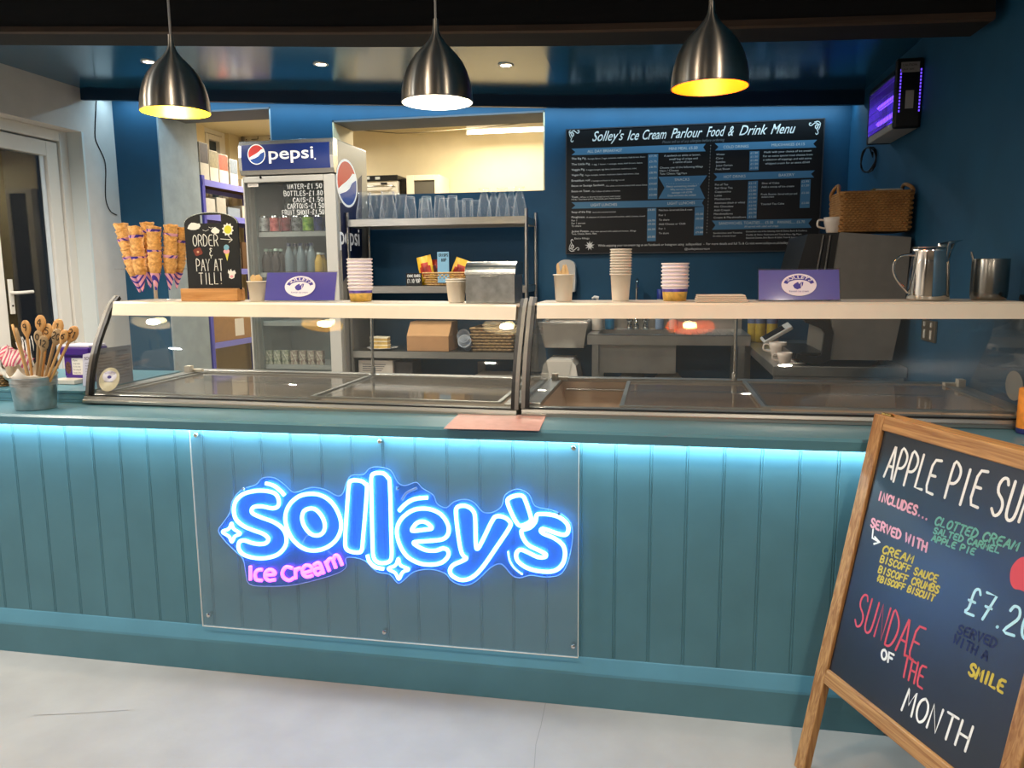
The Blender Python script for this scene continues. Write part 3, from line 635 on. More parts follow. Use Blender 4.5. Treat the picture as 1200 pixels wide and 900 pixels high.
# ================================================================ display freezers
GLS = sheet_glass('freezer_glass', (.985, .99, .985), .045, .014, (.75, .78, .76), .015)
SHELF = mat('cream_shelf_laminate', '#e9dcc6', .45, noise=.02)
ALU = mat('satin_aluminium', '#b3b0a8', .35, .9)
WELL = mat('freezer_liner', '#cfc6ba', .5)
WELLW = mat('beige_freezer_liner', '#d6bfa6', .5)
def freezer(name, label, x0, x1, tilt, liner, splits, post_x):
    cx = (x0+x1)/2; W = x1-x0; h = W/2
    t = thing(name, label, 'display freezer', (cx, 0, .921)); t.rotation_euler = (0, tilt, 0)
    Z = lambda z: z-.921
    gp = [(.178, .944)]            # y, z of the curved front pane, leaning back more towards the top
    for k in range(10): gp.append((gp[-1][0]+.0301*math.tan(math.radians(8+31*(k+.5)/10)), .944+.0301*(k+1)))
    mb = MB(); mb.sweep([(.150, Z(.921)), (.150, Z(.930)), (.157, Z(.934)), (.160, Z(.944)), (.19, Z(.944)), (.19, Z(.921))], -h, h)
    mb.build('front_sill', ALU, t, world=False)
    mb = MB(); y0, y1 = .19, .90
    for bx in ((-h, y0, -h+.012, y1), (h-.012, y0, h, y1), (-h+.012, y1-.012, h-.012, y1), (-h+.012, y0, h-.012, y0+.012)): mb.box(bx[0], bx[1], -.86, bx[2], bx[3], Z(.94))
    mb.box(-h+.012, y0+.012, -.86, h-.012, y1-.012, -.84)
    mb.build('cabinet', mat('grey_freezer_body', '#8f8c86', .4), t, world=False)
    for fx in (-h+.06, h-.06):
        for fy in (.26, .84):
            mb = MB(); mb.lathe([(.022, -.9205), (.022, -.90), (.012, -.895), (.012, -.86)], 12, (fx, fy, 0)); mb.build('foot', BLKPL, t, world=False)
    # top frame around the well
    mb = MB(); zf = Z(.955); a = .055
    mb.box(-h, .19, zf-.022, h, .225, zf-.008); mb.box(-h, y1-.05, zf-.012, h, y1, zf+.004)
    mb.box(-h, .225, zf-.012, -h+a, y1-.05, zf+.002); mb.box(h-a, .225, zf-.012, h, y1-.05, zf+.002)
    mb.build('rim_frame', ALU, t, world=False, bevel=.003)
    mb = MB(); wx0, wx1, wy0, wy1, wz = -h+a, h-a, .225, y1-.05, -.0
    b = -.30
    mb.add([(wx0, wy0, zf-.012), (wx1, wy0, zf-.012), (wx1, wy1, zf-.012), (wx0, wy1, zf-.012), (wx0+.05, wy0+.03, b), (wx1-.05, wy0+.03, b), (wx1-.05, wy1-.04, b), (wx0+.05, wy1-.04, b)],
           [(0, 4, 5, 1), (1, 5, 6, 2), (2, 6, 7, 3), (3, 7, 4, 0), (4, 7, 6, 5)])
    mb.build('well', liner, t, world=False)
    mb = MB()
    for k in range(3): mb.box(wx0+.004, wy0+.006, zf-.05-.03*k, wx1-.004, wy1-.004, zf-.046-.03*k) if 0 else None
    mb.tube([(wx0+.012, wy1-.006, zf-.045), (wx1-.012, wy1-.006, zf-.045)], .004, 6)
    mb.build('well_rail', ALU, t, world=False)
    # sliding lids of glass: each one pane and its frame
    for i, (a_, b_, dz) in enumerate(splits):
        xa, xb = a_-cx, b_-cx; z = zf-.008+dz
        mb = MB(); mb.box(xa, .235, z-.002, xb, wy1-.005, z); o = mb.build('sliding_lid', sheet_glass('lid_glass', (.97, .965, .95), .045, .03, (.8, .75, .68), .05), t, world=False)
        mb = MB()
        w = .014
        mb.box(xa, .235, z-.004, xa+w, wy1-.005, z+.004); mb.box(xb-w, .235, z-.004, xb, wy1-.005, z+.004); mb.box(xa+w, wy1-.005-w, z-.004, xb-w, wy1-.005, z+.004); mb.box(xa+w, .235, z-.004, xb-w, .235+w, z+.004)
        f = mb.build('lid_frame', ALU, o, world=False)
    # curved front pane
    mb = MB(); k = len(gp); e = .02
    vs = [(x, y, Z(z)) for x in (-h+e, h-e) for y, z in gp] + [(x, y+.005, Z(z)-.002) for x in (-h+e, h-e) for y, z in gp]
    mb.add(vs, [(i, k+i, k+i+1, i+1) for i in range(k-1)] + [(2*k+i, 2*k+i+1, 3*k+i+1, 3*k+i) for i in range(k-1)], smooth=True)
    mb.build('front_glass', GLS, t, world=False)
    mb = MB(); mb.box(-h+.02, .172, Z(.9435), h-.02, .186, Z(.9475)); mb.build('bottom_seal', BLACK, t, world=False)
    # end panes with black seal and grey edge
    for s in (-1, 1):
        xo = s*h
        prof = [(.19, Z(.944))]+[(y+.006, Z(z)) for y, z in gp[1:]]+[(.33, Z(1.262)), (.56, Z(1.262)), (.60, Z(1.16)), (.70, Z(1.035)), (.775, Z(.957)), (.775, Z(.944))]
        mb = MB(); mb.prism(prof, (xo-s*.008-.002, 0, 0), (0, 1, 0), (0, 0, 1), .004); mb.build('end_glass', GLS, t, world=False)
        mb = MB(); mb.strip([(xo-s*.013, y-.004, Z(z)) for y, z in gp+[(.35, 1.296)]][0:0] or [(0, 0, 0), (0, 0, .0001)], .0001, (1, 0, 0)) if 0 else None
        gpx = gp[:-1]+[(.306, 1.243), (.334, 1.281), (.372, 1.309)]
        for nm, m, xa, xb, off in (('end_seal', BLACK, .009, .022, -.002), ('end_trim', mat('grey_end_trim', '#77746e', .5, .5), -.004, .009, -.003)):
            mb = MB(); lo = min(xo-s*xa, xo-s*xb); hi = max(xo-s*xa, xo-s*xb)
            vs = []
            for i, (y, z) in enumerate(gpx):
                tz = gpx[min(i+1, len(gpx)-1)]; tp = gpx[max(i-1, 0)]
                ty, tzz = tz[0]-tp[0], tz[1]-tp[1]; L_ = math.hypot(ty, tzz); ny, nz = -tzz/L_, ty/L_
                for q in (off-.003, off+.012):
                    for x in (lo, hi): vs.append((x, y-ny*q*-1*-1 if 0 else y+ny*(-q), Z(z)+nz*(-q)))
            n = len(gpx)
            fs = []
            for i in range(n-1):
                c = i*4; d = c+4
                fs += [(c, c+1, d+1, d), (c+2, d+2, d+3, c+3), (c, d, d+2, c+2), (c+1, c+3, d+3, d+1)]
            fs += [(0, 2, 3, 1), (4*n-4, 4*n-3, 4*n-1, 4*n-2)]
            mb.add(vs, fs); mb.build(nm, m, t, world=False)
        mb = MB(); mb.box(xo-s*.03-.012, .765, Z(.957), xo-s*.03+.012, .80, Z(.985)); mb.box(xo-s*.05-.03, .79, Z(.957), xo-s*.05+.03, .82, Z(.968)); mb.build('glass_clip', mat('cream_clip', '#d9cdb8', .4), t, world=False)
    # serving shelf on top
    mb = MB(); mb.sweep([(.305, Z(1.240)), (.318, Z(1.286)), (.328, Z(1.292)), (.60, Z(1.292)), (.60, Z(1.272)), (.325, Z(1.240))], -h+.03, h-.03)
    mb.build('top_shelf', SHELF, t, world=False)
    mb = MB(); mb.box(-h+.02, .33, Z(1.285), h-.02, .605, Z(1.2925)); mb.build('shelf_top_sheet', mat('shelf_top_grey', '#cbbfac', .4), t, world=False)
    px_ = post_x-cx
    mb = MB(); mb.tube([(px_, .80, Z(.957)), (px_, .62, Z(1.27))][0:0] or [(px_, .86, Z(.957)), (px_, .86, Z(1.27))], .007, 8); mb.tube([(px_, .86, Z(1.265)), (px_, .55, Z(1.275))], .006, 6)
    mb.build('support_post', CHROME, t, world=False)
    mb = MB(); mb.lathe([(.011, Z(.957)), (.011, Z(.985)), (.008, Z(.99))], 10, (px_, .86, 0)); mb.build('post_foot', ALU, t, world=False)
    return t
XF0, XF1, XF2, XF3 = -2.125, -.470, -.452, 1.143
frL = freezer('display_freezer', 'left glass fronted ice cream display freezer with round sticker on its pane', XF0, XF1, .0085, WELL, [(-2.06, -1.22, 0), (-1.25, -.54, .008)], -1.245)
frR = freezer('display_freezer', 'right glass fronted ice cream display freezer with beige inside, nearest the right wall', XF2, XF3, -.002, WELLW, [(-.13, .36, 0), (.33, 1.08, .008)], .300)
def shelf_z(x):
    if x < -.46: return .921+.3715*math.cos(.0085)-(x-(XF0+XF1)/2)*.0085+.0005
    return .921+.3715+(x-(XF2+XF3)/2)*.002+.0005
# things on the front panes
def pane_pt(x, y):   # where the sight line meets the leaning front pane
    o = Vector((0, .180, .95)); n = Vector((0, -1.187+.95, .268-.178)).normalized(); n = Vector((0, -.9349, .355))
    r = ray(x, y); return CAM + r*((o-CAM).dot(n)/r.dot(n)), n
t = thing('round_sticker', 'round cream sticker with purple badge on the left freezer pane', 'sticker', (0, 0, 0))
q, n_ = pane_pt(129, 445); q = q+n_*.004; t.location = q
ux = Vector((1, 0, 0)); uy = n_.cross(ux).normalized()
def disc(mb, c, ux, uy, rx, ry, seg=32, mi=0, thick=0):
    mb.prism([(rx*math.cos(2*math.pi*k/seg), ry*math.sin(2*math.pi*k/seg)) for k in range(seg)], c, ux, uy, thick, mi)
STC = mat('sticker_cream', '#dcd2b4', .5, noise=.1, scale=40); PURP = mat('purple_print', '#3a2f9a', .5); LILAC = mat('badge_white', '#ece6f2', .5)
mb = MB(); disc(mb, q, ux, uy, .043, .046, 40, 0, .0015); mb.build('disc', STC, t)
mb = MB(); disc(mb, q+uy*.012+n_*.0018, ux, uy, .030, .022); mb.build('badge', LILAC, t)
mb = MB(); type_on(mb, "SOLLEY'S", q+uy*.006+n_*.0022, ux, uy, .011, .042, 'C', arc=(.030, .018)); disc(mb, q+uy*.009+n_*.0022, ux, uy, .009, .006); type_on(mb, 'Kentish ice cream', q-uy*.010+n_*.0022, ux, uy, .007, .036, 'C'); mb.build('badge_print', PURP, t)
t = thing('round_sticker', 'plain grey round sticker low on the right freezer end pane', 'sticker', (0, 0, 0))
q = atx(1188, 452, XF3-.018); t.location = q
mb = MB(); disc(mb, q, (0, 1, 0), (0, 0, 1), .062, .048, 40, 0, .0015); mb.build('disc', mat('sticker_back_grey', '#8f8d86', .6), t)

# ================================================================ chalk A-board
AB0 = Vector((.398, -.215, 0)); _a = math.radians(66); _th = math.radians(11)
AU = Vector((math.cos(_a), -math.sin(_a), 0)); AB = Vector((math.sin(_a), math.cos(_a), 0))
AV = Vector((0, 0, math.cos(_th)))+AB*math.sin(_th); AN = AU.cross(AV).normalized()
if AN.dot(AB) > 0: AN = -AN
def onb(x, y):
    r = ray(x, y); P = CAM+r*((AB0-CAM).dot(AN)/r.dot(AN)); return (P-AB0).dot(AU), (P-AB0).dot(AV)
OAK = wood('oak_frame', '#8a5b30', '#b98a55', 'Z', 4., .45, fine=26); OAKX = wood('oak_rail', '#96663a', '#c1935b', 'X', 4., .45, turn=math.radians(66), fine=26)
BOARDM = mat('chalkboard_black', '#10131a', .40, noise=.15, scale=12, spec=1.0, bump=.03, bscale=80)
ab = thing('a_board', 'oak framed chalkboard sandwich board standing on the floor in front of the counter', 'sandwich board', AB0)
def bar(u0, v0, u1, v1, th=.024, mb=None, back=0.0):
    mb = mb or MB()
    P = [AB0+AU*u+AV*v-AN*(back) for u, v in ((u0, v0), (u1, v0), (u1, v1), (u0, v1))]
    Q = [p-AN*th for p in P]
    return mb.add(P+Q, [(0, 1, 2, 3), (7, 6, 5, 4), (0, 4, 5, 1), (1, 5, 6, 2), (2, 6, 7, 3), (3, 7, 4, 0)])
WA = .634
bar(0, -.004, .042, 1.030).build('stile', OAK, ab, bevel=.003)
bar(WA-.042, -.004, WA, 1.030).build('stile', OAK, ab, bevel=.003)
bar(.042, .990, WA-.042, 1.030).build('top_rail', OAKX, ab, bevel=.003)
bar(.042, .270, WA-.042, .312).build('bottom_rail', OAKX, ab, bevel=.003)
bar(.040, .308, WA-.040, .993, .006, back=.009).build('chalk_panel', BOARDM, ab)
# the rear leaf, leaning the other way
AV2 = Vector((0, 0, math.cos(_th)))-AB*math.sin(_th)
TOP = AB0+AV*1.020-AN*.030
def rbar(u0, d0, u1, d1, th=.024):
    mb = MB(); n2 = AU.cross(AV2).normalized(); 
    if n2.dot(AB) < 0: n2 = -n2
    dn = -(Vector((0, 0, math.cos(_th)))-AB*math.sin(_th))
    P = [TOP+AU*u+dn*d for u, d in ((u0, d0), (u1, d0), (u1, d1), (u0, d1))]; Q = [p+n2*th for p in P]
    return mb.add(P+Q, [(0, 1, 2, 3), (7, 6, 5, 4), (0, 4, 5, 1), (1, 5, 6, 2), (2, 6, 7, 3), (3, 7, 4, 0)])
L2 = TOP.z/math.cos(_th)-.006
rbar(0, -.010, .042, L2).build('rear_stile', OAK, ab, bevel=.003); rbar(WA-.042, -.010, WA, L2).build('rear_stile', OAK, ab, bevel=.003)
rbar(.042, -.010, WA-.042, .03).build('rear_rail', OAKX, ab, bevel=.003); rbar(.042, .71, WA-.042, .752).build('rear_rail', OAKX, ab, bevel=.003)
rbar(.042, .03, WA-.042, .71, .005).build('rear_panel', BOARDM, ab)
for u in (.02, WA-.02):
    mb = MB(); c = AB0+AU*u+AV*1.03-AN*.027; mb.tube([c-AU*.018, c+AU*.018], .006, 8); mb.build('hinge', mat('brass_hinge', '#8f7a45', .4, .9), ab)
# chain between the two leaves
mb = MB()
A = AB0+AU*.20+AV*.272-AN*.02; B = TOP+AU*.20-AV2*.74
for i in range(22):
    f = (i+.5)/22; c = A.lerp(B, f); c.z -= .10*4*f*(1-f)
    f2 = (i+1.3)/22; c2_ = A.lerp(B, f2); c2_.z -= .10*4*f2*(1-f2); d = (c2_-c).normalized(); s_ = d.cross(Vector((0, 0, 1)) if i % 2 else AU).normalized()
    mb.tube([c+d*.010*math.cos(2*math.pi*k/10)+s_*.005*math.sin(2*math.pi*k/10) for k in range(10)], .0013, 5, True)
o = mb.build('chain', mat('chain_steel', '#6f6c68', .35, 1), ab)
# the writing
chalk = {k: mat('chalk_'+k, c, .8) for k, c in dict(white='#f1efe6', pink='#e9a9b4', green='#6fae98', yellow='#cdb648', red='#d2505c', blue='#b9e6ee', faint='#222d50').items()}
ZB = -AN*-.0005
def chalk_line(body, p0, p1, ph, col, w=.0032, name='chalk_writing'):
    """a written line whose base runs from p0 to p1 and whose letters reach up to ph at the start"""
    u0, v0 = onb(*p0); u1, v1 = onb(*p1); uh, vh = onb(*ph)
    d = AU*(u1-u0)+AV*(v1-v0); L_ = d.length; d.normalize(); up = AU*(uh-u0)+AV*(vh-v0)
    mb = MB(); hand(mb, body, AB0+AU*u0+AV*v0-AN*.0085, d, up.normalized(), up.length*(1 if up.length > .045 else .78), w, L_, n=AN)
    return mb.build(name, chalk[col], ab)
WR = {'white': [("APPLE PIE SUNDAE", (1032, 559), (1262, 636), (1042, 523), .0036), ("OF", (1029, 771), (1043, 779), (1031, 757), .0032), ("MONTH", (1053, 832), (1128, 882), (1061, 806), .0030)],
      'pink': [("INCLUDES...", (1025, 585), (1083, 608), (1028, 573), .0030), ("SERVED WITH", (1017, 616), (1082, 646), (1019, 604), .0030)],
      'green': [("CLOTTED CREAM", (1091, 614), (1187, 645), (1096, 603), .0024), ("SALTED CARMEL", (1090, 624), (1167, 648), (1093, 616), .0022), ("APPLE PIE", (1088, 633), (1138, 650), (1091, 625), .0022)],
      'yellow': [("CREAM", (1030, 647), (1065, 659), (1034, 637), .0024), ("BISCOFF SAUCE", (1028, 658), (1094, 682), (1031, 649), .0022), ("BISCOFF CRUMBS", (1026, 670), (1096, 695), (1029, 661), .0022), ("&BISCOFF BISCUIT", (1024, 680), (1090, 704), (1027, 672), .0022), ("SMILE", (1131, 790), (1171, 812), (1136, 774), .0034)],
      'red': [("SUNDAE", (997, 731), (1071, 776), (1007, 695), .0028), ("THE", (1052, 792), (1078, 807), (1057, 768), .0027)],
      'blue': [("£7.20", (1127, 717), (1204, 752), (1136, 688), .0032)],
      'faint': [("SERVED", (1118, 741), (1162, 759), (1122, 729), .0026), ("WITH A", (1113, 753), (1152, 774), (1117, 741), .0026)]}
for col, lines in WR.items():
    for l in lines:
        o = chalk_line(l[0], l[1], l[2], l[3], col, l[4])
mb = MB()   # small arrow under "served with"
A_ = [onb(*p) for p in ((1020, 620), (1019, 630), (1026, 634))]; Bq = [onb(*p) for p in ((1022, 629), (1028, 635), (1021, 637))]
for s_ in (A_, Bq): mb.strip([AB0+AU*u+AV*v-AN*.0085 for u, v in s_], .0028, AN)
mb.build('chalk_arrow', chalk['white'], ab)
hp = [onb(*p) for p in ((1196, 652), (1188, 656), (1181, 666), (1180, 680), (1184, 689), (1192, 691), (1198, 694), (1206, 698), (1213, 690), (1216, 676), (1212, 662), (1204, 655))]
mb = MB(); mb.prism([(p.x, p.y) for p in catmull([Vector((*p, 0)) for p in hp], 4)], AB0-AN*.0085, AU, AV, 0)
if (Vector(mb.v[mb.f[0][1]])-Vector(mb.v[mb.f[0][0]])).cross(Vector(mb.v[mb.f[0][2]])-Vector(mb.v[mb.f[0][0]])).dot(AN) < 0: mb.f = [tuple(reversed(f)) for f in mb.f]
mb.build('chalk_drawing', chalk['red'], ab)['label'] = 'red chalk drawing of a rounded fruit'
# ================================================================ things on the serving shelf
def put(x, y, px, py):      # base point on the shelf under the sight line, at depth y
    q = aty(px, py, y); return Vector((q.x, y, shelf_z(q.x)))
CUPW = mat('white_paper_cup', '#e8e0d2', .6); BAMB = mat('pale_bamboo', '#d8b987', .6, noise=.12, scale=60)
def cup_mesh(h, rb, rt, lip=.0022, wall=.0012, floor=.004):
    return [(0, floor*.3), (rb-.002, floor*.3), (rb-.001, 0), (rb, .001), (rt-.0005, h-.004), (rt+lip, h-.004), (rt+lip+.0008, h-.0015), (rt+lip-.0005, h), (rt-.001, h-.0006), (rt-wall-.0008, h-.004), (rb-wall-.0005, floor), (0, floor)]
def paper_cup(label, loc, h, rb, rt, group=None, name='paper_cup'):
    t = thing(name, label, 'cup', loc, group)
    mb = MB(); mb.lathe(cup_mesh(h, rb, rt), 28); mb.build('cup_body', CUPW, t, world=False)
    return t
# stack of ten white cups
q = put(0, .5, 727, 354.5)
c0 = paper_cup('white paper cup at the bottom of the tall cup stack', q, .098, .030, .037, 'stacked white paper cups')
ranks = ['second', 'third', 'fourth', 'fifth', 'sixth', 'seventh', 'eighth', 'ninth', 'topmost']
for i, r_ in enumerate(ranks):
    dup(c0, q+Vector((0, 0, .0098*(i+1))), 'white paper cup, %s%s in the tall cup stack' % (r_, '' if i == 8 else ' from the bottom'))
q = put(0, .47, 535, 356)
b = paper_cup('lower of two white paper cups beside the metal bread bin', q, .080, .030, .038, 'pair of nested white cups')
dup(b, q+Vector((0, 0, .008)), 'upper of two nested white paper cups beside the metal bread bin')
def spoon_cup(label, q, h, rb, rt, n, ln, rnd):
    paper_cup(label, q, h, rb, rt)
    return [(q+Vector(((rt-.012)*math.cos(a)*f, (rt-.012)*math.sin(a)*f, 0)), a, f) for a, f in [(2*math.pi*i/n*1.0+rnd.uniform(-.2, .2), rnd.uniform(.35, 1)) for i in range(n)]]
def stick(name, label, base, tip, w, group, head=1.5):
    """flat wooden spoon or stirrer from base to tip"""
    t = thing(name, label, 'wooden spoon' if head > 1 else 'wooden stick', base, group)
    b, e = Vector(base), Vector(tip); d = (e-b); L_ = d.length; d.normalize()
    s = d.cross(Vector((0, 1, .01))).normalized(); n = s.cross(d).normalized()
    pr = [(0, w*.8), (.1, w), (.55, w*.75), (.70, w*.9), (.80, w*head), (.90, w*head*1.05), (.97, w*head*.7), (1, w*head*.25)]
    pts = [(x*1.0, 0) for x in ()]
    poly = [(f*L_, a) for f, a in pr]+[(f*L_, -a) for f, a in reversed(pr)]
    mb = MB(); mb.prism(poly, b-n*.0008, d, s, .0016); mb.build('blade', BAMB, t); return t
rnd = random.Random(3)
q = put(0, .45, 302, 352)
for i, (p, a, f) in enumerate(spoon_cup('small white paper cup of wooden spoons left of the left purple sign', q, .078, .027, .036, 12, .1, rnd)):
    stick('wooden_spoon', 'pale wooden ice cream spoon standing in the cup by the fridge', q+Vector((.010*math.cos(a)*f, .010*math.sin(a)*f, .006)), p+Vector((0, 0, .094+.010*rnd.random())), .0042, 'wooden spoons in the left paper cup')
q = put(0, .5, 660.5, 355)
for i, (p, a, f) in enumerate(spoon_cup('white paper cup of wooden stirrers in front of the soap dispenser', q, .098, .030, .037, 12, .1, rnd)):
    stick('wooden_stirrer', 'pale wooden stirrer standing in the cup before the soap dispenser', q+Vector((.010*math.cos(a)*f, .010*math.sin(a)*f, .006)), p+Vector((0, 0, .108+.032*rnd.random())), .0045, 'stirrers in the right paper cup', 1.0)
# printed ice cream tubs, stacked
TUBL = mat('tub_print_lilac', '#e6dcea', .5); TUBO = mat('tub_print_ochre', '#d8b25a', .5, noise=.25, scale=60); TUBP = mat('tub_print_purple', '#57489c', .5, noise=.5, scale=45); TUBW = mat('tub_rim', '#f0e6e4', .5)
def tub(label, loc, h, rb, rt, group):
    t = thing('ice_cream_tub', label, 'paper tub', loc, group)
    pr = cup_mesh(h, rb, rt, .0028)
    r = lambda f: rb+(rt-rb)*f
    mb = MB()
    mb.lathe([(0, .001), (rb-.001, 0), (r(.62), h*.58)], 32, mi=1); mb.lathe([(r(.62), h*.58), (r(.80), h*.76)], 32, mi=2, caps=False); mb.lathe([(r(.80), h*.76), (r(.95), h-.005)], 32, mi=0, caps=False)
    mb.lathe([(r(.62)-.0012, h*.6), (rt-.002, h-.004), (rt-.001, h), (rt+.003, h), (rt+.003, h-.005), (rt-.001, h-.006)][::-1], 32, mi=3, caps=False); mb.lathe([(rb-.002, .005), (rt-.002, h-.003)][::-1], 32, mi=3, caps=False); mb.lathe([(rb-.002, .005), (0, .005)], 32, mi=3, caps=False)
    mb.build('tub_body', [TUBL, TUBO, TUBP, TUBW], t, world=False); return t
rk = ['second', 'third', 'fourth', 'fifth', 'sixth', 'seventh', 'eighth', 'topmost']
q = put(0, .5, 423, 354); t0 = tub('printed ice cream tub at the bottom of the stack by the steel shelves', q, .056, .041, .0465, 'tubs stacked left of the shelves')
for i, r_ in enumerate(rk): dup(t0, q+Vector((0, 0, .0135*(i+1))), 'printed ice cream tub, %s%s in the stack by the steel shelves' % (r_, '' if i == 7 else ' from the bottom'), rotz=i*.7)
rk2 = ['second', 'third', 'fourth', 'fifth', 'sixth', 'topmost']
q = put(0, .5, 790.5, 354.5); t0 = tub('printed ice cream tub at the bottom of the stack below the menu board', q, .056, .041, .0465, 'tubs stacked below the menu')
for i, r_ in enumerate(rk2): dup(t0, q+Vector((0, 0, .0130*(i+1))), 'printed ice cream tub, %s%s in the stack below the menu board' % (r_, '' if i == 5 else ' from the bottom'), rotz=i*.9)
# purple signs in clear stands
PSH = mat('purple_sign_sheet', '#4a45b8', .35)
def badge(mb_w, mb_p, c, n, w, h):
    ux = Vector((1, 0, 0)); uy = n.cross(ux).normalized()
    if uy.z < 0: uy = -uy
    disc(mb_w, c+n*.0004, ux, uy, w, h, 40)
    # purple band over the upper half, lettered in white
    N2 = 24; outer = [(w*.88*math.cos(a), h*.86*math.sin(a)) for a in [math.pi*(.06+.88*k/N2) for k in range(N2+1)]]
    inner = [(w*.66*math.cos(a), h*.42*math.sin(a)+h*.02) for a in [math.pi*(.97-.94*k/N2) for k in range(N2+1)]]
    mb_p.prism(outer+inner, c+n*.0009, ux, uy, 0)
    ic = [(-.22, .12), (-.05, .26), (.02, .05), (.18, .30), (.10, .0), (.12, -.30), (-.10, -.42), (-.26, -.30), (-.34, -.06)]
    mb_p.prism([(x*w, y*h) for x, y in ic], c+n*.0009, ux, uy, 0)
    ic2 = [(.16, .22), (.26, .26), (.22, -.05), (.16, -.20)]
    mb_p.prism([(x*w, y*h) for x, y in ic2], c+n*.0009, ux, uy, 0)
    type_on(mb_w, "SOLLEY'S", c-uy*h*.02+n*.0014, ux, uy, h*.40, w*1.42, 'C', arc=(w*.74, h*.56), bold=.02)
    type_on(mb_p, 'Kentish ice cream', c-uy*h*.66+n*.0010, ux, uy, h*.24, w*1.1, 'C')
def purple_sign(label, px0, px1, pyb, pyt, y):
    a = put(0, y, px0, pyb); b_ = put(0, y, px1, pyb); h = aty((px0+px1)/2, pyt, y).z-a.z; z = min(a.z, b_.z)
    c = (a+b_)/2; c.z = max(a.z, b_.z)
    t = thing('sign_holder', label, 'counter sign', c, 'purple signs in clear stands'); w = (b_.x-a.x)/2
    lean = .035
    mb = MB(); mb.box(c.x-w, y-.035, c.z, c.x+w, y+.055, c.z+.003)
    A_ = [(y-.030, c.z+.003), (y-.027, c.z+.003), (y-.027+lean, c.z+h), (y-.030+lean, c.z+h)]
    mb.prism(A_, (c.x-w, 0, 0), (0, 1, 0), (0, 0, 1), 2*w); mb.prism([(p[0]+.006, p[1]) for p in A_], (c.x-w, 0, 0), (0, 1, 0), (0, 0, 1), 2*w)
    mb.box(c.x-w, y-.030+lean, c.z+h-.003, c.x+w, y-.021+lean, c.z+h)
    mb.build('clear_stand', sheet_glass('clear_stand_plastic', (.97, .96, .96), .05, .008, (.9, .82, .8), .05), t)
    mb = MB(); mb.prism([(p[0]+.0032, p[1]) if 0 else p for p in [(y-.0265, c.z+.004), (y-.0255, c.z+.004), (y-.0255+lean, c.z+h-.004), (y-.0265+lean, c.z+h-.004)]], (c.x-w+.003, 0, 0), (0, 1, 0), (0, 0, 1), 2*w-.006)
    mb.build('leaflet', PSH, t)
    n = Vector((0, -h, lean)).normalized()
    bc = Vector((c.x-.012*0, y-.0305+lean*.5, c.z+h*.5))
    m1, m2 = MB(), MB(); badge(m1, m2, bc, n, .062*w/.138*.95, h*.36)
    m1.build('badge', LILAC, t); m2.build('badge_print', PURP, t)
purple_sign('purple badge sign in a clear stand below the drinks fridge', 313, 396, 352, 318, .45)
purple_sign('purple badge sign in a clear stand below the menu board', 887, 983, 352.5, 315, .45)
# cone stand with waffle cones in striped sleeves
WAF = mat('waffle_cone', '#c98e4a', .7, noise=.28, scale=90, bump=.4, col2='#e2ad66')
CLEARP = sheet_glass('clear_stand_plastic', (.97, .96, .96), .05, .008, (.9, .82, .8), .05)
def sleeve_mat():
    m = mat('striped_cone_sleeve', '#dca0b8', .6); nt = m.node_tree; N = nt.nodes; L = nt.links
    tc = N.new('ShaderNodeTexCoord'); wv = N.new('ShaderNodeTexWave'); wv.wave_type = 'BANDS'; wv.bands_direction = 'DIAGONAL'; wv.inputs['Scale'].default_value = 22
    L.new(tc.outputs['Object'], wv.inputs['Vector']); rp = N.new('ShaderNodeValToRGB'); rp.color_ramp.interpolation = 'CONSTANT'
    rp.color_ramp.elements[0].color = (*lin('#3b2c94'), 1); rp.color_ramp.elements[1].position = .34; rp.color_ramp.elements[1].color = (*lin('#dca0b8'), 1)
    L.new(wv.outputs['Fac'], rp.inputs[0]); L.new(rp.outputs[0], N['Principled BSDF'].inputs['Base Color']); return m
SLV = sleeve_mat()
q = put(0, .48, 183, 350)
t = thing('cone_stand', 'clear plastic stand holding stacked waffle cones, left end of the shelf', 'cone stand', q)
mb = MB(); mb.lathe([(0, 0), (.075, 0), (.075, .004), (0, .004)], 32); mb.build('base_plate', CLEARP, t, world=False)
mb = MB(); mb.lathe([(0, .004), (.0075, .004), (.0075, .150), (0, .150)], 14); mb.build('stem', mat('frosted_stem', '#d5c7b2', .3), t, world=False)
hz = aty(150, 315.5, .48).z-q.z; hx0 = aty(146, 315, .48).x-q.x; hx1 = aty(217, 314, .48).x-q.x
mb = MB(); mb.box(hx0, -.06, hz-.002, hx1, .06, hz+.002); mb.build('ring_plate', CLEARP, t, world=False)
def cone_stack(label, px_top, px_tip, py_tip, dy, n, group, py_top):
    """n nested cones: returns the lowest one's axis"""
    y = .48+dy
    tip = aty(px_tip, py_tip, y); topc = aty(px_top, py_top, y)
    ax = (topc-tip); L_ = ax.length; ax.normalize()
    R = ax.to_track_quat('Z', 'Y').to_euler()
    hc = .112; step = (L_-hc)/max(n-1, 1)
    return tip, ax, R, step
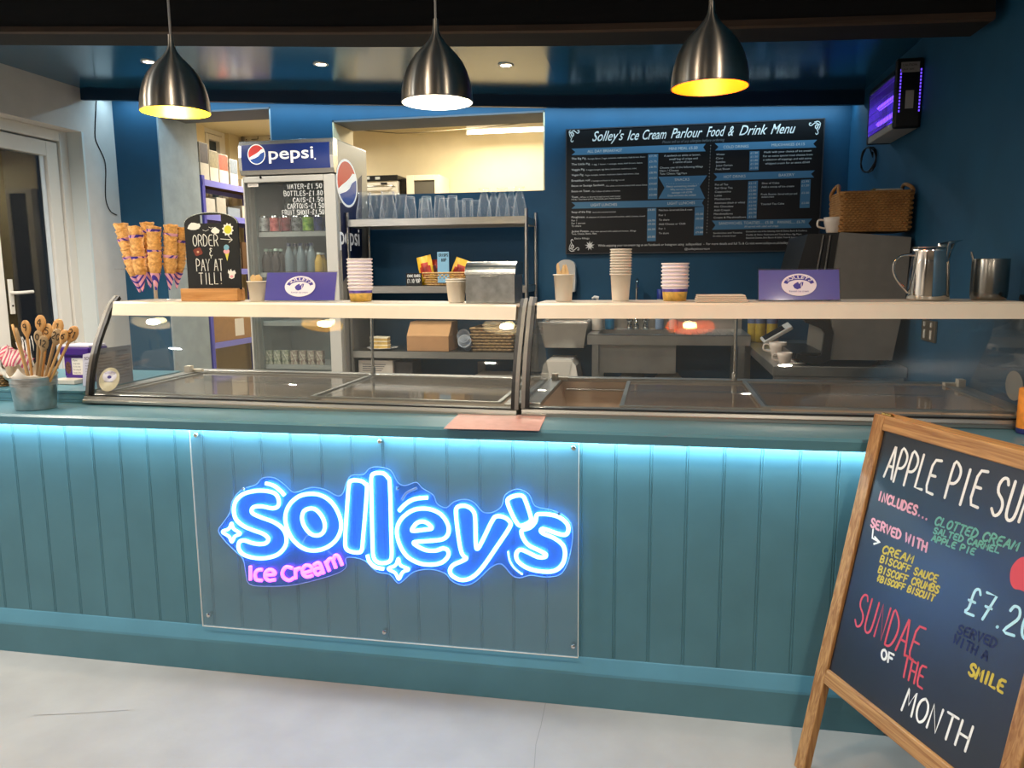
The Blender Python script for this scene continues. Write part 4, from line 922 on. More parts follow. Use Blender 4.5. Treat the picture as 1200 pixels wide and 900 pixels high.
def waffle_cone(label, loc, rot, group, slv=.067):
    t = thing('waffle_cone', label, 'waffle cone', loc, group); t.rotation_euler = rot
    mb = MB()
    prf = [(.0015, .002), (.0100, .036), (.0205, .075), (.0272, .106)]
    mb.lathe(prf+[(.0258, .1058), (.0192, .075), (.009, .038), (.0015, .012)], 20, caps=False)
    # wavy rim
    vs = []; k = 20
    for i in range(k):
        a = 2*math.pi*i/k; zz = .106+.006*max(0, math.sin(a*1.0+.5))+.0015*math.sin(a*5)
        for r_, dz in ((.0272, -.006), (.0278, 0), (.0266, 0), (.0258, -.006)): vs.append((r_*math.cos(a), r_*math.sin(a), zz+dz))
    mb.add(vs, [(4*i+j, 4*((i+1) % k)+j, 4*((i+1) % k)+j+1, 4*i+j+1) for i in range(k) for j in range(3)], smooth=True)
    mb.build('cone', WAF, t, world=False)
    mb = MB(); mb.lathe([(.0030, 0), (.0113, .036), (.0113+.0092*(slv-.036)/.031, slv)], 20, caps=False); mb.build('sleeve', SLV, t, world=False)
    return t
for lbl, pt, ptip, pyt, dy, n, py0 in (('left front', 141, 164, 343, -.035, 8, 261.5), ('left centre', 158, 167.5, 342, -.055, 8, 265), ('right centre', 180, 183, 340, -.06, 8, 264), ('rear middle', 172, 176, 338, .05, 8, 259.5), ('right front', 200, 199, 340, -.03, 8, 262.5), ('right rear', 212.5, 207, 338, .03, 8, 265)):
    tip, ax, R, step = cone_stack(lbl, pt, ptip, pyt, dy, n, '', py0)
    w0 = None
    for i in range(n):
        lab = 'striped sleeve waffle cone, %s of the %s cone pile' % (['lowest', 'second from below', 'third from below', 'fourth from below', 'fifth from below', 'sixth from below', 'seventh from below', 'topmost'][i], lbl)
        p = tip+ax*step*i
        if lbl == 'left front' and i == 0: WC0 = waffle_cone(lab, p, R, 'waffle cones on the clear stand')
        elif lbl == 'left front' and i == 2: WC1 = waffle_cone(lab, p, R, 'waffle cones on the clear stand', .097)
        else:
            c = dup(WC1 if (i*3+len(lbl)) % 4 == 1 and i > 1 else WC0, p, lab); c.rotation_euler = R; c.rotation_euler.rotate_axis('Z', i*1.9+len(lbl))
# small arched chalkboard "order & pay at till"
a = put(0, .44, 216.5, 352); b_ = put(0, .44, 284, 352)
c = (a+b_)/2; t = thing('chalk_sign', 'arched order and pay chalkboard with cloud and sun stickers on a wooden foot', 'chalkboard', c)
def SP(px, py, dy=0): v = aty(px, py, .44+dy); return v
mb = MB(); f0 = SP(216.5, 338); f1 = SP(280, 338); mb.box(a.x, .415, c.z, f1.x+.006, .475, f0.z); mb.build('wooden_foot', wood('oak_block', '#a8713a', '#c8945a', 'X', 3, .5), t, bevel=.003)
bw0, bw1 = SP(219, 300).x, SP(281, 300).x; bz0 = f0.z-.004; bz1 = SP(250, 249).z; bc = (bw0+bw1)/2; hw = (bw1-bw0)/2
arch = [(-hw, 0), (hw, 0), (hw, (bz1-bz0)*.86)]+[(hw*math.cos(a_), (bz1-bz0)*(.86+.14*math.sin(a_))) for a_ in [math.pi*k/20 for k in range(1, 20)]]+[(-hw, (bz1-bz0)*.86)]
slot = (SP(234, 252).z-bz0, SP(234, 262).z-bz0)
# the board has a hand hole: two side pieces, a cap and the lower field in one mesh
mb = MB()
sl0, sl1 = SP(233.5, 257).x-bc, SP(259.5, 257).x-bc; z0s, z1s = slot[1], slot[0]
H_ = bz1-bz0
def yarch(x): return H_*(.86+.14*math.sqrt(max(0, 1-(x/hw)**2)))
mb.prism([(-hw, 0), (hw, 0), (hw, z0s), (-hw, z0s)], (bc, .446, bz0), (1, 0, 0), (0, 0, 1), -.010 if 0 else .010)
mb.prism([(-hw, z0s), (sl0, z0s), (sl0, z1s), (sl0, yarch(sl0))]+[(-hw+(sl0+hw)*k/8, yarch(-hw+(sl0+hw)*k/8)) for k in range(7, -1, -1)], (bc, .446, bz0), (1, 0, 0), (0, 0, 1), .010)
mb.prism([(sl1, z0s), (hw, z0s)]+[(hw-(hw-sl1)*k/8, yarch(hw-(hw-sl1)*k/8)) for k in range(0, 9)], (bc, .446, bz0), (1, 0, 0), (0, 0, 1), .010)
mb.prism([(sl0, z1s), (sl1, z1s)]+[(sl1-(sl1-sl0)*k/10, yarch(sl1-(sl1-sl0)*k/10)) for k in range(0, 11)], (bc, .446, bz0), (1, 0, 0), (0, 0, 1), .010)
mb.build('board', mat('small_board_black', '#0c0d0f', .6), t)
SBY = .4355; SBN = Vector((0, -1, 0))
def sbl(body, px0, px1, pyb, pyt, m, w=.0016):
    p = aty(px0, pyb, SBY); q2 = aty(px1, pyb, SBY); h = aty(px0, pyt, SBY).z-p.z
    mb = MB(); hand(mb, body, p, (1, 0, 0), (0, 0, 1), h, w, q2.x-p.x, n=SBN, jitter=.1); mb.build('lettering', m, t)
CW = mat('chalk_pen_white', '#e8e8e4', .7)
sbl('ORDER', 226.5, 256, 288.3, 275.5, CW); sbl('&', 245.5, 250, 302, 291, CW); sbl('PAY AT', 230.5, 261.5, 317.5, 304, CW); sbl('TILL!', 234, 260.5, 333, 320, CW)
def sticker(nm, pts, m, d=0, close=True):
    mb = MB(); mb.prism([(v.x, v.z) for v in [aty(*p, SBY) for p in pts]], (0, SBY-d, 0), (1, 0, 0), (0, 0, 1), 0)
    mb.f = [f if (Vector(mb.v[f[1]])-Vector(mb.v[f[0]])).cross(Vector(mb.v[f[2]])-Vector(mb.v[f[0]])).y < 0 else tuple(reversed(f)) for f in mb.f]
    return mb.build(nm, m, t)
def blob(cx, cy, rx, ry, n=14, wob=.0, k=5): return [(cx+rx*(1+wob*math.sin(k*2*math.pi*i/n))*math.cos(2*math.pi*i/n), cy+ry*(1+wob*math.sin(k*2*math.pi*i/n))*math.sin(2*math.pi*i/n)) for i in range(n)]
sticker('cloud_sticker', [(219.5,268),(221,264),(224,261),(228,261),(231,262),(234,262),(235,265),(233,268),(229,269.5),(224,269.5)], CW)
sticker('cloud_sticker', [(247,271),(249,267.5),(252,266),(255,268),(257.5,270),(256.5,273),(252,274),(249,273)], CW)
SUNM = mat('sun_sticker', '#d3d23c', .6)
sticker('sun_sticker', blob(267, 269, 6, 7, 40, .16, 10), CW); sticker('sun_disc', blob(267, 269, 4.4, 5), SUNM, .0004)
mb = MB(); A = [aty(*p, SBY) for p in ((258.5, 280), (272, 281))]; B = [aty(*p, SBY) for p in ((268, 277), (272.3, 281), (268.3, 284))]
mb.strip(A, .0012, SBN); mb.strip(B, .0012, SBN)
for pts in (((237.5, 269.5), (241, 270.8), (244.5, 269)), ((244.5, 266), (247, 267.4), (249.5, 266.3))): mb.strip([aty(*p, SBY) for p in pts], .0007, SBN)
mb.build('arrow_and_birds', CW, t)
sticker('poppy_sticker', blob(232, 295, 5.2, 4.8, 20, .12, 4), mat('poppy_red_brown', '#7d3424', .6)); sticker('poppy_centre', blob(232, 295.2, 1.3, 1.3), mat('poppy_centre', '#d8b08c', .6), .0004)
sticker('cone_sticker', [(263, 295), (268.5, 295.5), (266.3, 306)], mat('cone_sticker_yellow', '#d8cf58', .6)); sticker('scoop_sticker', blob(265.5, 294.6, 3.6, 3), mat('scoop_pink', '#e2a3ae', .6), .0004); sticker('scoop_sticker', blob(265.4, 290, 3.2, 3.4), mat('scoop_blue', '#6fa5c4', .6), .0006)
sticker('cow_sticker', [(267.5,315.5),(269,318),(270.5,315),(272,318),(275,316.5),(276.5,320),(275,322),(274.5,325.5),(271.5,327),(268.5,325.5),(268.5,321.5),(267,319.5)], CW); sticker('cow_nose', blob(271.6, 324, 2, 1.6), mat('cow_nose_pink', '#e79aa8', .6), .0004)
mb = MB(); v = [(bc+x, .4355, bz0+z) for x, z in arch]; mb.tube(v[2:], .0014, 6); mb.build('silver_edge', mat('silver_glitter', '#b9c2bd', .5, noise=.5, scale=300), t)
# metal bread bin with rolled lid
a = put(0, .46, 550, 356); b_ = put(0, .46, 606, 356); c = (a+b_)/2; t = thing('bread_bin', 'galvanised metal bread bin with rolled lid, right end of the left shelf', 'bread bin', c)
w = (b_.x-a.x)/2; h = aty(578, 306, .40).z-c.z; y0, y1 = .41, .575
mb = MB(); mb.sweep([(y0, c.z), (y0, c.z+h*.70), (y0+.006, c.z+h*.70), (y1-.012, c.z+h*.70), (y1, c.z+h*.66), (y1, c.z)], c.x-w, c.x+w); mb.build('body', GALV, t, bevel=.003)
mb = MB(); arc_ = [(y0-.003+.065*(1-math.cos(k*math.pi/16)), c.z+h*.68+h*.32*math.sin(k*math.pi/16)) for k in range(9)]
arc_ += [(y1, c.z+h*.985), (y1+.002, c.z+h*.68)]
mb.sweep(arc_, c.x-w-.003, c.x+w+.003); mb.f and mb.build('lid', mat('galvanised_lid', '#c4c6c0', .25, 1., noise=.12, scale=60, bump=.05), t, bevel=.002)
mb = MB(); mb.tube([(c.x-.03, y0-.004, c.z+h*.64), (c.x-.03, y0-.018, c.z+h*.65), (c.x+.03, y0-.018, c.z+h*.65), (c.x+.03, y0-.004, c.z+h*.64)], .0022, 6); mb.build('handle', STEEL, t)
# folded papers
q = put(0, .36, 846, 361); t = thing('folded_napkins', 'pile of folded pale napkins on the right shelf', 'napkins', q)
mb = MB()
for i in range(4):
    x0 = aty(815+i*.6, 360, .345).x; x1 = aty(876-i*.8, 360, .345).x; z = q.z+.0004+i*.006
    mb.box(x0, .336+i*.003, z, x1, .46, z+.0052)
mb.build('paper', mat('napkin_paper', '#d9c9b4', .85, noise=.04), t, bevel=.002)
# polished jug
q = put(0, .46, 1087, 351); t = thing('steel_jug', 'polished steel water jug with looped handle and spout', 'jug', q)
J = lambda px, py: aty(px, py, .46)
rr = (J(1112, 350).x-J(1063, 350).x)/2; ht = J(1087, 290).z-q.z
mb = MB(); mb.lathe([(0, .001), (rr*.96, .001), (rr, .006), (rr*1.0, .02), (rr*.97, ht*.4), (rr*.90, ht*.75), (rr*.86, ht*.92), (rr*.88, ht), (rr*.85, ht), (rr*.83, ht*.92), (rr*.86, ht*.75), (rr*.95, .02), (0, .012)], 40); mb.build('body', CHROME, t, world=False)
mb = MB()
vs = []
for k in range(9):
    a_ = -1.0+2.0*k/8; f = math.cos(a_*1.45)
    for zz, ext in ((ht*.72, .0), (ht*.90, .10), (ht*1.03, .30), (ht*1.08, .62)):
        vs.append((rr*(.88+ext*max(f, 0)**1.4)*math.cos(a_*.9), rr*(.88+ext*.1)*math.sin(a_*.9), zz-.0*f+(ht*.05*max(f, 0) if ext > .2 else 0)))
mb.add(vs, [(4*i+j, 4*i+4+j, 4*i+5+j, 4*i+1+j) for i in range(8) for j in range(3)], smooth=True); o = mb.build('spout', CHROME, t, world=False)
sm = o.modifiers.new('solid', 'SOLIDIFY'); sm.thickness = .0012
mb = MB(); hp_ = [J(1070, 299), J(1058, 299.5), J(1049, 306), J(1047, 317), J(1052, 329), J(1064, 343)]; mb.tube(catmull(hp_, 5, False), .0042, 8); mb.build('handle', CHROME, t)
mb = MB(); vs = []
for i in range(11):
    a_ = math.pi*.5+math.pi*i/10
    vs += [(rr*.84*math.cos(a_), rr*.84*math.sin(a_), ht*1.0), (rr*.87*math.cos(a_), rr*.87*math.sin(a_), ht*1.03)]
mb.tube([(rr*.86*math.cos(2*math.pi*k/30), rr*.86*math.sin(2*math.pi*k/30), ht) for k in range(30)], .0018, 6, True); mb.build('rim', CHROME, t, world=False)
# brushed steel pot with a spoon
q = put(0, .46, 1158, 351); t = thing('steel_pot', 'brushed steel straight sided pot beside the jug', 'pot', q)
K = lambda px, py: aty(px, py, .46)
rr2 = (K(1180, 330).x-K(1137, 330).x)/2; h2 = K(1158, 303.5).z-q.z
mb = MB(); mb.lathe([(0, 0), (rr2*.86, 0), (rr2*.94, .004), (rr2*.985, .012), (rr2*1.0, .03), (rr2*1.0, h2-.002), (rr2*.99, h2), (rr2*.95, h2-.001), (rr2*.955, .02), (rr2*.85, .006), (0, .006)], 36); mb.build('body', mat('brushed_pot_steel', '#8f8d86', .22, 1, noise=.1, scale=30, stretch=(1, 1, .05)), t, world=False)
mb = MB(); mb.tube([(rr2*.99*math.cos(2*math.pi*k/36), rr2*.99*math.sin(2*math.pi*k/36), h2) for k in range(36)], .0015, 6, True); mb.build('rim', CHROME, t, world=False)
p0 = K(1150, 340); p1 = K(1138.5, 295)
t = thing('teaspoon', 'teaspoon handle standing in the brushed steel pot', 'spoon', p0)
mb = MB(); mb.tube([p0, p0.lerp(p1, .6), p0.lerp(p1, .9), p1], [.0022, .0028, .0045, .0035], 8); mb.build('handle', CHROME, t)
# leaflet lying on the ledge
pts = [aty(0, 0, 1)]*0+[atz(x, y, .9215) for x, y in ((520, 502.5), (632, 505), (640, 487.5), (538, 485))]
t = thing('leaflet', 'pink printed leaflet in a clear sleeve lying on the counter ledge', 'leaflet', pts[0])
mb = MB(); mb.add(pts+[p+Vector((0, 0, .0015)) for p in pts], [(3, 2, 1, 0), (4, 5, 6, 7), (0, 1, 5, 4), (1, 2, 6, 5), (2, 3, 7, 6), (3, 0, 4, 7)]); mb.build('sheet', mat('pink_leaflet', '#d9a79c', .22, noise=.06, scale=30), t)
mb = MB(); ex = (pts[1]-pts[0]).normalized(); ey = (pts[3]-pts[0]).normalized()
o_ = pts[3]-ey*.012+ex*.01+Vector((0, 0, .0021)); type_on(mb, "solley's", o_, ex, ey, .022, .09)
for i in range(5):
    for j in range(3): type_on(mb, ['Two scoops and sauce', 'Served with cream', 'Fresh fruit and syrup'][(i+j) % 3], o_-ey*(.013+.013*i)+ex*(.10*j), ex, ey, .008, .075)
mb.build('print', mat('leaflet_print', '#8a5a58', .5), t)

# ================================================================ left end of the counter: bucket, basket, tub
def B0(px, py, y=.055): return aty(px, py, y)
q = atz(42, 474, .92); q.y = .06; q = aty(42, 473, .06); q.z = .9205
t = thing('metal_bucket', 'small galvanised bucket lined with tissue on the counter ledge', 'bucket', q)
rt = (B0(63.5, 441).x-B0(20, 441).x)/2; rb = rt*.84; hb_ = B0(42, 441).z-q.z
mb = MB(); mb.lathe([(0, .003), (rb-.003, .003), (rb, 0), (rb+.001, .003), (rb+(rt-rb)*.72, hb_*.72), (rb+(rt-rb)*.75+.0018, hb_*.745), (rb+(rt-rb)*.78, hb_*.77), (rb+(rt-rb)*.80, hb_*.80), (rb+(rt-rb)*.83+.0018, hb_*.825), (rb+(rt-rb)*.86, hb_*.85), (rt, hb_-.003), (rt+.002, hb_), (rt-.001, hb_), (rb+(rt-rb)*.7-.001, hb_*.7), (rb-.004, .006), (0, .006)], 40); mb.build('body', GALV, t, world=False)
mb = MB(); vs = []; k = 60
rnd = random.Random(11)
for i in range(k):
    a_ = 2*math.pi*i/k
    up_ = hb_+.022+.014*math.sin(a_*4+.6)+.010*math.sin(a_*7)+.012*math.sin(a_*1.0-1.2)
    vs += [(rt*.93*math.cos(a_), rt*.93*math.sin(a_), hb_*.7), (rt*.97*math.cos(a_), rt*.97*math.sin(a_), hb_-.001), ((rt*(1.03+.06*math.sin(a_*5)))*math.cos(a_), (rt*(1.03+.06*math.sin(a_*5)))*math.sin(a_), hb_+.004+.3*(up_-hb_)), (rt*(.92+.14*math.sin(a_*5+1))*math.cos(a_), rt*(.92+.14*math.sin(a_*5+1))*math.sin(a_), up_)]
mb.add(vs, [(4*i+j, 4*((i+1) % k)+j, 4*((i+1) % k)+j+1, 4*i+j+1) for i in range(k) for j in range(3)], smooth=True)
mb.build('tissue_lining', mat('white_tissue', '#ddd5c6', .8), t, world=False)
WSP = wood('beech_spoon', '#c08a4e', '#d7a566', 'Z', 2.0, .5); WSG = wood('worn_spoon', '#8d7350', '#a88a62', 'Z', 2.0, .55); INK = mat('black_ink', '#15130f', .6)
base = q+Vector((0, 0, .02))
def big_spoon(label, head_px, head_py, num, hw, hh, dy, m, brot=0, lean=0):
    hd_ = aty(head_px, head_py, .06+dy)
    fx = (hd_-base)
    b = base+Vector((fx.x*.10, dy*.3, 0))
    t = thing('wooden_spoon', label, 'wooden spoon', b, 'numbered wooden spoons in the bucket')
    d = (hd_-b); L_ = d.length; d.normalize()
    s = d.cross(Vector((math.sin(brot), math.cos(brot), 0))).normalized(); n = s.cross(d).normalized()
    if n.y > 0: n = -n; s = -s
    if s.x < 0: s = -s
    tot = L_+hh*.5; hw = hw*1.42
    vs = []; prof_ = [(0, .0045, .004), (.4, .0045, .004), (tot-hh-.012 if 0 else (L_-hh*.55)/tot, .0048, .004)]
    rings = [(0, .0045, .004), (L_*.5, .0048, .0042), (L_-hh*.62, .0052, .0042), (L_-hh*.45, hw*.55, .0045), (L_-hh*.22, hw*.92, .005), (L_, hw, .005), (L_+hh*.22, hw*.92, .005), (L_+hh*.40, hw*.62, .0045), (L_+hh*.48, hw*.28, .004)]
    K_ = 12
    for l_, a_, c_ in rings:
        for j in range(K_):
            th = 2*math.pi*j/K_; vs.append(b+d*l_+s*a_*math.cos(th)+n*c_*math.sin(th))
    mb = MB(); nr = len(rings)
    mb.add(vs, [(i*K_+j, i*K_+(j+1) % K_, (i+1)*K_+(j+1) % K_, (i+1)*K_+j) for i in range(nr-1) for j in range(K_)], smooth=True)
    mb.add(vs[:K_], [tuple(reversed(range(K_)))]); mb.add(vs[-K_:], [tuple(range(K_))])
    mb.build('spoon_body', m, t)
    if num:
        mb = MB(); hgt = hh*.42; wd = hw*(.75 if len(num) == 1 else 1.25)
        o_ = hd_-d*hgt*.45-s*wd*.5+n*.0062
        hand(mb, num, o_, s, d, hgt, .0017, wd, n=n, jitter=0); mb.build('number', INK, t)
big_spoon('wooden spoon marked nine leaning left in the bucket', 30.5, 384, '9', .0145, .056, -.005, WSP)
big_spoon('tallest wooden spoon marked four in the bucket', 47.5, 378.5, '4', .0165, .060, .015, WSP)
big_spoon('wooden spoon marked five behind the darker spoons in the bucket', 56, 388, '5', .015, .056, .02, WSP)
big_spoon('wooden spoon marked one and dots behind twenty in the bucket', 68, 383, '1', .0165, .060, .012, WSP)
big_spoon('worn dark wooden spoon marked nought in the bucket', 45, 395, '0', .014, .05, -.012, WSG)
big_spoon('worn wooden spoon marked twelve at the front of the bucket', 51, 402, '12', .0155, .056, -.03, WSG)
big_spoon('worn wooden spoon marked twenty, middle right of the bucket', 67, 394, '20', .0165, .058, -.01, WSG)
big_spoon('wooden spoon marked six leaning right low in the bucket', 75, 394, '6', .0125, .052, -.02, WSP)
big_spoon('wooden spoon marked twenty-one leaning furthest right in the bucket', 85.5, 391, '21', .0155, .062, -.012, WSP)
big_spoon('plain wooden spoon between the left pair in the bucket', 17, 389, '', .010, .06, .03, WSP, .9)
big_spoon('worn edge-on wooden spoon behind nine in the bucket', 21, 393, '', .008, .06, .02, WSG, 1.1)
# low basket of striped paper bags
STR = {}
def striped(nm, a, b_, sc, direction='X'):
    m = mat(nm, a, .7); nt = m.node_tree; N = nt.nodes; L = nt.links
    tc = N.new('ShaderNodeTexCoord'); wv = N.new('ShaderNodeTexWave'); wv.bands_direction = direction; wv.inputs['Scale'].default_value = sc; wv.inputs['Distortion'].default_value = .6
    L.new(tc.outputs['Object'], wv.inputs['Vector']); rp = N.new('ShaderNodeValToRGB'); rp.color_ramp.interpolation = 'CONSTANT'
    rp.color_ramp.elements[0].color = (*lin(a), 1); rp.color_ramp.elements[1].position = .5; rp.color_ramp.elements[1].color = (*lin(b_), 1)
    L.new(wv.outputs['Fac'], rp.inputs[0]); L.new(rp.outputs[0], N['Principled BSDF'].inputs['Base Color']); return m
PINKS = striped('pink_striped_paper', '#c85a74', '#ecd2c6', 22); BLKS = striped('black_striped_paper', '#1d1d22', '#e6dfd5', 26)
def weave(nm, c1_, c2_, sx, sz):
    m = mat(nm, c1_, .7); nt = m.node_tree; N = nt.nodes; L = nt.links; b = N['Principled BSDF']
    tc = N.new('ShaderNodeTexCoord'); mp = N.new('ShaderNodeMapping'); mp.inputs['Rotation'].default_value = (math.pi/2, 0, 0); L.new(tc.outputs['Object'], mp.inputs[0])
    bk = N.new('ShaderNodeTexBrick'); bk.inputs['Scale'].default_value = 1; bk.inputs['Brick Width'].default_value = sx; bk.inputs['Row Height'].default_value = sz; bk.inputs['Mortar Size'].default_value = min(sx, sz)*.13; bk.inputs['Mortar Smooth'].default_value = .9
    bk.inputs['Color1'].default_value = (*lin(c1_), 1); bk.inputs['Color2'].default_value = (*lin(c2_), 1); bk.inputs['Mortar'].default_value = (*[x*.35 for x in lin(c1_)], 1)
    L.new(mp.outputs[0], bk.inputs['Vector']); L.new(bk.outputs['Color'], b.inputs['Base Color'])
    bp = N.new('ShaderNodeBump'); bp.inputs['Strength'].default_value = .6; bp.inputs['Distance'].default_value = .004; bp.invert = True; L.new(bk.outputs['Fac'], bp.inputs['Height']); L.new(bp.outputs[0], b.inputs['Normal']); return m
def woven_box(mb, x0, x1, y0, y1, z0, z1, flare=0., strand=.006, rows=8, cols=14):
    """a basket: woven strands on four sides and a floor"""
    def rect(f): return (x0-flare*f, x1+flare*f, y0-flare*f, y1+flare*f)
    import itertools
    per = []
    for r_ in range(rows):
        f = (r_+.5)/rows; a, b_, c_, d = rect(f); z = z0+(z1-z0)*f
        pts = []
        def seg_(p, q2, n):
            for k in range(n):
                t_ = k/n; pts.append((Vector(p).lerp(Vector(q2), t_), k))
        seg_((a, c_, z), (b_, c_, z), cols*2); m_ = max(4, int(cols*(y1-y0)/(x1-x0)))*2; seg_((b_, c_, z), (b_, d, z), m_); seg_((b_, d, z), (a, d, z), cols*2); seg_((a, d, z), (a, c_, z), m_)
        cx, cy = (a+b_)/2, (c_+d)/2
        out = []
        for i, (p, k) in enumerate(pts):
            n_ = Vector((p.x-cx, p.y-cy, 0)); n_ = Vector((1 if p.x >= b_-1e-4 else -1 if p.x <= a+1e-4 else 0, 1 if p.y >= d-1e-4 else -1 if p.y <= c_+1e-4 else 0, 0))
            out.append(p+n_*strand*.42*(1 if (i+r_) % 2 else -1))
        mb.tube(out, strand*.55, 6, True, flat=(0, 0, 1))
    mb.box(x0+.002, y0+.002, z0, x1-.002, y1-.002, z0+.006)
bx1 = aty(19.5, 440, .30).x; bz = .9665
t = thing('wicker_basket', 'low wicker basket of striped paper bags at the left end of the counter', 'basket', (bx1-.2, .32, bz))
mb = MB(); woven_box(mb, bx1-.34, bx1-.012, .24, .42, bz, bz+.05, .008, .008, 6, 16); mb.build('woven_body', mat('brown_wicker', '#8a6a44', .75, noise=.35, scale=70), t)
def paper_bag(label, cx, cy, cz, w, h, m, rot, tilt, seed):
    t = thing('paper_bag', label, 'paper bag', (cx, cy, cz), 'striped paper bags in the basket'); t.rotation_euler = (tilt, rot[0], rot[1])
    r_ = random.Random(seed); n = 9
    vs = []
    for side in (-1, 1):
        for j in range(n):
            for i in range(n):
                u, v = i/(n-1)-.5, j/(n-1)
                puff = .020*math.cos(u*math.pi)*math.sin(min(1, v*1.1+.05)*math.pi*.95)
                vs.append((u*w*(1+.12*math.sin(v*5+seed)), side*(puff+.0012)+.006*math.sin(u*11+v*7+seed), v*h+.010*math.sin(u*9+seed)*v))
    f = []
    for j in range(n-1):
        for i in range(n-1):
            a = j*n+i; f.append((a, a+1, a+n+1, a+n)); a += n*n; f.append((a+1, a, a+n, a+n+1))
    mb = MB(); mb.add(vs, f, smooth=True); mb.build('bag', m, t, world=False); return t
paper_bag('pink striped paper bag lying at the front of the basket', bx1-.012, .30, bz+.045, .12, .105, PINKS, (.45, .25), .2, 1)
paper_bag('pink striped paper bag leaning left in the basket', bx1-.085, .29, bz+.04, .13, .13, PINKS, (-.30, .1), .2, 2)
paper_bag('pink striped paper bag folded behind the white tissue bag', bx1-.12, .33, bz+.05, .12, .12, PINKS, (1.1, 0), .1, 4)
paper_bag('black and white striped paper bag standing behind nine', aty(36, 420, .33).x, .33, bz+.03, .055, .155, BLKS, (-.1, .3), .05, 3)
paper_bag('black and white striped paper bag across the basket top', bx1-.16, .36, bz+.105, .18, .04, BLKS, (.22, 0), .2, 6)
paper_bag('white paper bag crumpled at the basket rim beside the bucket', bx1-.03, .262, bz+.03, .09, .07, mat('white_tissue', '#ddd5c6', .8), (.6, .3), .5, 5)
# purple dispenser box and the leaflet beside it
t = thing('wafer_tub', 'purple lidded wafer tub with white label on the raised worktop', 'tub', (aty(91, 455, .42).x, .45, .9665))
Wt = lambda px, py: aty(px, py, .40)
PURB = mat('purple_carton', '#4a2383', .45); PURD = mat('purple_lid', '#3d1c77', .35)
x0, x1 = Wt(74.5, 430).x, Wt(106, 430).x; zb = .9665
mb = MB(); mb.box(x0+.004, .40, zb, x1, .50, Wt(90, 441).z); mb.build('base', PURD, t, bevel=.006)
mb = MB(); mb.box(x0+.002, .405, Wt(90, 441).z, x1-.002, .495, Wt(90, 417).z); mb.build('carton', PURB, t)
mb = MB(); mb.box(x0-.008, .392, Wt(90, 417).z, x1+.003, .507, Wt(90, 407).z); mb.build('lid', PURD, t, bevel=.006)
mb = MB(); mb.box(x0-.002, .398, Wt(90, 407).z, x1+.002, .50, Wt(90, 404.5).z); mb.build('lid_top', mat('pale_lid_top', '#cfc6d6', .5), t, bevel=.002)
mb = MB(); p = Wt(84.5, 440); p2_ = Wt(100, 420); mb.add([(p.x, .4042, p.z+.003), (p2_.x, .4042, p.z+.003), (p2_.x, .4042, p2_.z), (p.x, .4042, p2_.z)], [(0, 1, 2, 3)]); mb.build('label', PAPER, t)
mb = MB()
for i in range(5): type_on(mb, ['Plain', 'crisp wafer', 'for ice cream', 'fan shaped', 'keep dry'][i], (p.x+.006, .4038, p2_.z-.013-.0125*i), (1, 0, 0), (0, 0, 1), .010 if i else .012, None if i == 0 else .034)
p = Wt(75.5, 441); p2_ = Wt(83, 421)
mb.build('label_print', mat('grey_print', '#55505e', .6), t)
mb = MB(); disc(mb, (p.lerp(p2_, .5).x, .4042, p.lerp(p2_, .5).z), (1, 0, 0), (0, 0, 1), .013, .026, 20); mb.build('label_picture', mat('brown_print', '#5b3a33', .6, noise=.6, scale=90), t)
t = thing('menu_card', 'narrow white menu card leaning against the left freezer end', 'leaflet', (aty(102, 455, .30).x, .30, .9665))
V = lambda px, py: aty(px, py, .30)
a, b_, c, d = V(97.5, 457), V(107.5, 457), V(109, 413), V(97, 415.5)
for v in (a, b_): v.z = .967
mb = MB(); mb.add([a, b_, c, d]+[v+Vector((0, .0015, 0)) for v in (a, b_, c, d)], [(0, 1, 2, 3), (7, 6, 5, 4), (0, 4, 5, 1), (1, 5, 6, 2), (2, 6, 7, 3), (3, 7, 4, 0)]); mb.build('card', mat('lilac_paper', '#cfc9d6', .7), t)
mb = MB(); type_on(mb, 'SOL', d+Vector((.006, -.0008, -.022)), (1, 0, .1), (0, 0, 1), .018, .026)
for i in range(9): type_on(mb, ['cones', 'tubs', 'wafers', 'sundaes', 'shakes'][i % 5], d+Vector((.007, -.0008, -.036-.011*i)), (1, 0, .05), (0, 0, 1), .008, .022)
mb.build('print', INK, t)
t = thing('white_carton', 'flat white carton under the worktop tub beside the bucket', 'box', (aty(73, 455, .36).x, .36, .9665))
mb = MB(); mb.box(aty(63, 455, .34).x, .33, .9668, aty(90, 455, .34).x, .395, .985); mb.build('box', mat('plain_white_card', '#cdc5b8', .7), t, bevel=.002)
t = thing('menu_sheet', 'printed grey menu sheet standing behind the left end pane', 'leaflet', (0, 0, 0))
pts = [aty(x, y, .62) for x, y in ((112, 418), (164, 402), (164, 441), (112, 459))]; t.location = (pts[3].x, .62, .968)
for p in pts[2:]: p.z = max(p.z, .968)
mb = MB(); XE = XF0-.012
pts = [Vector((XE, y, z)) for y, z in ((.25, .9665), (.25, 1.118), (.46, 1.118), (.46, .9665))]
t.location = (XE, .35, .9665)
mb.add(pts+[p-Vector((.002, 0, 0)) for p in pts], [(3, 2, 1, 0), (4, 5, 6, 7), (0, 1, 5, 4), (1, 2, 6, 5), (2, 3, 7, 6), (3, 0, 4, 7)]); mb.build('sheet', mat('grey_sheet', '#8e8f9a', .6), t)
mb = MB()
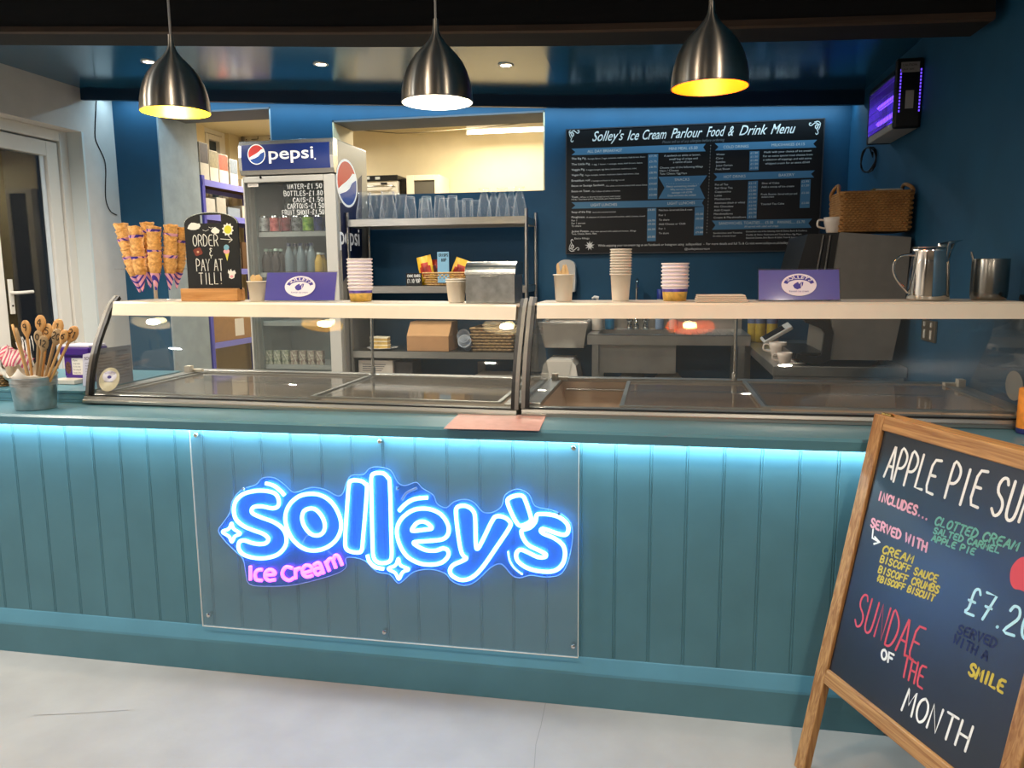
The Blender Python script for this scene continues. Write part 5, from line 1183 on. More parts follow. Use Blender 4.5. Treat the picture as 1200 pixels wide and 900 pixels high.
for j in range(2):
    type_on(mb, ['SUNDAES', 'COLD DRINKS'][j], (XE+.0008, .265+.10*j, 1.095), (0, 1, 0), (0, 0, 1), .011)
    for i in range(8): type_on(mb, ['Two scoops with sauce', 'Brownie and cream', 'Fruit and wafer', 'Honeycomb crunch'][(i+j) % 4], (XE+.0008, .265+.10*j, 1.078-.0125*i), (0, 1, 0), (0, 0, 1), .0085, .075)
mb.build('print', mat('dark_print', '#3a3a48', .6), t)
# orange tin at the right end of the ledge
q = atz(1203, 497, .921); t = thing('orange_tin', 'orange and blue tin on the ledge, cut by the right edge of the picture', 'tin', (aty(1207, 490, .10).x, .10, .9205))
mb = MB(); hT = aty(1200, 455, .10).z-.9205; mb.lathe([(0, 0), (.032, 0), (.033, .003), (.033, .016)], 28, mi=1); mb.lathe([(.033, .016), (.033, hT-.004), (.031, hT), (0, hT)], 28, caps=False); mb.build('can', [mat('orange_print', '#e08a2c', .45, noise=.2, scale=40), mat('dark_blue_print', '#26306e', .45)], t, world=False)
# ================================================================ menu board on the back wall
MY = WB-.028
def mp(x, y): v = aty(x, y, MY); return v
A_, B_, C_ = mp(664, 151.5), mp(966, 140.4), mp(663.4, 297)
mx0, mx1 = A_.x, B_.x; mz1 = (A_.z+B_.z)/2; mz0 = C_.z
t = thing('menu_board', 'large black food and drink menu board with blue banners on the navy wall', 'menu board', ((mx0+mx1)/2, WB-.02, mz0))
mb = MB(); mb.box(mx0, MY, mz0, mx1, WB-.002, mz1); mb.build('board', mat('menu_black', '#121214', .38, spec=.4), t, bevel=.002)
mb = MB(); e = .006; mb.box(mx0-e, MY-.003, mz1-.001, mx1+e, WB-.002, mz1+e); mb.box(mx0-e, MY-.003, mz0-e, mx1+e, WB-.002, mz0+.001); mb.box(mx0-e, MY-.003, mz0, mx0+.001, WB-.002, mz1); mb.box(mx1-.001, MY-.003, mz0, mx1+e, WB-.002, mz1)
mb.build('thin_frame', mat('menu_frame_dark', '#3a3b40', .35), t)
BLU = mat('menu_blue', '#4f7f9f', .5); MWH = mat('menu_white', '#e2e0da', .5); MDIM = mat('menu_grey', '#6b6f72', .5)
def q4(x, y): return (660+x/5.625, 140+y/5.625)
def q5(x, y): return (810+x/5.625, 135+y/5.625)
ban, tx, dim = MB(), MB(), MB()
UX, UZ = Vector((1, 0, 0)), Vector((0, 0, 1)); MN = Vector((0, -1, 0))
def poly(mbx, pts, d=.0006):
    P = [mp(*p) for p in pts]; b = len(mbx.f)
    mbx.prism([(p.x, p.z) for p in P], (0, MY-d, 0), UX, UZ, 0)
    for i in range(b, len(mbx.f)):
        f = mbx.f[i]; v = [Vector(mbx.v[k]) for k in f]
        if (v[1]-v[0]).cross(v[2]-v[0]).y > 0: mbx.f[i] = tuple(reversed(f))
def line(body, p, h, x1=None, align='L', mbx=None, shear=0., bold=0., d=.0010):
    """h: cap height in pixels of the photograph's scale; x1: where the line ends"""
    a = mp(*p); s = abs(mp(p[0], p[1]-h).z-a.z)/.70
    w = (mp(x1, p[1]).x-a.x) if x1 else None
    type_on(mbx or tx, body, (a.x, MY-d, a.z), UX, UZ, s, w, align, 0, shear, bold)
# title in a sloping script
tt = MB()
for body, x0, x1, y in (("Solley's", 694, 731, 165.5), ("Ice", 735, 749, 164.3), ("Cream", 753, 781, 163.6), ("Parlour", 786, 823, 162), ("Food", 828, 850, 160), ("&", 853, 860, 159.2), ("Drink", 866, 899, 158.5), ("Menu", 903, 932, 157)):
    line(body, (x0, y), 11.5, x1, mbx=tt, shear=.45, bold=.006)
tt.build('title_lettering', MWH, t)
line('Please tell us of any allergies before ordering', (776, 168), 3.2, 849, mbx=dim, shear=.3)
def banner(pts, notch=True): poly(ban, pts)
banner([q4(55,193), (827, 168.5), (824, 172.5), (827, 177.3), q4(55,236), q4(80,214)])
banner([q4(55,546), (825, 233.5), (822.5, 238), (825, 241.8), q4(55,588), q4(80,566)])
banner([q5(155,185), q5(830,162), q5(805,188), q5(825,213), q5(157,233), q5(180,209)])
banner([q5(147,383), q5(815,364), q5(790,387), q5(810,411), q5(150,432), q5(172,407)])
banner([q5(137,695), q5(797,682), q5(772,712), q5(793,742), q5(137,755), q5(160,725)])
banner([q4(628,378), q5(105,397), q5(55,470), q5(92,550), q4(628,522), q4(668,450)])
for pts in ([q4(560,230), q4(626,227), q4(620,524), q4(558,525)], [q4(555,585), q4(614,583), q4(610,802), q4(552,803)], [q5(24,607), q5(84,604), q5(78,790), q5(18,792)],
            [q5(386,238), q5(450,236), q5(444,362), q5(382,364)], [q5(376,436), q5(440,432), q5(430,682), q5(366,683)], [q5(724,426), q5(788,422), q5(780,610), q5(714,612)]): poly(ban, pts)
ban.build('blue_banners', BLU, t)
for b_, p, x1 in (('ALL DAY BREAKFAST', q4(160,220), q4(388,0)[0]), ('MINI MEAL £5.50', q4(697,202), q4(885,0)[0]), ('LIGHT LUNCHES', q4(183,573), q4(355,0)[0]), ('LIGHT LUNCHES', q4(688,562), q4(868,0)[0]), ('COLD DRINKS', q5(212,219), q5(378,0)[0]), ('MILKSHAKES £4.15', q5(530,206), q5(748,0)[0]), ('HOT DRINKS', q5(215,415), q5(358,0)[0]), ('BAKERY', q5(577,404), q5(680,0)[0]), ('SANDWICHES, TOASTIES..... £5.50    PANINIS..... £6.70', q5(182,722), q5(748,0)[0]), ('SNACKS', q4(735,406), q4(832,0)[0])):
    line(b_, p, 3.2, x1)
L4 = [('The Big Pig', ' - Sausage, Bacon, 2 eggs, tomatoes, mushrooms, Hash brown, Beans', 55, 265, 540), ('The Little Pig', ' - 1 egg, 1 bacon, 1 sausage, toast, hash brown, beans', 55, 302, 522), ('Veggie Pig', ' - 2 veggie sausages, egg, beans, hash brown, mushrooms, toast', 55, 338, 482), ('Vegan Pig', ' - Vegan sausages, tomato, mushroom, beans, hash brown, toast', 55, 373, 500), ('Breakfast roll', ' - 2 sausages and bacon or fried egg in a roll', 55, 410, 402), ('Bacon or Sausage Sandwich', ' - On white or brown bread with sauce, Extra', 55, 444, 553), ('Beans on Toast', ' - On 2 slices of white or brown', 55, 480, 375), ('Toast', ' - White or Brown bread served with butter', 55, 518, 380),
      ('Soup of the Day', ' - Served with crusty bread and butter', 55, 617, 348), ('Ploughmans', ' - A selection of cheese served with pickles, salad, chutney, bread', 55, 650, 538), ('For 1', '', 55, 672, 90), ('For 1 person', '', 55, 690, 145), ('To share', '', 55, 708, 118), ('Jacket Potato', ' - Any two served with salad and butter, fillings', 55, 744, 480), ('Tuna, Cheese, Beans, Ham', '', 55, 760, 220), ('Extra fillings', '', 75, 790, 172)]
for hd, rest, x, y, x1 in L4:
    p = q4(x, y)
    if not rest: line(hd, p, 2.0, q4(x1, 0)[0])
    else:
        xm = x+min(len(hd)*8.6, (x1-x)*.5)
        line(hd, p, 2.2, q4(xm, 0)[0], bold=.012); line(rest, (q4(xm+4, 0)[0], p[1]-.1), 1.7, q4(x1, 0)[0])
line('Honey, Chocolate spread, Marmalade, Jam, Peanut butter', q4(55, 532), 1.7, q4(380, 0)[0])
for b_, x, y, x1 in (('A sandwich on white or brown,', 665, 246, 905), ('small bag of crisps and', 700, 268, 885), ('a carton of juice', 725, 288, 848), ('Choose one of the following fillings', 637, 325, 920), ('Ham / Cheese', 637, 345, 762), ('Tuna / Cheese / Egg Mayo', 637, 365, 815), ('Fancy something smaller?', 682, 448, 882), ('Why not try a toasted', 705, 468, 860), ('sausage roll £2.95', 716, 488, 850), ('Crisps and sweets also available', 688, 508, 876), ('Nachos', 630, 604, 690), (' - Served with Salsa & cream', 692, 603, 850), ('For 1', 630, 637, 672), ('To share', 630, 668, 700), ('Add Cheese or Chilli', 630, 696, 805), ('For 1', 630, 726, 670), ('To share', 630, 756, 696)):
    line(b_, q4(x, y), 2.2, q4(x1, 0)[0])
for b_, x, y, x1 in (('Water', 165, 265, 222), ('Cans', 163, 290, 210), ('Bottles', 163, 315, 225), ('Juice Carton', 163, 338, 272), ('Fruit Shoot', 161, 362, 255), ('Made with your choice of ice cream', 480, 250, 792), ('For an extra special treat choose from', 474, 276, 798), ('a selection of toppings and add some', 474, 300, 792), ('whipped cream for an extra £0.60', 487, 325, 780),
                     ('Pot of Tea', 157, 464, 243), ('Earl Grey Tea', 156, 487, 272), ('Cappuccino', 156, 511, 262), ('Latte', 155, 536, 202), ('Mochaccino', 155, 559, 258), ('Americano (black or white)', 153, 585, 353), ('Hot Chocolate', 152, 609, 277), ('Add Cream', 150, 633, 255), ('Marshmallows', 149, 657, 274), ('Cream & Marshmallows', 148, 681, 360), ('Slice of Cake', 465, 455, 580), ('Add a scoop of ice cream', 463, 479, 678), ('Fruit Scone', 460, 528, 560), (' - Served with jam and', 562, 526, 697), ('clotted cream', 462, 545, 545), ('Toasted Tea Cake', 458, 592, 612), ('All served with salad and crisps', 350, 740, 575), ('Sandwiches and Toasties', 146, 782, 336), ('On white or brown bread', 143, 802, 292), ('Choose from one of the following: Ham & Cheese, Bacon & Cranberry,', 360, 772, 765), ('Cheddar & Onion, Mushroom and Tuna & Mayo, Egg Mayo,', 360, 794, 728), ('Salami & Cheese, Brie Bacon & Salad, Tuna & Sweetcorn', 360, 814, 726)):
    line(b_, q5(x, y), 2.2 if y < 770 else 1.8, q5(x1, 0)[0])
for x, ys, vals in ((592, (248, 284, 320, 357, 393, 430, 466, 503), ('£7.75', '£5.75', '£8.95', '£8.95', '£4.50', '£4.60', '£3.50', '£2.00')), (582, (602, 672, 696, 730, 780), ('£4.85', '£6.95', '£9.50', '£6.50', '£0.80'))):
    for y, v in zip(ys, vals): line(v, q4(x-24, y), 2.2, q4(x+24, 0)[0])
for x, ys, vals in ((54, (658, 688, 748, 778), ('£5.50', '£8.50', '£7.50', '£9.80')), (415, (256, 280, 304, 328, 354), ('£1.50', '£1.50', '£1.80', '£1.50', '£1.50')), (404, (455, 480, 503, 527, 552, 577, 602, 625, 650, 675), ('£2.15', '£2.25', '£2.80', '£2.80', '£2.80', '£2.50', '£2.95', '£0.70', '£0.70', '£1.10')), (752, (443, 470, 518, 585), ('£2.95', '£1.20', '£2.50', '£2.00'))):
    for y, v in zip(ys, vals): line(v, q5(x-24, y), 2.2, q5(x+24, 0)[0])
line('While enjoying your ice cream tag us on Facebook or Instagram using  solleysofdeal  -  For more details and full Ts & Cs visit www.solleys.co.uk/solleysdeal', q4(230, 838), 2.6, q5(678, 0)[0])
line('@solleysicecream', q4(800, 860), 2.4, q5(122, 0)[0])
dots = [q5(128-.035*i*26+0, 200+i*20.5) for i in range(29)]
for p in dots:
    c = mp(*p); disc(tx, (c.x, MY-.001, c.z), UX, UZ, .0022, .0022, 6)
for i in range(14):
    c = mp(*q4(680+i*16.2, 424)); disc(tx, (c.x, MY-.0012, c.z), UX, UZ, .0018, .0018, 6)
tx.f = [f if (Vector(tx.v[f[1]])-Vector(tx.v[f[0]])).cross(Vector(tx.v[f[2]])-Vector(tx.v[f[0]])).y < 0 else tuple(reversed(f)) for f in tx.f]
tx.build('menu_lettering', MWH, t); dim.build('faint_lettering', MDIM, t)
def flourish(c, sx, sz):
    mb = MB(); k = .030
    def S(seq, w): mb.strip([(c.x+sx*x*k, MY-.001, c.z+sz*z*k) for x, z in [(p.x, p.y) for p in catmull([Vector((*p, 0)) for p in seq], 5, False)]], w, MN)
    S([(0, 0), (.5, .5), (1.0, .4), (1.5, 0), (1.9, .1), (1.9, .5), (1.6, .5)], .0022); S([(0, 0), (.4, -.6), (.2, -1.2), (.1, -1.6), (.4, -1.9), (.6, -1.6)], .0022)
    S([(-.2, .2), (.3, .2), (.7, -.1), (.6, -.6), (.2, -.5), (.3, -.1)], .0028); S([(-.3, .4), (.2, .8), (.9, .7)], .002); S([(-.3, .4), (-.2, -.3), (.05, -.9)], .002)
    return mb
for p, sx, sz in ((q4(48, 92), 1, 1), (q4(48, 846), 1, -1), (q5(842, 66), -1, 1), (q5(796, 852), -1, -1)):
    flourish(mp(*p), sx, sz).build('corner_flourish', MWH, t)
mb = MB(); c = mp(*q4(175, 832)); n = 9
mb.prism([(c.x+(.034 if i % 2 == 0 else .014)*math.cos(math.pi*i/n+.2)*1.0, c.z+(.034 if i % 2 == 0 else .014)*math.sin(math.pi*i/n+.2)) for i in range(2*n)], (0, MY-.001, 0), UX, UZ, 0)
mb.f = [f if (Vector(mb.v[f[1]])-Vector(mb.v[f[0]])).cross(Vector(mb.v[f[2]])-Vector(mb.v[f[0]])).y < 0 else tuple(reversed(f)) for f in mb.f]
mb.build('star_burst', MWH, t)

# ================================================================ drinks fridge
FX0, FX1, FY0, FY1 = -2.738, -2.078, 2.47, 3.03
FT = 2.262; FH = 2.045
fr = thing('drinks_fridge', 'tall glass door drinks fridge with lit blue cola header', 'fridge', ((FX0+FX1)/2, (FY0+FY1)/2, 0))
FGREY = mat('fridge_grey', '#b9b7b0', .4); FSIDE = mat('fridge_side_silver', '#a19d94', .35, .3); FIN = mat('fridge_liner', '#77807e', .5); FNAVY = mat('fridge_navy', '#141f45', .4)
mb = MB(); w = .03
mb.box(FX0, FY0+.05, .02, FX0+w, FY1, FT); mb.box(FX1-w, FY0+.05, .02, FX1, FY1, FT); mb.box(FX0+w, FY1-.04, .02, FX1-w, FY1, FT); mb.box(FX0+w, FY0+.05, FT-.03, FX1-w, FY1-.04, FT); mb.box(FX0+w, FY0+.05, .02, FX1-w, FY1-.04, .30); mb.box(FX0+w, FY0+.05, FH-.02, FX1-w, FY0+.09, FT-.03)
mb.build('cabinet', FSIDE, fr, bevel=.006)
mb = MB(); mb.box(FX0+w, FY1-.05, .30, FX1-w, FY1-.041, FH-.02); mb.box(FX0+w, FY0+.1, .30, FX0+w+.008, FY1-.05, FH-.02); mb.box(FX1-w-.008, FY0+.1, .30, FX1-w, FY1-.05, FH-.02)
mb.build('liner', FIN, fr)
# header with bulging face
mb = MB(); prf = [(FY0+.05, FH), (FY0-.005, FH), (FY0-.022, FH+.03), (FY0-.028, (FH+FT)/2), (FY0-.022, FT-.03), (FY0-.005, FT), (FY0+.05, FT)]
mb.sweep(prf, FX0, FX1); mb.build('header', FNAVY if 0 else mat('header_chrome', '#c9c9c6', .25, .8), fr, bevel=.004)
HDR = mat('header_blue', '#1b2d66', .25, emit='#13204f', estr=.5)
mb = MB(); pr2 = [(FY0-.0235, FH+.028), (FY0-.0295, (FH+FT)/2), (FY0-.0235, FT-.028)]
hx0, hx1 = FX0+.022, FX1-.022
vs = [(x, y, z) for x in (hx0, hx1) for y, z in pr2]; mb.add(vs, [(0, 3, 4, 1), (1, 4, 5, 2)], smooth=True); mb.build('header_panel', HDR, fr)
HY = FY0-.0305
def fp(x, y): return aty(x, y, HY)
def globe(name, c, rx, rz, place, par):
    R_ = 28; LR = mat('logo_red', '#cf3a35', .4, emit='#cf3a35', estr=.12); LB = mat('logo_blue', '#2453a8', .4); LW_ = mat('logo_white', '#f2f2f0', .4, emit='#f2f2f0', estr=.25)
    m = MB(); m.add([place(rx*math.cos(2*math.pi*k/R_), rz*math.sin(2*math.pi*k/R_), .0) for k in range(R_)], [tuple(range(R_))]); m.build('logo_disc', LW_, par)
    s = .90
    ang0, ang1 = math.radians(20), math.radians(205)
    top = [(s*math.cos(a), s*math.sin(a)) for a in [math.radians(32+k*(200-32)/14) for k in range(15)]]
    wav = [(-.5, -.12), (-.1, .06), (.25, .25), (.55, .48)]
    m = MB(); P_ = top+wav; tri = tessellate_polygon([[Vector((x, y, 0)) for x, y in P_]]); m.add([place(rx*x, rz*y, .0006) for x, y in P_], [tuple(t_) for t_ in tri])
    bot = [(s*math.cos(a), s*math.sin(a)) for a in [math.radians(215+k*(375-215)/14) for k in range(15)]]
    wav2 = [(.45, .05), (.2, -.2), (-.15, -.36), (-.5, -.45)]
    m2 = MB(); P2 = bot+wav2; tri = tessellate_polygon([[Vector((x, y, 0)) for x, y in P2]]); m2.add([place(rx*x, rz*y, .0006) for x, y in P2], [tuple(t_) for t_ in tri])
    m.build('logo_red_field', LR, par); m2.build('logo_blue_field', LB, par)
c = fp(300.5, 181); r_ = (fp(311, 181).x-fp(290, 181).x)/2
globe('logo', c, r_, r_*1.02, lambda x, z, d: (c.x+x, HY-d, c.z+z), fr)
mb = MB(); a = fp(315, 186.8); b_ = fp(367.5, 186.8); hgt = (fp(315, 176).z-a.z)
type_on(mb, 'pepsi', (a.x, HY-.0004, a.z), UX, UZ, hgt/.53, b_.x-a.x, bold=.012)
mb.f = [f if (Vector(mb.v[f[1]])-Vector(mb.v[f[0]])).cross(Vector(mb.v[f[2]])-Vector(mb.v[f[0]])).y < 0 else tuple(reversed(f)) for f in mb.f]
c2p = fp(369.3, 186); disc(mb, (c2p.x, HY-.0004, c2p.z), UX, UZ, .005, .005, 12); mb.build('logo_lettering', _mc['logo_white'], fr)
# door
DY0, DY1 = FY0, FY0+.045
mb = MB(); dx0, dx1, dz0, dz1 = FX0+.004, FX1-.004, .32, FH-.008
gx0, gx1, gz0, gz1 = aty(288.5, 260, DY0).x, aty(381, 260, DY0).x, .40, aty(330, 213, DY0).z
mb.box(dx0, DY0, dz0, gx0, DY1, dz1); mb.box(gx1, DY0, dz0, dx1, DY1, dz1); mb.box(gx0, DY0, gz1, gx1, DY1, dz1); mb.box(gx0, DY0, dz0, gx1, DY1, gz0)
mb.build('door_frame', FGREY, fr, bevel=.004)
mb = MB(); mb.box(gx0, DY0+.012, gz0, gx1, DY0+.016, gz1); mb.build('door_glass', sheet_glass('fridge_glass', (.92, .94, .93), .06, .022, (.5, .55, .55), .03), fr)
mb = MB(); c = aty(305.5, 208, DY0); mb.lathe([(0, 0), (.008, 0), (.008, .004), (.004, .006), (0, .006)], 14, M=Matrix.Translation((c.x, DY0, c.z)) @ Matrix.Rotation(math.pi/2, 4, 'X')); mb.build('door_lock', BLKPL, fr)
mb = MB(); mb.box(FX0+.01, FY0+.02, .04, FX1-.01, FY0+.05, .30); 
for i in range(8): mb.box(FX0+.04, FY0+.012, .07+.026*i, FX1-.04, FY0+.02, .082+.026*i)
mb.build('kick_grille', FNAVY, fr)
fz = [aty(330, y, FY0+.10).z for y in (272.5, 320, 377, 427.5)]
for z in fz:
    mb = MB(); mb.box(FX0+.05, FY0+.09, z-.028, FX1-.05, FY0+.10, z+.004)
    for k in range(9): mb.box(FX0+.05, FY0+.10+k*.045, z-.006, FX1-.05, FY0+.106+k*.045, z)
    for k in range(10): mb.box(FX0+.05+k*.06, FY0+.10, z-.010, FX0+.054+k*.06, FY0+.48, z-.006)
    mb.build('wire_shelf', mat('grey_wire_shelf', '#9a9c99', .45), fr)
mb = MB(); a = aty(289.5, 219, DY0); b_ = aty(301.5, 214, DY0); mb.box(a.x, DY0+.0105, a.z, b_.x, DY0+.0118, b_.z); mb.build('glass_label', PAPER, fr)
mb = MB(); a = aty(291, 217.6, DY0); type_on(mb, 'KEEP COLD', (a.x, DY0+.010, a.z), UX, UZ, .010, b_.x-a.x-.01); mb.build('glass_label_print', INK, fr)
CWF = mat('window_pen_white', '#dfe2df', .7)
for body, x0, x1, yb, yt in (('WATER-£1.50', 337, 377.5, 221.5, 215), ('BOTTLES-£1.80', 333, 378.5, 229.8, 223.3), ('CANS-£1.50', 343.5, 379, 237, 231), ('CARTONS-£1.50', 337, 380, 244.5, 238), ('FRUIT SHOOT-£1.50', 331, 380, 252, 245.5)):
    p = aty(x0, yb, DY0+.011); q2 = aty(x1, yb, DY0+.011); h = aty(x0, yt, DY0+.011).z-p.z
    mb = MB(); hand(mb, body, p, UX, UZ, h*.84, .0021, q2.x-p.x, n=MN, jitter=.2); mb.build('pen_writing', CWF, fr)
# pictures on the fridge's right side
SX = FX1+.001
def sp(x, y): return atx(x, y, SX)
mb = MB()
pts = [sp(x, y) for x, y in ((394, 237), (402, 238), (410, 232), (416, 222), (420, 210), (424, 205), (424, 300), (395, 330))]
for p in pts: p.y = min(max(p.y, FY0+.055), FY1-.004)
mb.prism([(p.y, p.z) for p in pts], (SX, 0, 0), (0, 1, 0), (0, 0, 1), .0006); mb.build('side_navy_print', FNAVY, fr)
a, b_, c_, d_ = sp(394, 215), sp(418.5, 215), sp(407, 187), sp(407, 243)
cc = Vector((SX, (a.y+b_.y)/2, (c_.z+d_.z)/2))
globe('side_logo', cc, abs(b_.y-a.y)/2, abs(c_.z-d_.z)/2, lambda y, z, d: (SX+.001+d, cc.y+y, cc.z+z), fr)
p = sp(398, 275); mb = MB(); type_on(mb, 'pepsi', (SX+.0012, p.y, p.z-.06), (0, 1, 0), UZ, .17, None, bold=.01); mb.build('side_lettering', _mc['logo_white'], fr)
# drinks in the fridge
def can(label, loc, col, group, col2='#d7d7d3'):
    t = thing('drink_can', label, 'drink can', loc, group)
    m = [mat('can_'+col, col, .3, .3, noise=.35, scale=35, col2=col2), mat('can_metal', '#c6c6c4', .25, 1.)]
    mb = MB(); mb.lathe([(0, .004), (.024, .002), (.027, 0), (.033, .010)], 20, mi=1, caps=False); mb.lathe([(.033, .010), (.033, .100)], 20, mi=0, caps=False); mb.lathe([(.033, .100), (.027, .112), (.0265, .115), (.025, .113), (0, .112)], 20, mi=1, caps=False)
    mb.build('can_body', m, t, world=False); return t
z = fz[0]+.0005; y = FY0+.14
for px, col, c2_, lab in ((309.5, '#8e9494', '#c9cccb', 'silver grey drink can, leftmost on the top fridge shelf'), (322, '#b32226', '#d86a66', 'bright red drink can on the top fridge shelf'), (335, '#6d1a22', '#93323a', 'dark red drink can on the top fridge shelf'), (347.5, '#191a1d', '#8e8f92', 'black and white drink can on the top fridge shelf'), (360.5, '#4f9a30', '#a6c94a', 'green drink can on the top fridge shelf'), (373.5, '#1c2350', '#39427a', 'navy drink can, rightmost on the top fridge shelf')):
    p = aty(px, 268, y); can(lab, (p.x, y, z), col, 'cans on the top fridge shelf', c2_)
    p = aty(px, 268, y); can('drink can of the rear row behind the '+lab.split(' drink')[0]+' can', (p.x, y+.085, z), col, 'cans on the top fridge shelf', c2_)
def bottle(label, loc, body, cap, group, h=.20, r=.03):
    t = thing('drink_bottle', label, 'drink bottle', loc, group)
    mb = MB(); mb.lathe([(0, .002), (r*.9, 0), (r, .006), (r, h*.52), (r*.93, h*.60), (r*.62, h*.76), (r*.42, h*.85), (r*.40, h*.92), (0, h*.92)], 18); mb.build('bottle_body', body, t, world=False)
    mb = MB(); mb.lathe([(r*.46, h*.90), (r*.48, h*.99), (r*.40, h), (0, h)], 14); mb.build('cap', cap, t, world=False); return t
COLA = mat('cola_dark', '#1a0f0b', .12); CLRB = mat('pale_water_bottle', '#6e7d84', .15, spec=.6); JUIC = mat('orange_juice', '#c9a44a', .2)
z = fz[1]+.0005
for i, (px, py, body, cap, lab) in enumerate(((313, .14, COLA, ('cap_green', '#a9c3b3'), 'dark cola bottle with pale green cap, leftmost in the fridge'), (318.5, .22, COLA, ('cap_green', '#a9c3b3'), 'dark cola bottle with pale cap in the rear row of the fridge'), (324.5, .14, COLA, ('cap_green', '#a9c3b3'), 'dark cola bottle, second from the left in the fridge'), (330.5, .20, COLA, ('cap_green', '#a9c3b3'), 'dark cola bottle beside the clear bottles in the fridge'),
        (340, .14, CLRB, ('cap_blue', '#20305c'), 'clear water bottle with navy cap beside the cola bottles'), (347.5, .22, CLRB, ('cap_blue', '#20305c'), 'clear water bottle with navy cap in the rear left of the fridge'), (353.5, .14, CLRB, ('cap_blue', '#20305c'), 'clear water bottle with navy cap in the middle of the shelf'), (361, .22, CLRB, ('cap_blue', '#20305c'), 'clear water bottle with navy cap in the rear right of the fridge'), (366, .14, CLRB, ('cap_blue', '#20305c'), 'clear water bottle with navy cap beside the juice bottles'), (374.5, .14, JUIC, ('cap_white', '#d9dad2'), 'squat orange juice bottle, front right in the fridge'), (379, .20, JUIC, ('cap_white', '#d9dad2'), 'squat orange juice bottle at the fridge wall'))):
    p = aty(px, 320, FY0+py); hh = .135 if body is JUIC else (.165 if body is COLA else .20)
    bottle(lab, (min(p.x, FX1-.075), FY0+py, z), body, mat(cap[0], cap[1], .35), 'bottles in the drinks fridge', hh, .03)
def carton(label, loc, col, group):
    t = thing('drink_carton', label, 'drink carton', loc, group)
    mb = MB(); mb.box(-.024, -.018, 0, .024, .018, .098); mb.build('carton_body', mat('carton_'+col, col, .5, noise=.5, scale=50, col2='#c9c4b0'), t, world=False, bevel=.002)
    mb = MB(); mb.tube([(.018, -.0185, .02), (-.014, -.0185, .088)], .0018, 6); mb.build('straw', PAPER, t, world=False); return t
z = fz[3]+.0005
for i, (px, col, nm) in enumerate(((317, '#3f6a2f', 'green'), (326.5, '#3f6a2f', 'green'), (336, '#3f6a2f', 'green'), (346, '#8a3222', 'red'), (356, '#8a3222', 'red'), (366, '#8a3222', 'red'), (376, '#9a3c26', 'red'))):
    p = aty(px, 425, FY0+.13); t_ = ['leftmost', 'second from the left', 'beside the red cartons', 'beside the green cartons', 'second of the four red', 'third of the four red', 'rightmost'][i]
    carton('%s drink carton low in the fridge, %s' % (nm, t_), (min(p.x, FX1-.07), FY0+.13, z), col, 'cartons low in the drinks fridge')

# ================================================================ steel shelving with glasses
RX0, RX1, RY0, RY1 = -2.062, -.852, 2.60, 2.985
rk_ = thing('steel_shelving', 'open stainless steel shelving unit with glasses beside the drinks fridge', 'shelving', ((RX0+RX1)/2, 2.8, 0))
RT = 1.752; RM = 1.312; RL = .876; RB = .52
for x in (RX0, RX1):
    for y_ in (RY0, RY1):
        mb = MB(); mb.tube([(x, y_, .002), (x, y_, 1.80)], .0125, 10); mb.build('post', STEEL, rk_)
for z in (RT, RM, RL, RB):
    mb = MB(); mb.box(RX0, RY0-.012, z-.002, RX1, RY1+.008, z); mb.box(RX0, RY0-.013, z-.045, RX1, RY0-.011, z); mb.box(RX0, RY1+.007, z-.045, RX1, RY1+.009, z); mb.box(RX0, RY0-.012, z-.045, RX0+.002, RY1+.008, z); mb.box(RX1-.002, RY0-.012, z-.045, RX1, RY1+.008, z)
    mb.build('shelf', STEEL, rk_)
GLASS = glassware('clear_glass')
def gthing(name, label, cat, px, y, group, z=RT):
    p = aty(px, 250, y); return thing(name, label, cat, (p.x, y, z+.0006), group)
def closed(o, i): return o+i
def jug(label, px, y, s=1.0):
    t = gthing('glass_jug', label, 'glass jug', px, y, 'glass jugs on the steel shelf')
    H_ = .185*s
    out = [(0, 0), (.050, 0), (.058, .006), (.060, .02), (.054, .07), (.042, .12), (.037, .15), (.043, .178), (.046, H_)]
    inn = [(.043, H_), (.040, .178), (.034, .15), (.039, .12), (.051, .07), (.056, .022), (.050, .009), (0, .009)]
    mb = MB(); mb.lathe([(r*s, z*s if z != H_ else z) for r, z in out+inn], 28); mb.build('body', GLASS, t, world=False)
    mb = MB(); mb.tube(catmull([Vector(p) for p in ((.040*s, 0, .168*s), (.068*s, 0, .172*s), (.086*s, 0, .150*s), (.084*s, 0, .10*s), (.066*s, 0, .055*s), (.055*s, 0, .05*s))], 5, False), .0055, 8); mb.build('handle', GLASS, t, world=False); return t
jug('glass jug at the left end of the steel shelf', 427.5, 2.68); jug('glass jug behind the leftmost jug on the steel shelf', 441, 2.86); jug('glass jug in front, second from the left on the steel shelf', 455, 2.68); jug('glass jug behind, beside the tumblers on the steel shelf', 470, 2.86, .97)
def tumbler(label, px, y):
    t = gthing('glass_tumbler', label, 'glass', px, y, 'stacking tumblers on the steel shelf')
    out = [(.040, 0), (.0405, .03), (.039, .052), (.042, .055), (.042, .062), (.038, .066), (.034, .10), (.031, .142), (.029, .146), (0, .146)]
    inn = [(0, .136), (.027, .136), (.031, .10), (.035, .066), (.0365, .03), (.0375, 0), (.040, 0)]
    mb = MB(); mb.lathe(out+inn, 26, caps=False); mb.build('glass_body', GLASS, t, world=False); return t
for px, y, lab in ((481, 2.68, 'upturned stacking tumbler nearest the glass jugs'), (500, 2.68, 'upturned stacking tumbler, second of the front row of four'), (515.5, 2.68, 'upturned stacking tumbler, third of the front row of four'), (530.5, 2.68, 'upturned stacking tumbler nearest the short straight tumblers'), (497, 2.84, 'upturned stacking tumbler behind the second of the front row'), (520, 2.84, 'upturned stacking tumbler behind the third of the front row')): tumbler(lab, px, y)
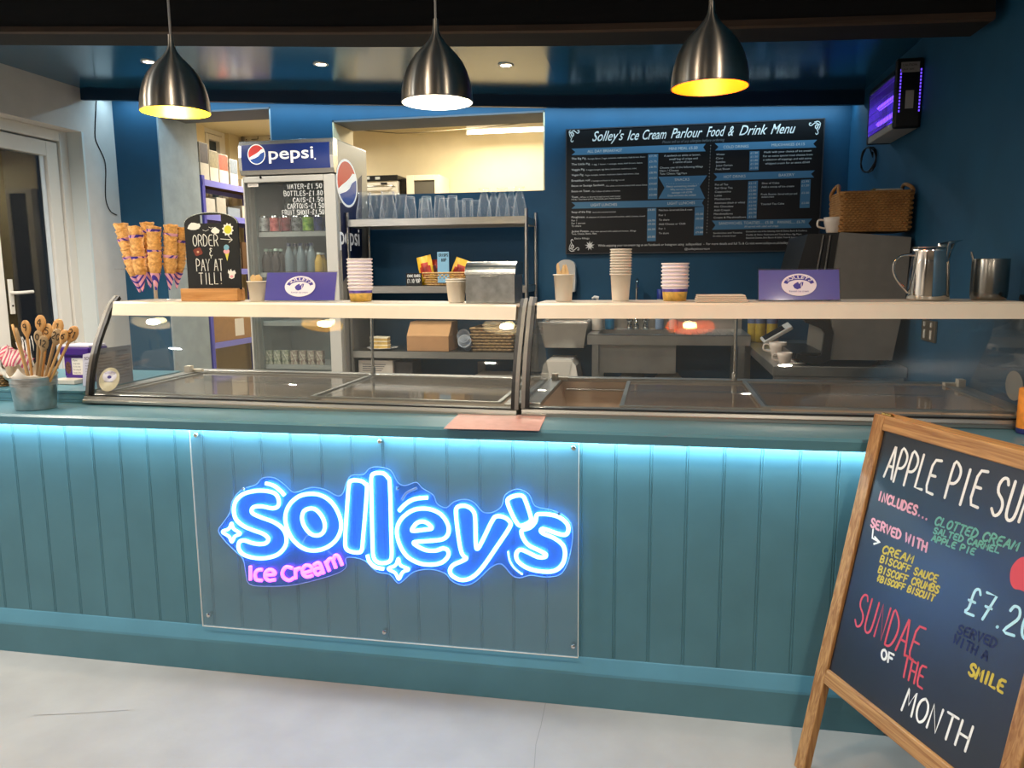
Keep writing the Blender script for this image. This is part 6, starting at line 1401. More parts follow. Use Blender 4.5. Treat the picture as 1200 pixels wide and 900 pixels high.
def straight(label, px, y):
    t = gthing('straight_tumbler', label, 'glass', px, y, 'straight tumblers on the steel shelf')
    mb = MB(); mb.lathe([(.036, 0), (.036, .120), (.034, .124), (0, .124), (0, .114), (.031, .114), (.033, .004), (.0335, 0), (.036, 0)], 26, caps=False); mb.build('glass_body', GLASS, t, world=False); return t
for px, y, lab in ((548, 2.68, 'short straight tumbler in front of its group'), (539.5, 2.80, 'short straight tumbler behind on the left of its group'), (557, 2.82, 'short straight tumbler behind on the right of its group')): straight(lab, px, y)
def sundae(label, px, y):
    t = gthing('sundae_glass', label, 'glass', px, y, 'upturned sundae glasses on the steel shelf')
    out = [(.046, 0), (.0465, .012), (.042, .06), (.033, .11), (.022, .148), (.013, .160), (.012, .170), (.020, .176), (.036, .183), (.037, .187), (0, .190)]
    inn = [(0, .150), (.017, .142), (.029, .108), (.038, .06), (.043, .012), (.0435, 0), (.046, 0)]
    mb = MB(); mb.lathe(out+inn, 26, caps=False); mb.build('glass_body', GLASS, t, world=False); return t
for px, y, lab in ((567.5, 2.68, 'upturned sundae glass next to the straight tumblers'), (578.5, 2.84, 'upturned sundae glass behind the leftmost sundae glass'), (589, 2.68, 'upturned sundae glass, second of the front row'), (599.5, 2.80, 'upturned sundae glass standing behind between the two right ones'), (609, 2.67, 'upturned sundae glass nearest the right post')): sundae(lab, px, y)
# middle shelf: basket of crisps, card, price board
Y_ = 2.66
def mq(x, y, Y=Y_): return aty(x, y, Y)
a, b_ = mq(498.5, 334), mq(544, 334); zz = RM+.0006
t = thing('crisp_basket', 'pale woven basket of crisp packets on the middle steel shelf', 'basket', ((a.x+b_.x)/2, Y_+.08, zz))
mb = MB(); woven_box(mb, a.x+.012, b_.x-.006, Y_-.005, Y_+.16, zz, mq(520, 318.5).z, .016, .011, 6, 10); mb.build('woven_body', mat('pale_wicker', '#c29a62', .7, noise=.25, scale=60), t)
CRY = mat('crisp_yellow', '#e3b52a', .35, noise=.08, scale=20); CRR = mat('crisp_red', '#b3241c', .35, noise=.5, scale=14, col2='#d8482c'); CRD = mat('crisp_dark_red', '#5d1f18', .4, noise=.4, scale=18)
def crisp(label, px0, px1, pyt, lean, mats, Y, yaw=0):
    a = mq((px0+px1)/2, 322, Y); top = mq((px0+px1)/2, pyt, Y); w = (mq(px1, 320, Y).x-mq(px0, 320, Y).x); h = top.z-zz-.012
    t = thing('crisp_packet', label, 'crisp packet', (a.x, Y, zz+.012), 'crisp packets in the pale basket'); t.rotation_euler = (-.12, lean, yaw)
    n = 9; vs = []
    for side in (-1, 1):
        for j in range(n):
            for i in range(n):
                u, v = i/(n-1)-.5, j/(n-1); pf = .024*math.cos(u*math.pi)*math.sin(v*math.pi)
                vs.append((u*w, side*(pf+.001)+.003*math.sin(u*14+v*9), v*h))
    mb = MB(); f0, f1 = [], []
    for j in range(n-1):
        for i in range(n-1):
            x = j*n+i; red = ((i-3.5)**2+(j-3.2)**2) < 7
            q0 = (x, x+1, x+n+1, x+n); q1 = (x+n*n+1, x+n*n, x+n*n+n, x+n*n+n+1)
            (f1 if red else f0).extend([q0, q1])
    mb.add(vs, f0, 0, True); mb.add(vs, f1, 1, True); mb.build('packet', mats, t, world=False)
crisp('yellow crisp packet with red print, left in the pale basket', 494, 511, 299, -.22, [CRY, CRR], Y_+.04)
crisp('red crisp packet standing left of the blue price card', 502, 516, 304, -.05, [CRR, CRD], Y_+.09)
crisp('yellow and red crisp packet right of the blue price card', 524, 543, 302, .35, [CRY, CRR], Y_+.05)
crisp('dark red crisp packet at the right end of the basket', 535, 548, 309, .30, [CRD, CRR], Y_+.10)
a, b_ = mq(513, 319.5, Y_-.016), mq(526, 295, Y_-.016); t = thing('price_card', 'tall pale blue crisps price card in the pale basket', 'price card', (a.x+.03, Y_-.016, a.z))
mb = MB(); mb.box(a.x, Y_-.020, zz+.02, b_.x, Y_-.017, b_.z); mb.build('card', mat('pale_blue_card', '#7fb0cc', .6), t)
for body, px0, px1, pyb, pyt in (('CRISPS', 514, 525, 300.5, 297.5), ('80P', 517, 523, 306.5, 303)):
    p = mq(px0, pyb, Y_-.021); q2 = mq(px1, pyb, Y_-.021); mb = MB(); hand(mb, body, p, UX, UZ, mq(px0, pyt, Y_-.021).z-p.z, .0016, q2.x-p.x, n=MN, jitter=0); mb.build('lettering', INK, t)
a, b_ = mq(476, 334), mq(494, 320); t = thing('price_board', 'small black chalk price board on the middle steel shelf', 'price board', ((a.x+b_.x)/2, Y_, zz))
mb = MB(); mb.box(a.x, Y_, zz, b_.x, Y_+.008, b_.z); mb.build('board', mat('small_board_black', '#0c0d0f', .6), t, bevel=.001)
for body, px0, px1, pyb, pyt in (('CHOC BARS', 477.5, 492.5, 324.8, 322), ('£1.10 90P', 477.5, 492.5, 331.5, 327)):
    p = mq(px0, pyb, Y_-.001); q2 = mq(px1, pyb, Y_-.001); mb = MB(); hand(mb, body, p, UX, UZ, mq(px0, pyt, Y_-.001).z-p.z, .0016, q2.x-p.x, n=MN, jitter=0); mb.build('lettering', CW, t)
# lower shelf: plate of cake, carton, cups, basket
zz = RL+.0006
p = mq(448, 406, 2.70); t = thing('cake_plate', 'white plate holding a slice of cake on the lower steel shelf', 'plate', (p.x, 2.70, zz))
mb = MB(); mb.lathe([(0, 0), (.06, 0), (.065, .004), (.105, .014), (.108, .017), (.104, .017), (.06, .007), (0, .007)], 36); mb.build('plate', mat('white_china', '#e6e4de', .2), t, world=False)
t = thing('cake_slice', 'slice of layered sponge cake on the white plate', 'cake', (p.x-.012, 2.70, zz+.008))
SPG = mat('sponge', '#c9a860', .85, noise=.2, scale=60, bump=.3); CRM = mat('cake_cream', '#e5dcc0', .6)
mb = MB(); w_ = .062
for i, (z0, z1, m, g) in enumerate(((0, .022, 0, 0), (.022, .028, 1, .003), (.028, .048, 0, -.001), (.048, .054, 1, .003), (.054, .072, 0, 0))):
    mb.prism([(-w_-g, -.03-g), (w_+g, -.035-g), (w_*.95+g, .035+g), (-w_*.7-g, .05+g)], (0, 0, z0), (1, 0, 0), (0, 1, 0), z1-z0, m)
mb.build('sponge_layers', [SPG, CRM], t, world=False, bevel=.002)
mb = MB(); mb.prism([(-w_-.003, -.034), (w_+.003, -.038), (w_*.95, .038), (-w_*.7, .052)], (0, 0, .072), (1, 0, 0), (0, 1, 0), .010); mb.build('icing', CRM, t, world=False, bevel=.004)
def card_box(name, label, px0, px1, pyb, pyt, Y, dep, z, m, skew=0., flap=True, printm=None, words=None):
    a, b_ = mq(px0, pyb, Y), mq(px1, pyb, Y); h = mq(px0, pyt, Y).z-z
    t = thing(name, label, 'box', ((a.x+b_.x)/2, Y+dep/2, z))
    mb = MB(); mb.box(a.x, Y, z, b_.x, Y+dep, z+h); mb.build('carton', m, t, bevel=.003)
    return t, a, b_, h
t, a, b_, h = card_box('cardboard_box', 'brown cardboard cake box with sloping lid on the lower steel shelf', 477, 526, 413, 394, 2.61, .24, zz, CARD)
mb = MB(); zt = zz+h; lz = mq(500, 376, 2.80).z
mb.prism([(2.612, zt+.001), (2.70, lz), (2.85, lz), (2.85, zt+.001)], (a.x, 0, 0), (0, 1, 0), (0, 0, 1), b_.x-a.x); mb.build('lid', mat('light_cardboard', '#b88f62', .85, noise=.05), t, bevel=.002)
t = thing('plastic_cups', 'nested clear plastic cups lying on the lower steel shelf', 'cups', (mq(546, 410, 2.66).x, 2.66, zz))
mb = MB(); M_ = Matrix.Translation((0, 0, .050)) @ Matrix.Rotation(math.radians(-62), 4, 'X') @ Matrix.Rotation(.35, 4, 'Y')
CUPP = sheet_glass('cup_plastic', (.88, .91, .94), .10, .30, (.75, .8, .85), .1)
for i in range(3):
    mb = MB(); M_ = Matrix.Translation((.006*i, -.02*i, .052)) @ Matrix.Rotation(math.radians(62), 4, 'X'); mb.lathe([(0, -.05), (.030, -.05), (.043, .045), (.046, .046), (.043, .047)], 22, M=M_, caps=False); mb.build('cup', CUPP, t, world=False)
mb = MB(); M_ = Matrix.Translation((.0, -.03, .100)) @ Matrix.Rotation(math.radians(75), 4, 'X'); mb.lathe([(0, -.03), (.032, -.03), (.042, .03), (.045, .031)], 22, M=M_, caps=False); mb.build('cup', CUPP, t, world=False)
a, b_ = mq(554, 413, 2.64), mq(601, 413, 2.64)
t = thing('seagrass_basket', 'brown seagrass basket at the right end of the lower steel shelf', 'basket', ((a.x+b_.x)/2, 2.75, zz))
mb = MB(); woven_box(mb, a.x, b_.x-.006, 2.64, 2.90, zz, mq(577, 383.5, 2.64).z, .004, .016, 8, 8); mb.build('woven_body', mat('seagrass', '#8f7550', .8, noise=.3, scale=40), t)
t, a, b_, h = card_box('printed_carton', 'white printed glassware carton below the lower steel shelf', 421, 461, 452, 422, 2.63, .26, RB+.0006, mat('white_carton_card', '#c6beb2', .8, noise=.04))
mb = MB(); n_ = 0
for i in range(4): mb.box(a.x+.03, 2.6285, RB+h-.03-.014*i, b_.x-.05-.01*i, 2.6294, RB+h-.026-.014*i)
mb.build('carton_print', mat('dark_print', '#3a3a48', .6), t)
mb = MB(); gx = a.x+(b_.x-a.x)*.80; gz = RB+h*.58
mb.prism([(-.014, .022), (.014, .022), (.006, .002), (.002, -.004), (.002, -.016), (.010, -.020), (-.010, -.020), (-.002, -.016), (-.002, -.004), (-.006, .002)], (gx, 2.6292, gz), UX, UZ, -.0 or 0.0); mb.build('goblet_print', mat('red_print', '#8f3a34', .6), t)
t, a, b_, h = card_box('small_dark_box', 'small dark box beside the printed glassware carton', 462, 484, 452, 424, 2.66, .2, RB+.0006, mat('dark_box', '#3c3735', .7, noise=.3, scale=30))
t, a, b_, h = card_box('white_box', 'flat white box low on the right of the steel shelving', 556, 600, 452, 440, 2.64, .26, RB+.0006, mat('plain_white_card', '#cdc5b8', .7))
t, a, b_, h = card_box('grey_tub_box', 'narrow pale box standing behind the flat white box', 560, 568, 452, 424, 2.92, .05, RB+.0006, mat('grey_card', '#8a8680', .7))

# ================================================================ wash-up side: basin, sink, bench
t = thing('soap_dispenser', 'white plastic soap dispenser on the navy wall behind the stirrer cup', 'soap dispenser', (aty(663, 340, WB).x, WB-.05, aty(663, 342, WB).z))
a, b_ = aty(652, 342, 2.96), aty(674.5, 304, 2.96); cx = (a.x+b_.x)/2; w = (b_.x-a.x)/2; h = b_.z-a.z
WPL = mat('white_plastic', '#cfcbc3', .35)
mb = MB(); pol = [(-w*.92, 0), (w*.92, 0), (w, h*.3), (w*.96, h*.72)]+[(w*.96*math.cos(math.pi*k/12), h*(.78+.22*math.sin(math.pi*k/12))) for k in range(0, 13)]+[(-w*.96, h*.72), (-w, h*.3)]
mb.prism(pol, (cx, WB-.001, a.z), UX, UZ, .095); mb.build('housing', WPL, t, bevel=.012, seg=3)
mb = MB(); c = aty(661, 317, 2.953); disc(mb, (c.x, WB-.0975, c.z), UX, UZ, .017, .024, 24, 0, .0); mb.f = [tuple(reversed(f)) if (Vector(mb.v[f[1]])-Vector(mb.v[f[0]])).cross(Vector(mb.v[f[2]])-Vector(mb.v[f[0]])).y > 0 else f for f in mb.f]; mb.build('level_window', BLKPL, t)
mb = MB(); mb.box(cx-w*.6, WB-.105, a.z-.012, cx+w*.6, WB-.03, a.z+.02); mb.build('push_bar', mat('grey_plastic', '#a5a29b', .4), t, bevel=.006)
# hand basin
bx0, bx1 = aty(630, 378, 2.65).x, aty(690, 378, 2.65).x-.004; bzt = 1.072
t = thing('hand_basin', 'wall hung stainless steel hand basin below the soap dispenser', 'basin', ((bx0+bx1)/2, 2.85, .89))
SSW = mat('washed_steel', '#b0ada6', .3, .9, noise=.08, scale=8)
mb = MB(); i0, i1, j0, j1 = bx0+.03, bx1-.03, 2.685, 3.0
mb.box(bx0, 2.65, bzt-.018, bx1, 2.685, bzt); mb.box(bx0, 3.0, bzt-.018, bx1, WB-.002, bzt+.06); mb.box(bx0, 2.685, bzt-.018, i0, 3.0, bzt); mb.box(i1, 2.685, bzt-.018, bx1, 3.0, bzt)
mb.add([(i0, j0, bzt-.01), (i1, j0, bzt-.01), (i1, j1, bzt-.01), (i0, j1, bzt-.01), (i0+.04, j0+.06, bzt-.16), (i1-.04, j0+.06, bzt-.16), (i1-.04, j1-.02, bzt-.16), (i0+.04, j1-.02, bzt-.16)], [(0, 4, 5, 1), (1, 5, 6, 2), (2, 6, 7, 3), (3, 7, 4, 0), (4, 7, 6, 5)])
zb = .898; mb.add([(bx0+.005, 2.655, bzt-.018), (bx1-.005, 2.655, bzt-.018), (bx1-.005, WB-.002, bzt-.018), (bx0+.005, WB-.002, bzt-.018), (bx0+.035, 2.72, zb), (bx1-.035, 2.72, zb), (bx1-.035, WB-.002, zb), (bx0+.035, WB-.002, zb)], [(0, 1, 5, 4), (1, 2, 6, 5), (2, 3, 7, 6), (3, 0, 4, 7), (4, 5, 6, 7)])
mb.build('bowl', SSW, t, bevel=.003)
for dx in (-.06, .06):
    mb = MB(); cx = (bx0+bx1)/2+dx; mb.lathe([(0, 0), (.016, 0), (.013, .03), (.02, .045), (.02, .06), (0, .062)], 14, (cx, 3.01, bzt+.06)); mb.tube([(cx, 3.01, bzt+.085), (cx, 2.96, bzt+.095), (cx, 2.93, bzt+.075)], .008, 8); mb.build('tap', CHROME, t)
a, b_ = aty(632, 447, 2.62), aty(679, 422, 2.62)
t = thing('pedal_bin', 'white plastic pedal bin with swing lid under the hand basin', 'bin', ((a.x+b_.x)/2, 2.76, 0))
w = (b_.x-a.x)/2; cx = (a.x+b_.x)/2; hb2 = b_.z
WBIN = mat('white_bin_plastic', '#d6d2c8', .4)
mb = MB(); mb.prism([(-w*.85, 0), (w*.85, 0), (w, hb2*.72), (-w, hb2*.72)], (cx, 2.90, 0), UX, UZ, .27); mb.build('body', WBIN, t, bevel=.015, seg=3)
mb = MB(); mb.prism([(-w*1.02, hb2*.72), (w*1.02, hb2*.72), (w*.98, hb2*.80), (w*.82, hb2*.95), (w*.6, hb2), (-w*.6, hb2), (-w*.82, hb2*.95), (-w*.98, hb2*.80)], (cx, 2.905, 0), UX, UZ, .28); mb.build('lid', WBIN, t, bevel=.010, seg=3)
mb = MB(); mb.prism([(-w*.68, hb2*.985), (w*.62, hb2*.985), (w*.30, hb2*.74), (-w*.40, hb2*.74)], (cx, 2.6245, 0), UX, UZ, .003); mb.build('swing_flap', mat('flap_plastic', '#c4c0b6', .4), t, bevel=.001)
# sink
S0, S1, SYF, SZ = -.448, .538, 2.47, 1.008
t = thing('steel_sink', 'stainless steel catering sink unit with draining board below the menu board', 'sink', ((S0+S1)/2, 2.76, 0))
wx0, wx1 = S0+.06, .10
mb = MB(); mb.box(S0, SYF, SZ-.062, S1, SYF+.002, SZ); mb.box(S0, SYF, SZ-.062, S0+.002, WB-.003, SZ); mb.box(S1-.002, SYF, SZ-.062, S1, WB-.003, SZ)
for bx in ((S0, SYF, wx0, WB-.004), (wx1, SYF, S1, WB-.004), (wx0, SYF, wx1, SYF+.07), (wx0, 2.92, wx1, WB-.004)): mb.box(bx[0], bx[1], SZ-.004, bx[2], bx[3], SZ-.0005)
mb.box(S0, WB-.02, SZ, S1, WB-.003, SZ+.10); mb.build('worktop', SSW, t)
mb = MB(); zb = aty(745, 437, SYF+.08).z
mb.box(wx0, SYF+.07, zb, wx1, SYF+.073, SZ-.004); mb.box(wx0, 2.917, zb, wx1, 2.92, SZ-.004); mb.box(wx0, SYF+.073, zb, wx0+.003, 2.917, SZ-.004); mb.box(wx1-.003, SYF+.073, zb, wx1, 2.917, SZ-.004); mb.box(wx0+.003, SYF+.073, zb, wx1-.003, 2.917, zb+.003)
mb.build('bowl', SSW, t, bevel=.02, seg=3) if 0 else mb.build('bowl', SSW, t)
mb = MB()
for k in range(9): mb.box(wx1+.05+.042*k, SYF+.09, SZ-.0005, wx1+.06+.042*k, 2.95, SZ+.003)
mb.build('draining_ribs', SSW, t)
for x in (S0+.03, S1-.07):
    for y_ in (SYF+.04, 2.98):
        mb = MB(); mb.box(x, y_-.018, .002, x+.04, y_+.018, SZ-.062); mb.build('leg', STEEL, t)
mb = MB(); mb.box(S0+.05, SYF+.04, .18, S1-.05, 2.98, .20); mb.build('undershelf', SSW, t)
tx_ = aty(746, 350, 2.97).x; mb = MB(); mb.lathe([(0, 0), (.022, 0), (.018, .03), (.011, .05), (.011, .16)], 14, (tx_, 2.97, SZ)); tz = aty(746, 327, 2.97).z
mb.tube(catmull([Vector((tx_, 2.97, SZ+.15)), Vector((tx_, 2.97, tz-.05)), Vector((tx_, 2.965, tz-.01)), Vector((tx_+.004, 2.93, tz)), Vector((tx_+.006, 2.88, tz-.02)), Vector((tx_+.006, 2.86, tz-.06))], 5, False), .0095, 10); mb.build('swan_neck_tap', CHROME, t)
for px in (738, 757):
    c = aty(px, 372, 2.97); mb = MB(); mb.lathe([(0, 0), (.02, 0), (.016, .03), (.012, .05), (.024, .055), (.024, .075), (.018, .082), (0, .083)], 14, (c.x, 2.97, SZ)); mb.tube([(c.x, 2.97, SZ+.06), (c.x, 2.93, SZ+.065)], .008, 8); mb.build('tap_head', CHROME, t)
def squeezy(name, label, px, Y, col, h, r, capc='#dcdcd6', z=SZ, cat='bottle', neck=True):
    p = aty(px, 370, Y); t = thing(name, label, cat, (p.x, Y, z+.0005))
    mb = MB(); mb.lathe([(0, 0), (r*.95, 0), (r, .006), (r, h*.62), (r*.8, h*.74), (r*.4, h*.82), (r*.36, h*.86), (0, h*.86)], 20); mb.build('bottle_body', mat('bottle_'+col, col, .3), t, world=False)
    mb = MB(); mb.lathe([(r*.45, h*.84), (r*.45, h*.94), (r*.2, h), (0, h)], 14); mb.build('cap', mat('cap_'+capc, capc, .35), t, world=False); return t
squeezy('cleaning_bottle', 'blue washing liquid bottle beside the sink taps', 714.5, 2.93, '#2a7da6', .17, .032)
squeezy('cleaning_bottle', 'pale blue and white cleaning bottle right of the sink taps', 773, 2.95, '#8ea2bd', .17, .028)
squeezy('cleaning_bottle', 'pale cleaning bottle left of the draining board', 789, 2.95, '#b9b8b0', .16, .030)
squeezy('pump_bottle', 'white soap bottle left of the sink with pump top', 699, 2.72, '#d3cabb', .16, .036, z=SZ) if 0 else None
p = aty(700, 385, 2.80); t = thing('pump_bottle', 'white pump soap bottle between basin and sink', 'bottle', (-.42, 2.80, SZ+.0005))
px_ = aty(700, 370, 2.80).x; t.location.x = px_; zt = aty(699, 347, 2.80).z-SZ
mb = MB(); mb.lathe([(0, 0), (.034, 0), (.036, .006), (.036, zt*.55), (.028, zt*.66), (.012, zt*.70), (0, zt*.70)], 22); mb.build('bottle_body', mat('cream_bottle', '#d3cabb', .35), t, world=False)
mb = MB(); mb.lathe([(.014, zt*.68), (.014, zt*.76), (.006, zt*.78), (.006, zt*.92), (0, zt*.93)], 14); mb.tube([(.008, 0, zt*.94), (-.02, 0, zt*.97), (-.036, 0, zt*.93)], [.012, .010, .006], 10); mb.build('pump', WPL, t, world=False)
p = aty(772, 350, 2.98); t = thing('spice_jar', 'small jar with blue lid on the wall ledge behind the tub stack', 'jar', (p.x+.045, 3.0, SZ+.10+.0005))
hz_ = aty(775, 339, 3.0).z-SZ-.10; mb = MB(); mb.lathe([(0, 0), (.022, 0), (.023, .004), (.023, hz_*.78), (0, hz_*.78)], 20); mb.build('jar_body', mat('jar_grey', '#8a8276', .3), t, world=False)
mb = MB(); mb.lathe([(.024, hz_*.76), (.024, hz_), (0, hz_)], 20); mb.build('lid', mat('blue_lid', '#2d3a86', .4), t, world=False); t.location = (aty(774, 350, 3.035-.055).x, 2.98, SZ+.0005)
for c_ in list(t.children): c_.location.z = 0
# scale jar so that it stands on the sink top
hz2 = aty(775, 339, 2.98).z-SZ
for c_ in t.children: c_.scale = (1, 1, hz2/hz_)
for px, lab in ((741, 'pale round container under the sink bowl'), (783, 'pale round container under the sink behind the drain')):
    p = aty(px, 442, 2.74); t = thing('food_container', lab, 'container', (p.x, 2.74, .2005), 'containers under the sink'); hh = aty(px, 438.5, 2.66).z-.2
    mb = MB(); mb.lathe([(0, 0), (.07, 0), (.085, hh*.85), (.092, hh*.86), (.092, hh*.93), (.06, hh), (0, hh)], 28); mb.build('tub_body', mat('pale_container', '#b7b0a3', .45), t, world=False)
# bench along the right wall
BX0, BX1, BY0, BZ = .545, 1.155, 1.56, .935
t = thing('steel_bench', 'stainless steel bench along the right wall carrying the coffee machine', 'bench', (.85, 2.1, 0))
mb = MB(); mb.box(BX0, BY0, BZ-.05, BX1, WB-.003, BZ); mb.build('worktop', SSW, t, bevel=.003)
mb = MB(); mb.box(BX0+.01, BY0+.012, .30, BX1-.01, BY0+.018, BZ-.05); mb.build('end_panel', mat('grey_steel_panel', '#8f8c86', .45, .7), t)
for x in (BX0+.01, BX1-.05):
    for y_ in (BY0+.04, 2.98): mb = MB(); mb.box(x, y_-.02, .002, x+.04, y_+.02, BZ-.05); mb.build('leg', STEEL, t)
mb = MB(); mb.box(BX0+.05, BY0+.06, .26, BX1-.01, 2.98, .28); mb.build('undershelf', SSW, t)
# coffee machine seen from its side
MY0 = BY0+.03
cm = thing('coffee_machine', 'large dark grey coffee machine with sloping side on the steel bench', 'coffee machine', (.95, 1.9, BZ))
def cq(x, y, Y=MY0): v = aty(x, y, Y); return (v.x, v.z)
MG = mat('machine_grey', '#7f7b74', .45, .25, noise=.05); MBK = mat('machine_black', '#171717', .4)
zb = BZ+.03
body = [cq(985, 272), cq(1068, 278), cq(1061, 350), cq(1045, 426), cq(971, 425), cq(976, 384), cq(972, 355)]
mb = MB(); mb.prism([(min(x, XR-.012), max(z, zb)) for x, z in body], (0, MY0+.60, 0), UX, UZ, .60); mb.build('side_panel', MG, cm, bevel=.006)
mb = MB(); mb.prism([(x, z) for x, z in [cq(948, 274), cq(985, 272.5), cq(972, 355), cq(976, 384), cq(962, 378), cq(950, 372), cq(932, 330)]], (0, MY0+.59, 0), UX, UZ, .56); mb.build('front_hood', MBK, cm, bevel=.005)
for a, b_ in (((967, 273), (959, 318)), ((975, 273), (968, 318))):
    x0, z0 = cq(*a); x1, z1 = cq(*b_); mb = MB(); mb.tube([(x0, MY0+.03, z0-.01), (x1, MY0+.026, z1)], .008, 8); mb.build('front_rail', mat('rail_grey', '#4a4a48', .3, .8), cm)
br = [cq(940, 373), cq(953, 372), cq(974, 383), cq(976, 390), cq(972, 421), cq(966, 425), cq(950, 426), cq(932, 420), cq(934, 414), cq(955, 418), cq(962, 416), cq(966, 390), cq(962, 385), cq(944, 378)]
mb = MB(); mb.prism(br, (0, MY0+.012, 0), UX, UZ, .03); mb.build('side_bracket', MBK, cm, bevel=.003)
mb = MB(); x0, z0 = cq(930, 421); x1, z1 = cq(968, 427); mb.box(x0, MY0+.02, zb-.005, x1, MY0+.55, zb+.03); mb.build('drip_tray', mat('tray_dark', '#2a2a29', .3, .6), cm, bevel=.004)
for x in (.72, 1.06):
    for y_ in (MY0+.06, MY0+.5): mb = MB(); mb.lathe([(0, .0005), (.018, .0005), (.014, .033), (0, .033)], 12, (x, y_, BZ)); mb.build('foot', BLKPL, cm)
mz = cq(1000, 272.5)[1]
WMG = mat('white_mug', '#dccfc2', .3)
def mug(name, label, x, y, z, s=1., hd=math.pi):
    t = thing(name, label, 'mug', (x, y, z)); mb = MB(); mb.lathe([(0, 0), (.028*s, 0), (.030*s, .004*s), (.041*s, .045*s), (.043*s, .068*s), (.041*s, .068*s), (.038*s, .045*s), (.026*s, .008*s), (0, .008*s)], 28); mb.build('cup_body', WMG, t, world=False)
    mb = MB(); mb.tube(catmull([Vector((.040*math.cos(hd), .040*math.sin(hd), .056))*s, Vector((.064*math.cos(hd), .064*math.sin(hd), .056))*s, Vector((.066*math.cos(hd), .066*math.sin(hd), .030))*s, Vector((.036*math.cos(hd), .036*math.sin(hd), .020))*s], 5, False), .0045*s, 8); mb.build('handle', WMG, t, world=False); return t
p = aty(974, 271, MY0+.06); mug('coffee_cup', 'white cup standing on the coffee machine beside the wicker basket', p.x+.01, MY0+.06, cq(990, 272.3)[1]+.0005, 1.08)
# wicker basket on the machine
W0 = aty(985, 275, MY0+.005); W1 = aty(1077, 276, MY0+.005)
bz = cq(1000, 273)[1]+.002; x1 = min(W1.x, XR-.03)
t = thing('wicker_hamper', 'brown wicker basket with loop handles on top of the coffee machine', 'basket', ((W0.x+x1)/2, MY0+.12, bz))
HMP = mat('hamper_wicker', '#9a6b3a', .7, noise=.12, scale=12, col2='#b08048')
mb = MB(); htop = aty(1000, 224, MY0).z; woven_box(mb, W0.x+.004, x1-.004, MY0+.012, MY0+.24, bz+.004, htop, .003, .014, 17, 15); mb.build('woven_body', HMP, t)
for s_, xx in ((-1, W0.x), (1, x1)):
    mb = MB(); yy = MY0+.02
    mb.tube(catmull([Vector((xx-s_*.004, yy, htop-.05)), Vector((xx+s_*.012, yy+.01, htop+.0)), Vector((xx+s_*.002, yy+.06, htop+.030)), Vector((xx-s_*.0, yy+.13, htop+.034)), Vector((xx+s_*.010, yy+.19, htop)), Vector((xx-s_*.004, yy+.20, htop-.05))], 5, False), .009, 8); mb.build('loop_handle', HMP, t)
t = thing('folded_cloth', 'folded pale cloths showing over the rim of the wicker basket', 'cloth', ((W0.x+x1)/2+.02, MY0+.10, htop-.03))
p0 = aty(1025, 226, MY0+.05); p1 = aty(1058, 226, MY0+.05)
mb = MB(); mb.box(p0.x, MY0+.04, htop-.05, p1.x, MY0+.18, htop+.012); mb.build('cloth', mat('pale_cloth', '#b9b2a4', .9, noise=.1), t, bevel=.008, seg=3)
mb = MB(); mb.box(p0.x-.012, MY0+.045, htop-.05, p0.x+.03, MY0+.15, htop+.014); mb.build('green_fold', mat('olive_cloth', '#6f6a4c', .9), t, bevel=.008, seg=3)
# on the bench by the machine
zt = BZ+.0005
p = aty(910, 389, 2.30); t = thing('card_reader', 'white card payment terminal with dark screen on a stand at the bench', 'card reader', (p.x, 2.30, zt))
mb = MB(); mb.lathe([(0, 0), (.06, 0), (.06, .006), (.018, .014), (.016, .09), (0, .09)], 20); mb.build('stand', mat('reader_stand', '#b5b2ab', .35), t, world=False)
Mr = Matrix.Translation((0, 0, .10)) @ Matrix.Rotation(-.55, 4, 'Y') @ Matrix.Rotation(.25, 4, 'X')
mb = MB(); mb.box(-.09, -.045, -.012, .09, .045, .012, M=Mr); mb.build('terminal_body', WPL, t, world=False, bevel=.006)
mb = MB(); mb.box(-.075, -.035, .0122, .05, .035, .0135, M=Mr); mb.build('screen', mat('dark_screen', '#1b1d20', .15), t, world=False)
YLB = mat('yellow_bottle', '#b79a34', .4, noise=.15, scale=30)
for px, y_, lab in ((877, 2.88, 'yellow labelled syrup bottle, leftmost at the end of the bench'), (891, 2.86, 'yellow labelled syrup bottle, middle of three on the bench'), (905, 2.84, 'yellow labelled syrup bottle behind the card reader')):
    p = aty(px, 385, y_); t = thing('syrup_bottle', lab, 'bottle', (max(p.x, BX0+.05), y_, zt), 'yellow syrup bottles on the bench'); h = aty(px, 366, y_).z-zt+.05
    mb = MB(); mb.lathe([(0, 0), (.033, 0), (.035, .006), (.035, h*.70), (.018, h*.82), (.014, h*.95), (0, h*.95)], 20); mb.build('bottle_body', YLB, t, world=False)
    mb = MB(); mb.lathe([(.016, h*.93), (.016, h), (0, h)], 12); mb.build('cap', PAPER, t, world=False)
    mb = MB(); mb.lathe([(.0355, h*.50), (.0355, h*.66)], 20, caps=False); mb.build('label_band', mat('bottle_label_blue', '#5d6a8c', .5), t, world=False)
p = aty(941, 386, 1.75); mug('white_cup', 'white cup on the bench in front of the coffee machine', BX0+.065, 1.64, zt, .85)
p = aty(934, 380, 2.1); mug('tall_white_cup', 'tall white jug shaped cup behind the white bench cup', BX0+.085, 2.02, zt, 1.1)
p = aty(940, 405, 1.72); t = thing('striped_cloth', 'red and white cloth lying by the coffee machine tray', 'cloth', (p.x-.01, 1.70, zt))
mb = MB(); n = 9; vs = []
for j in range(n):
    for i in range(n):
        u, v = i/(n-1)-.5, j/(n-1)-.5; vs.append((u*.10, v*.10, .012+.010*math.sin(u*9+v*5)*math.cos(v*8)+.012*math.cos(u*6)))
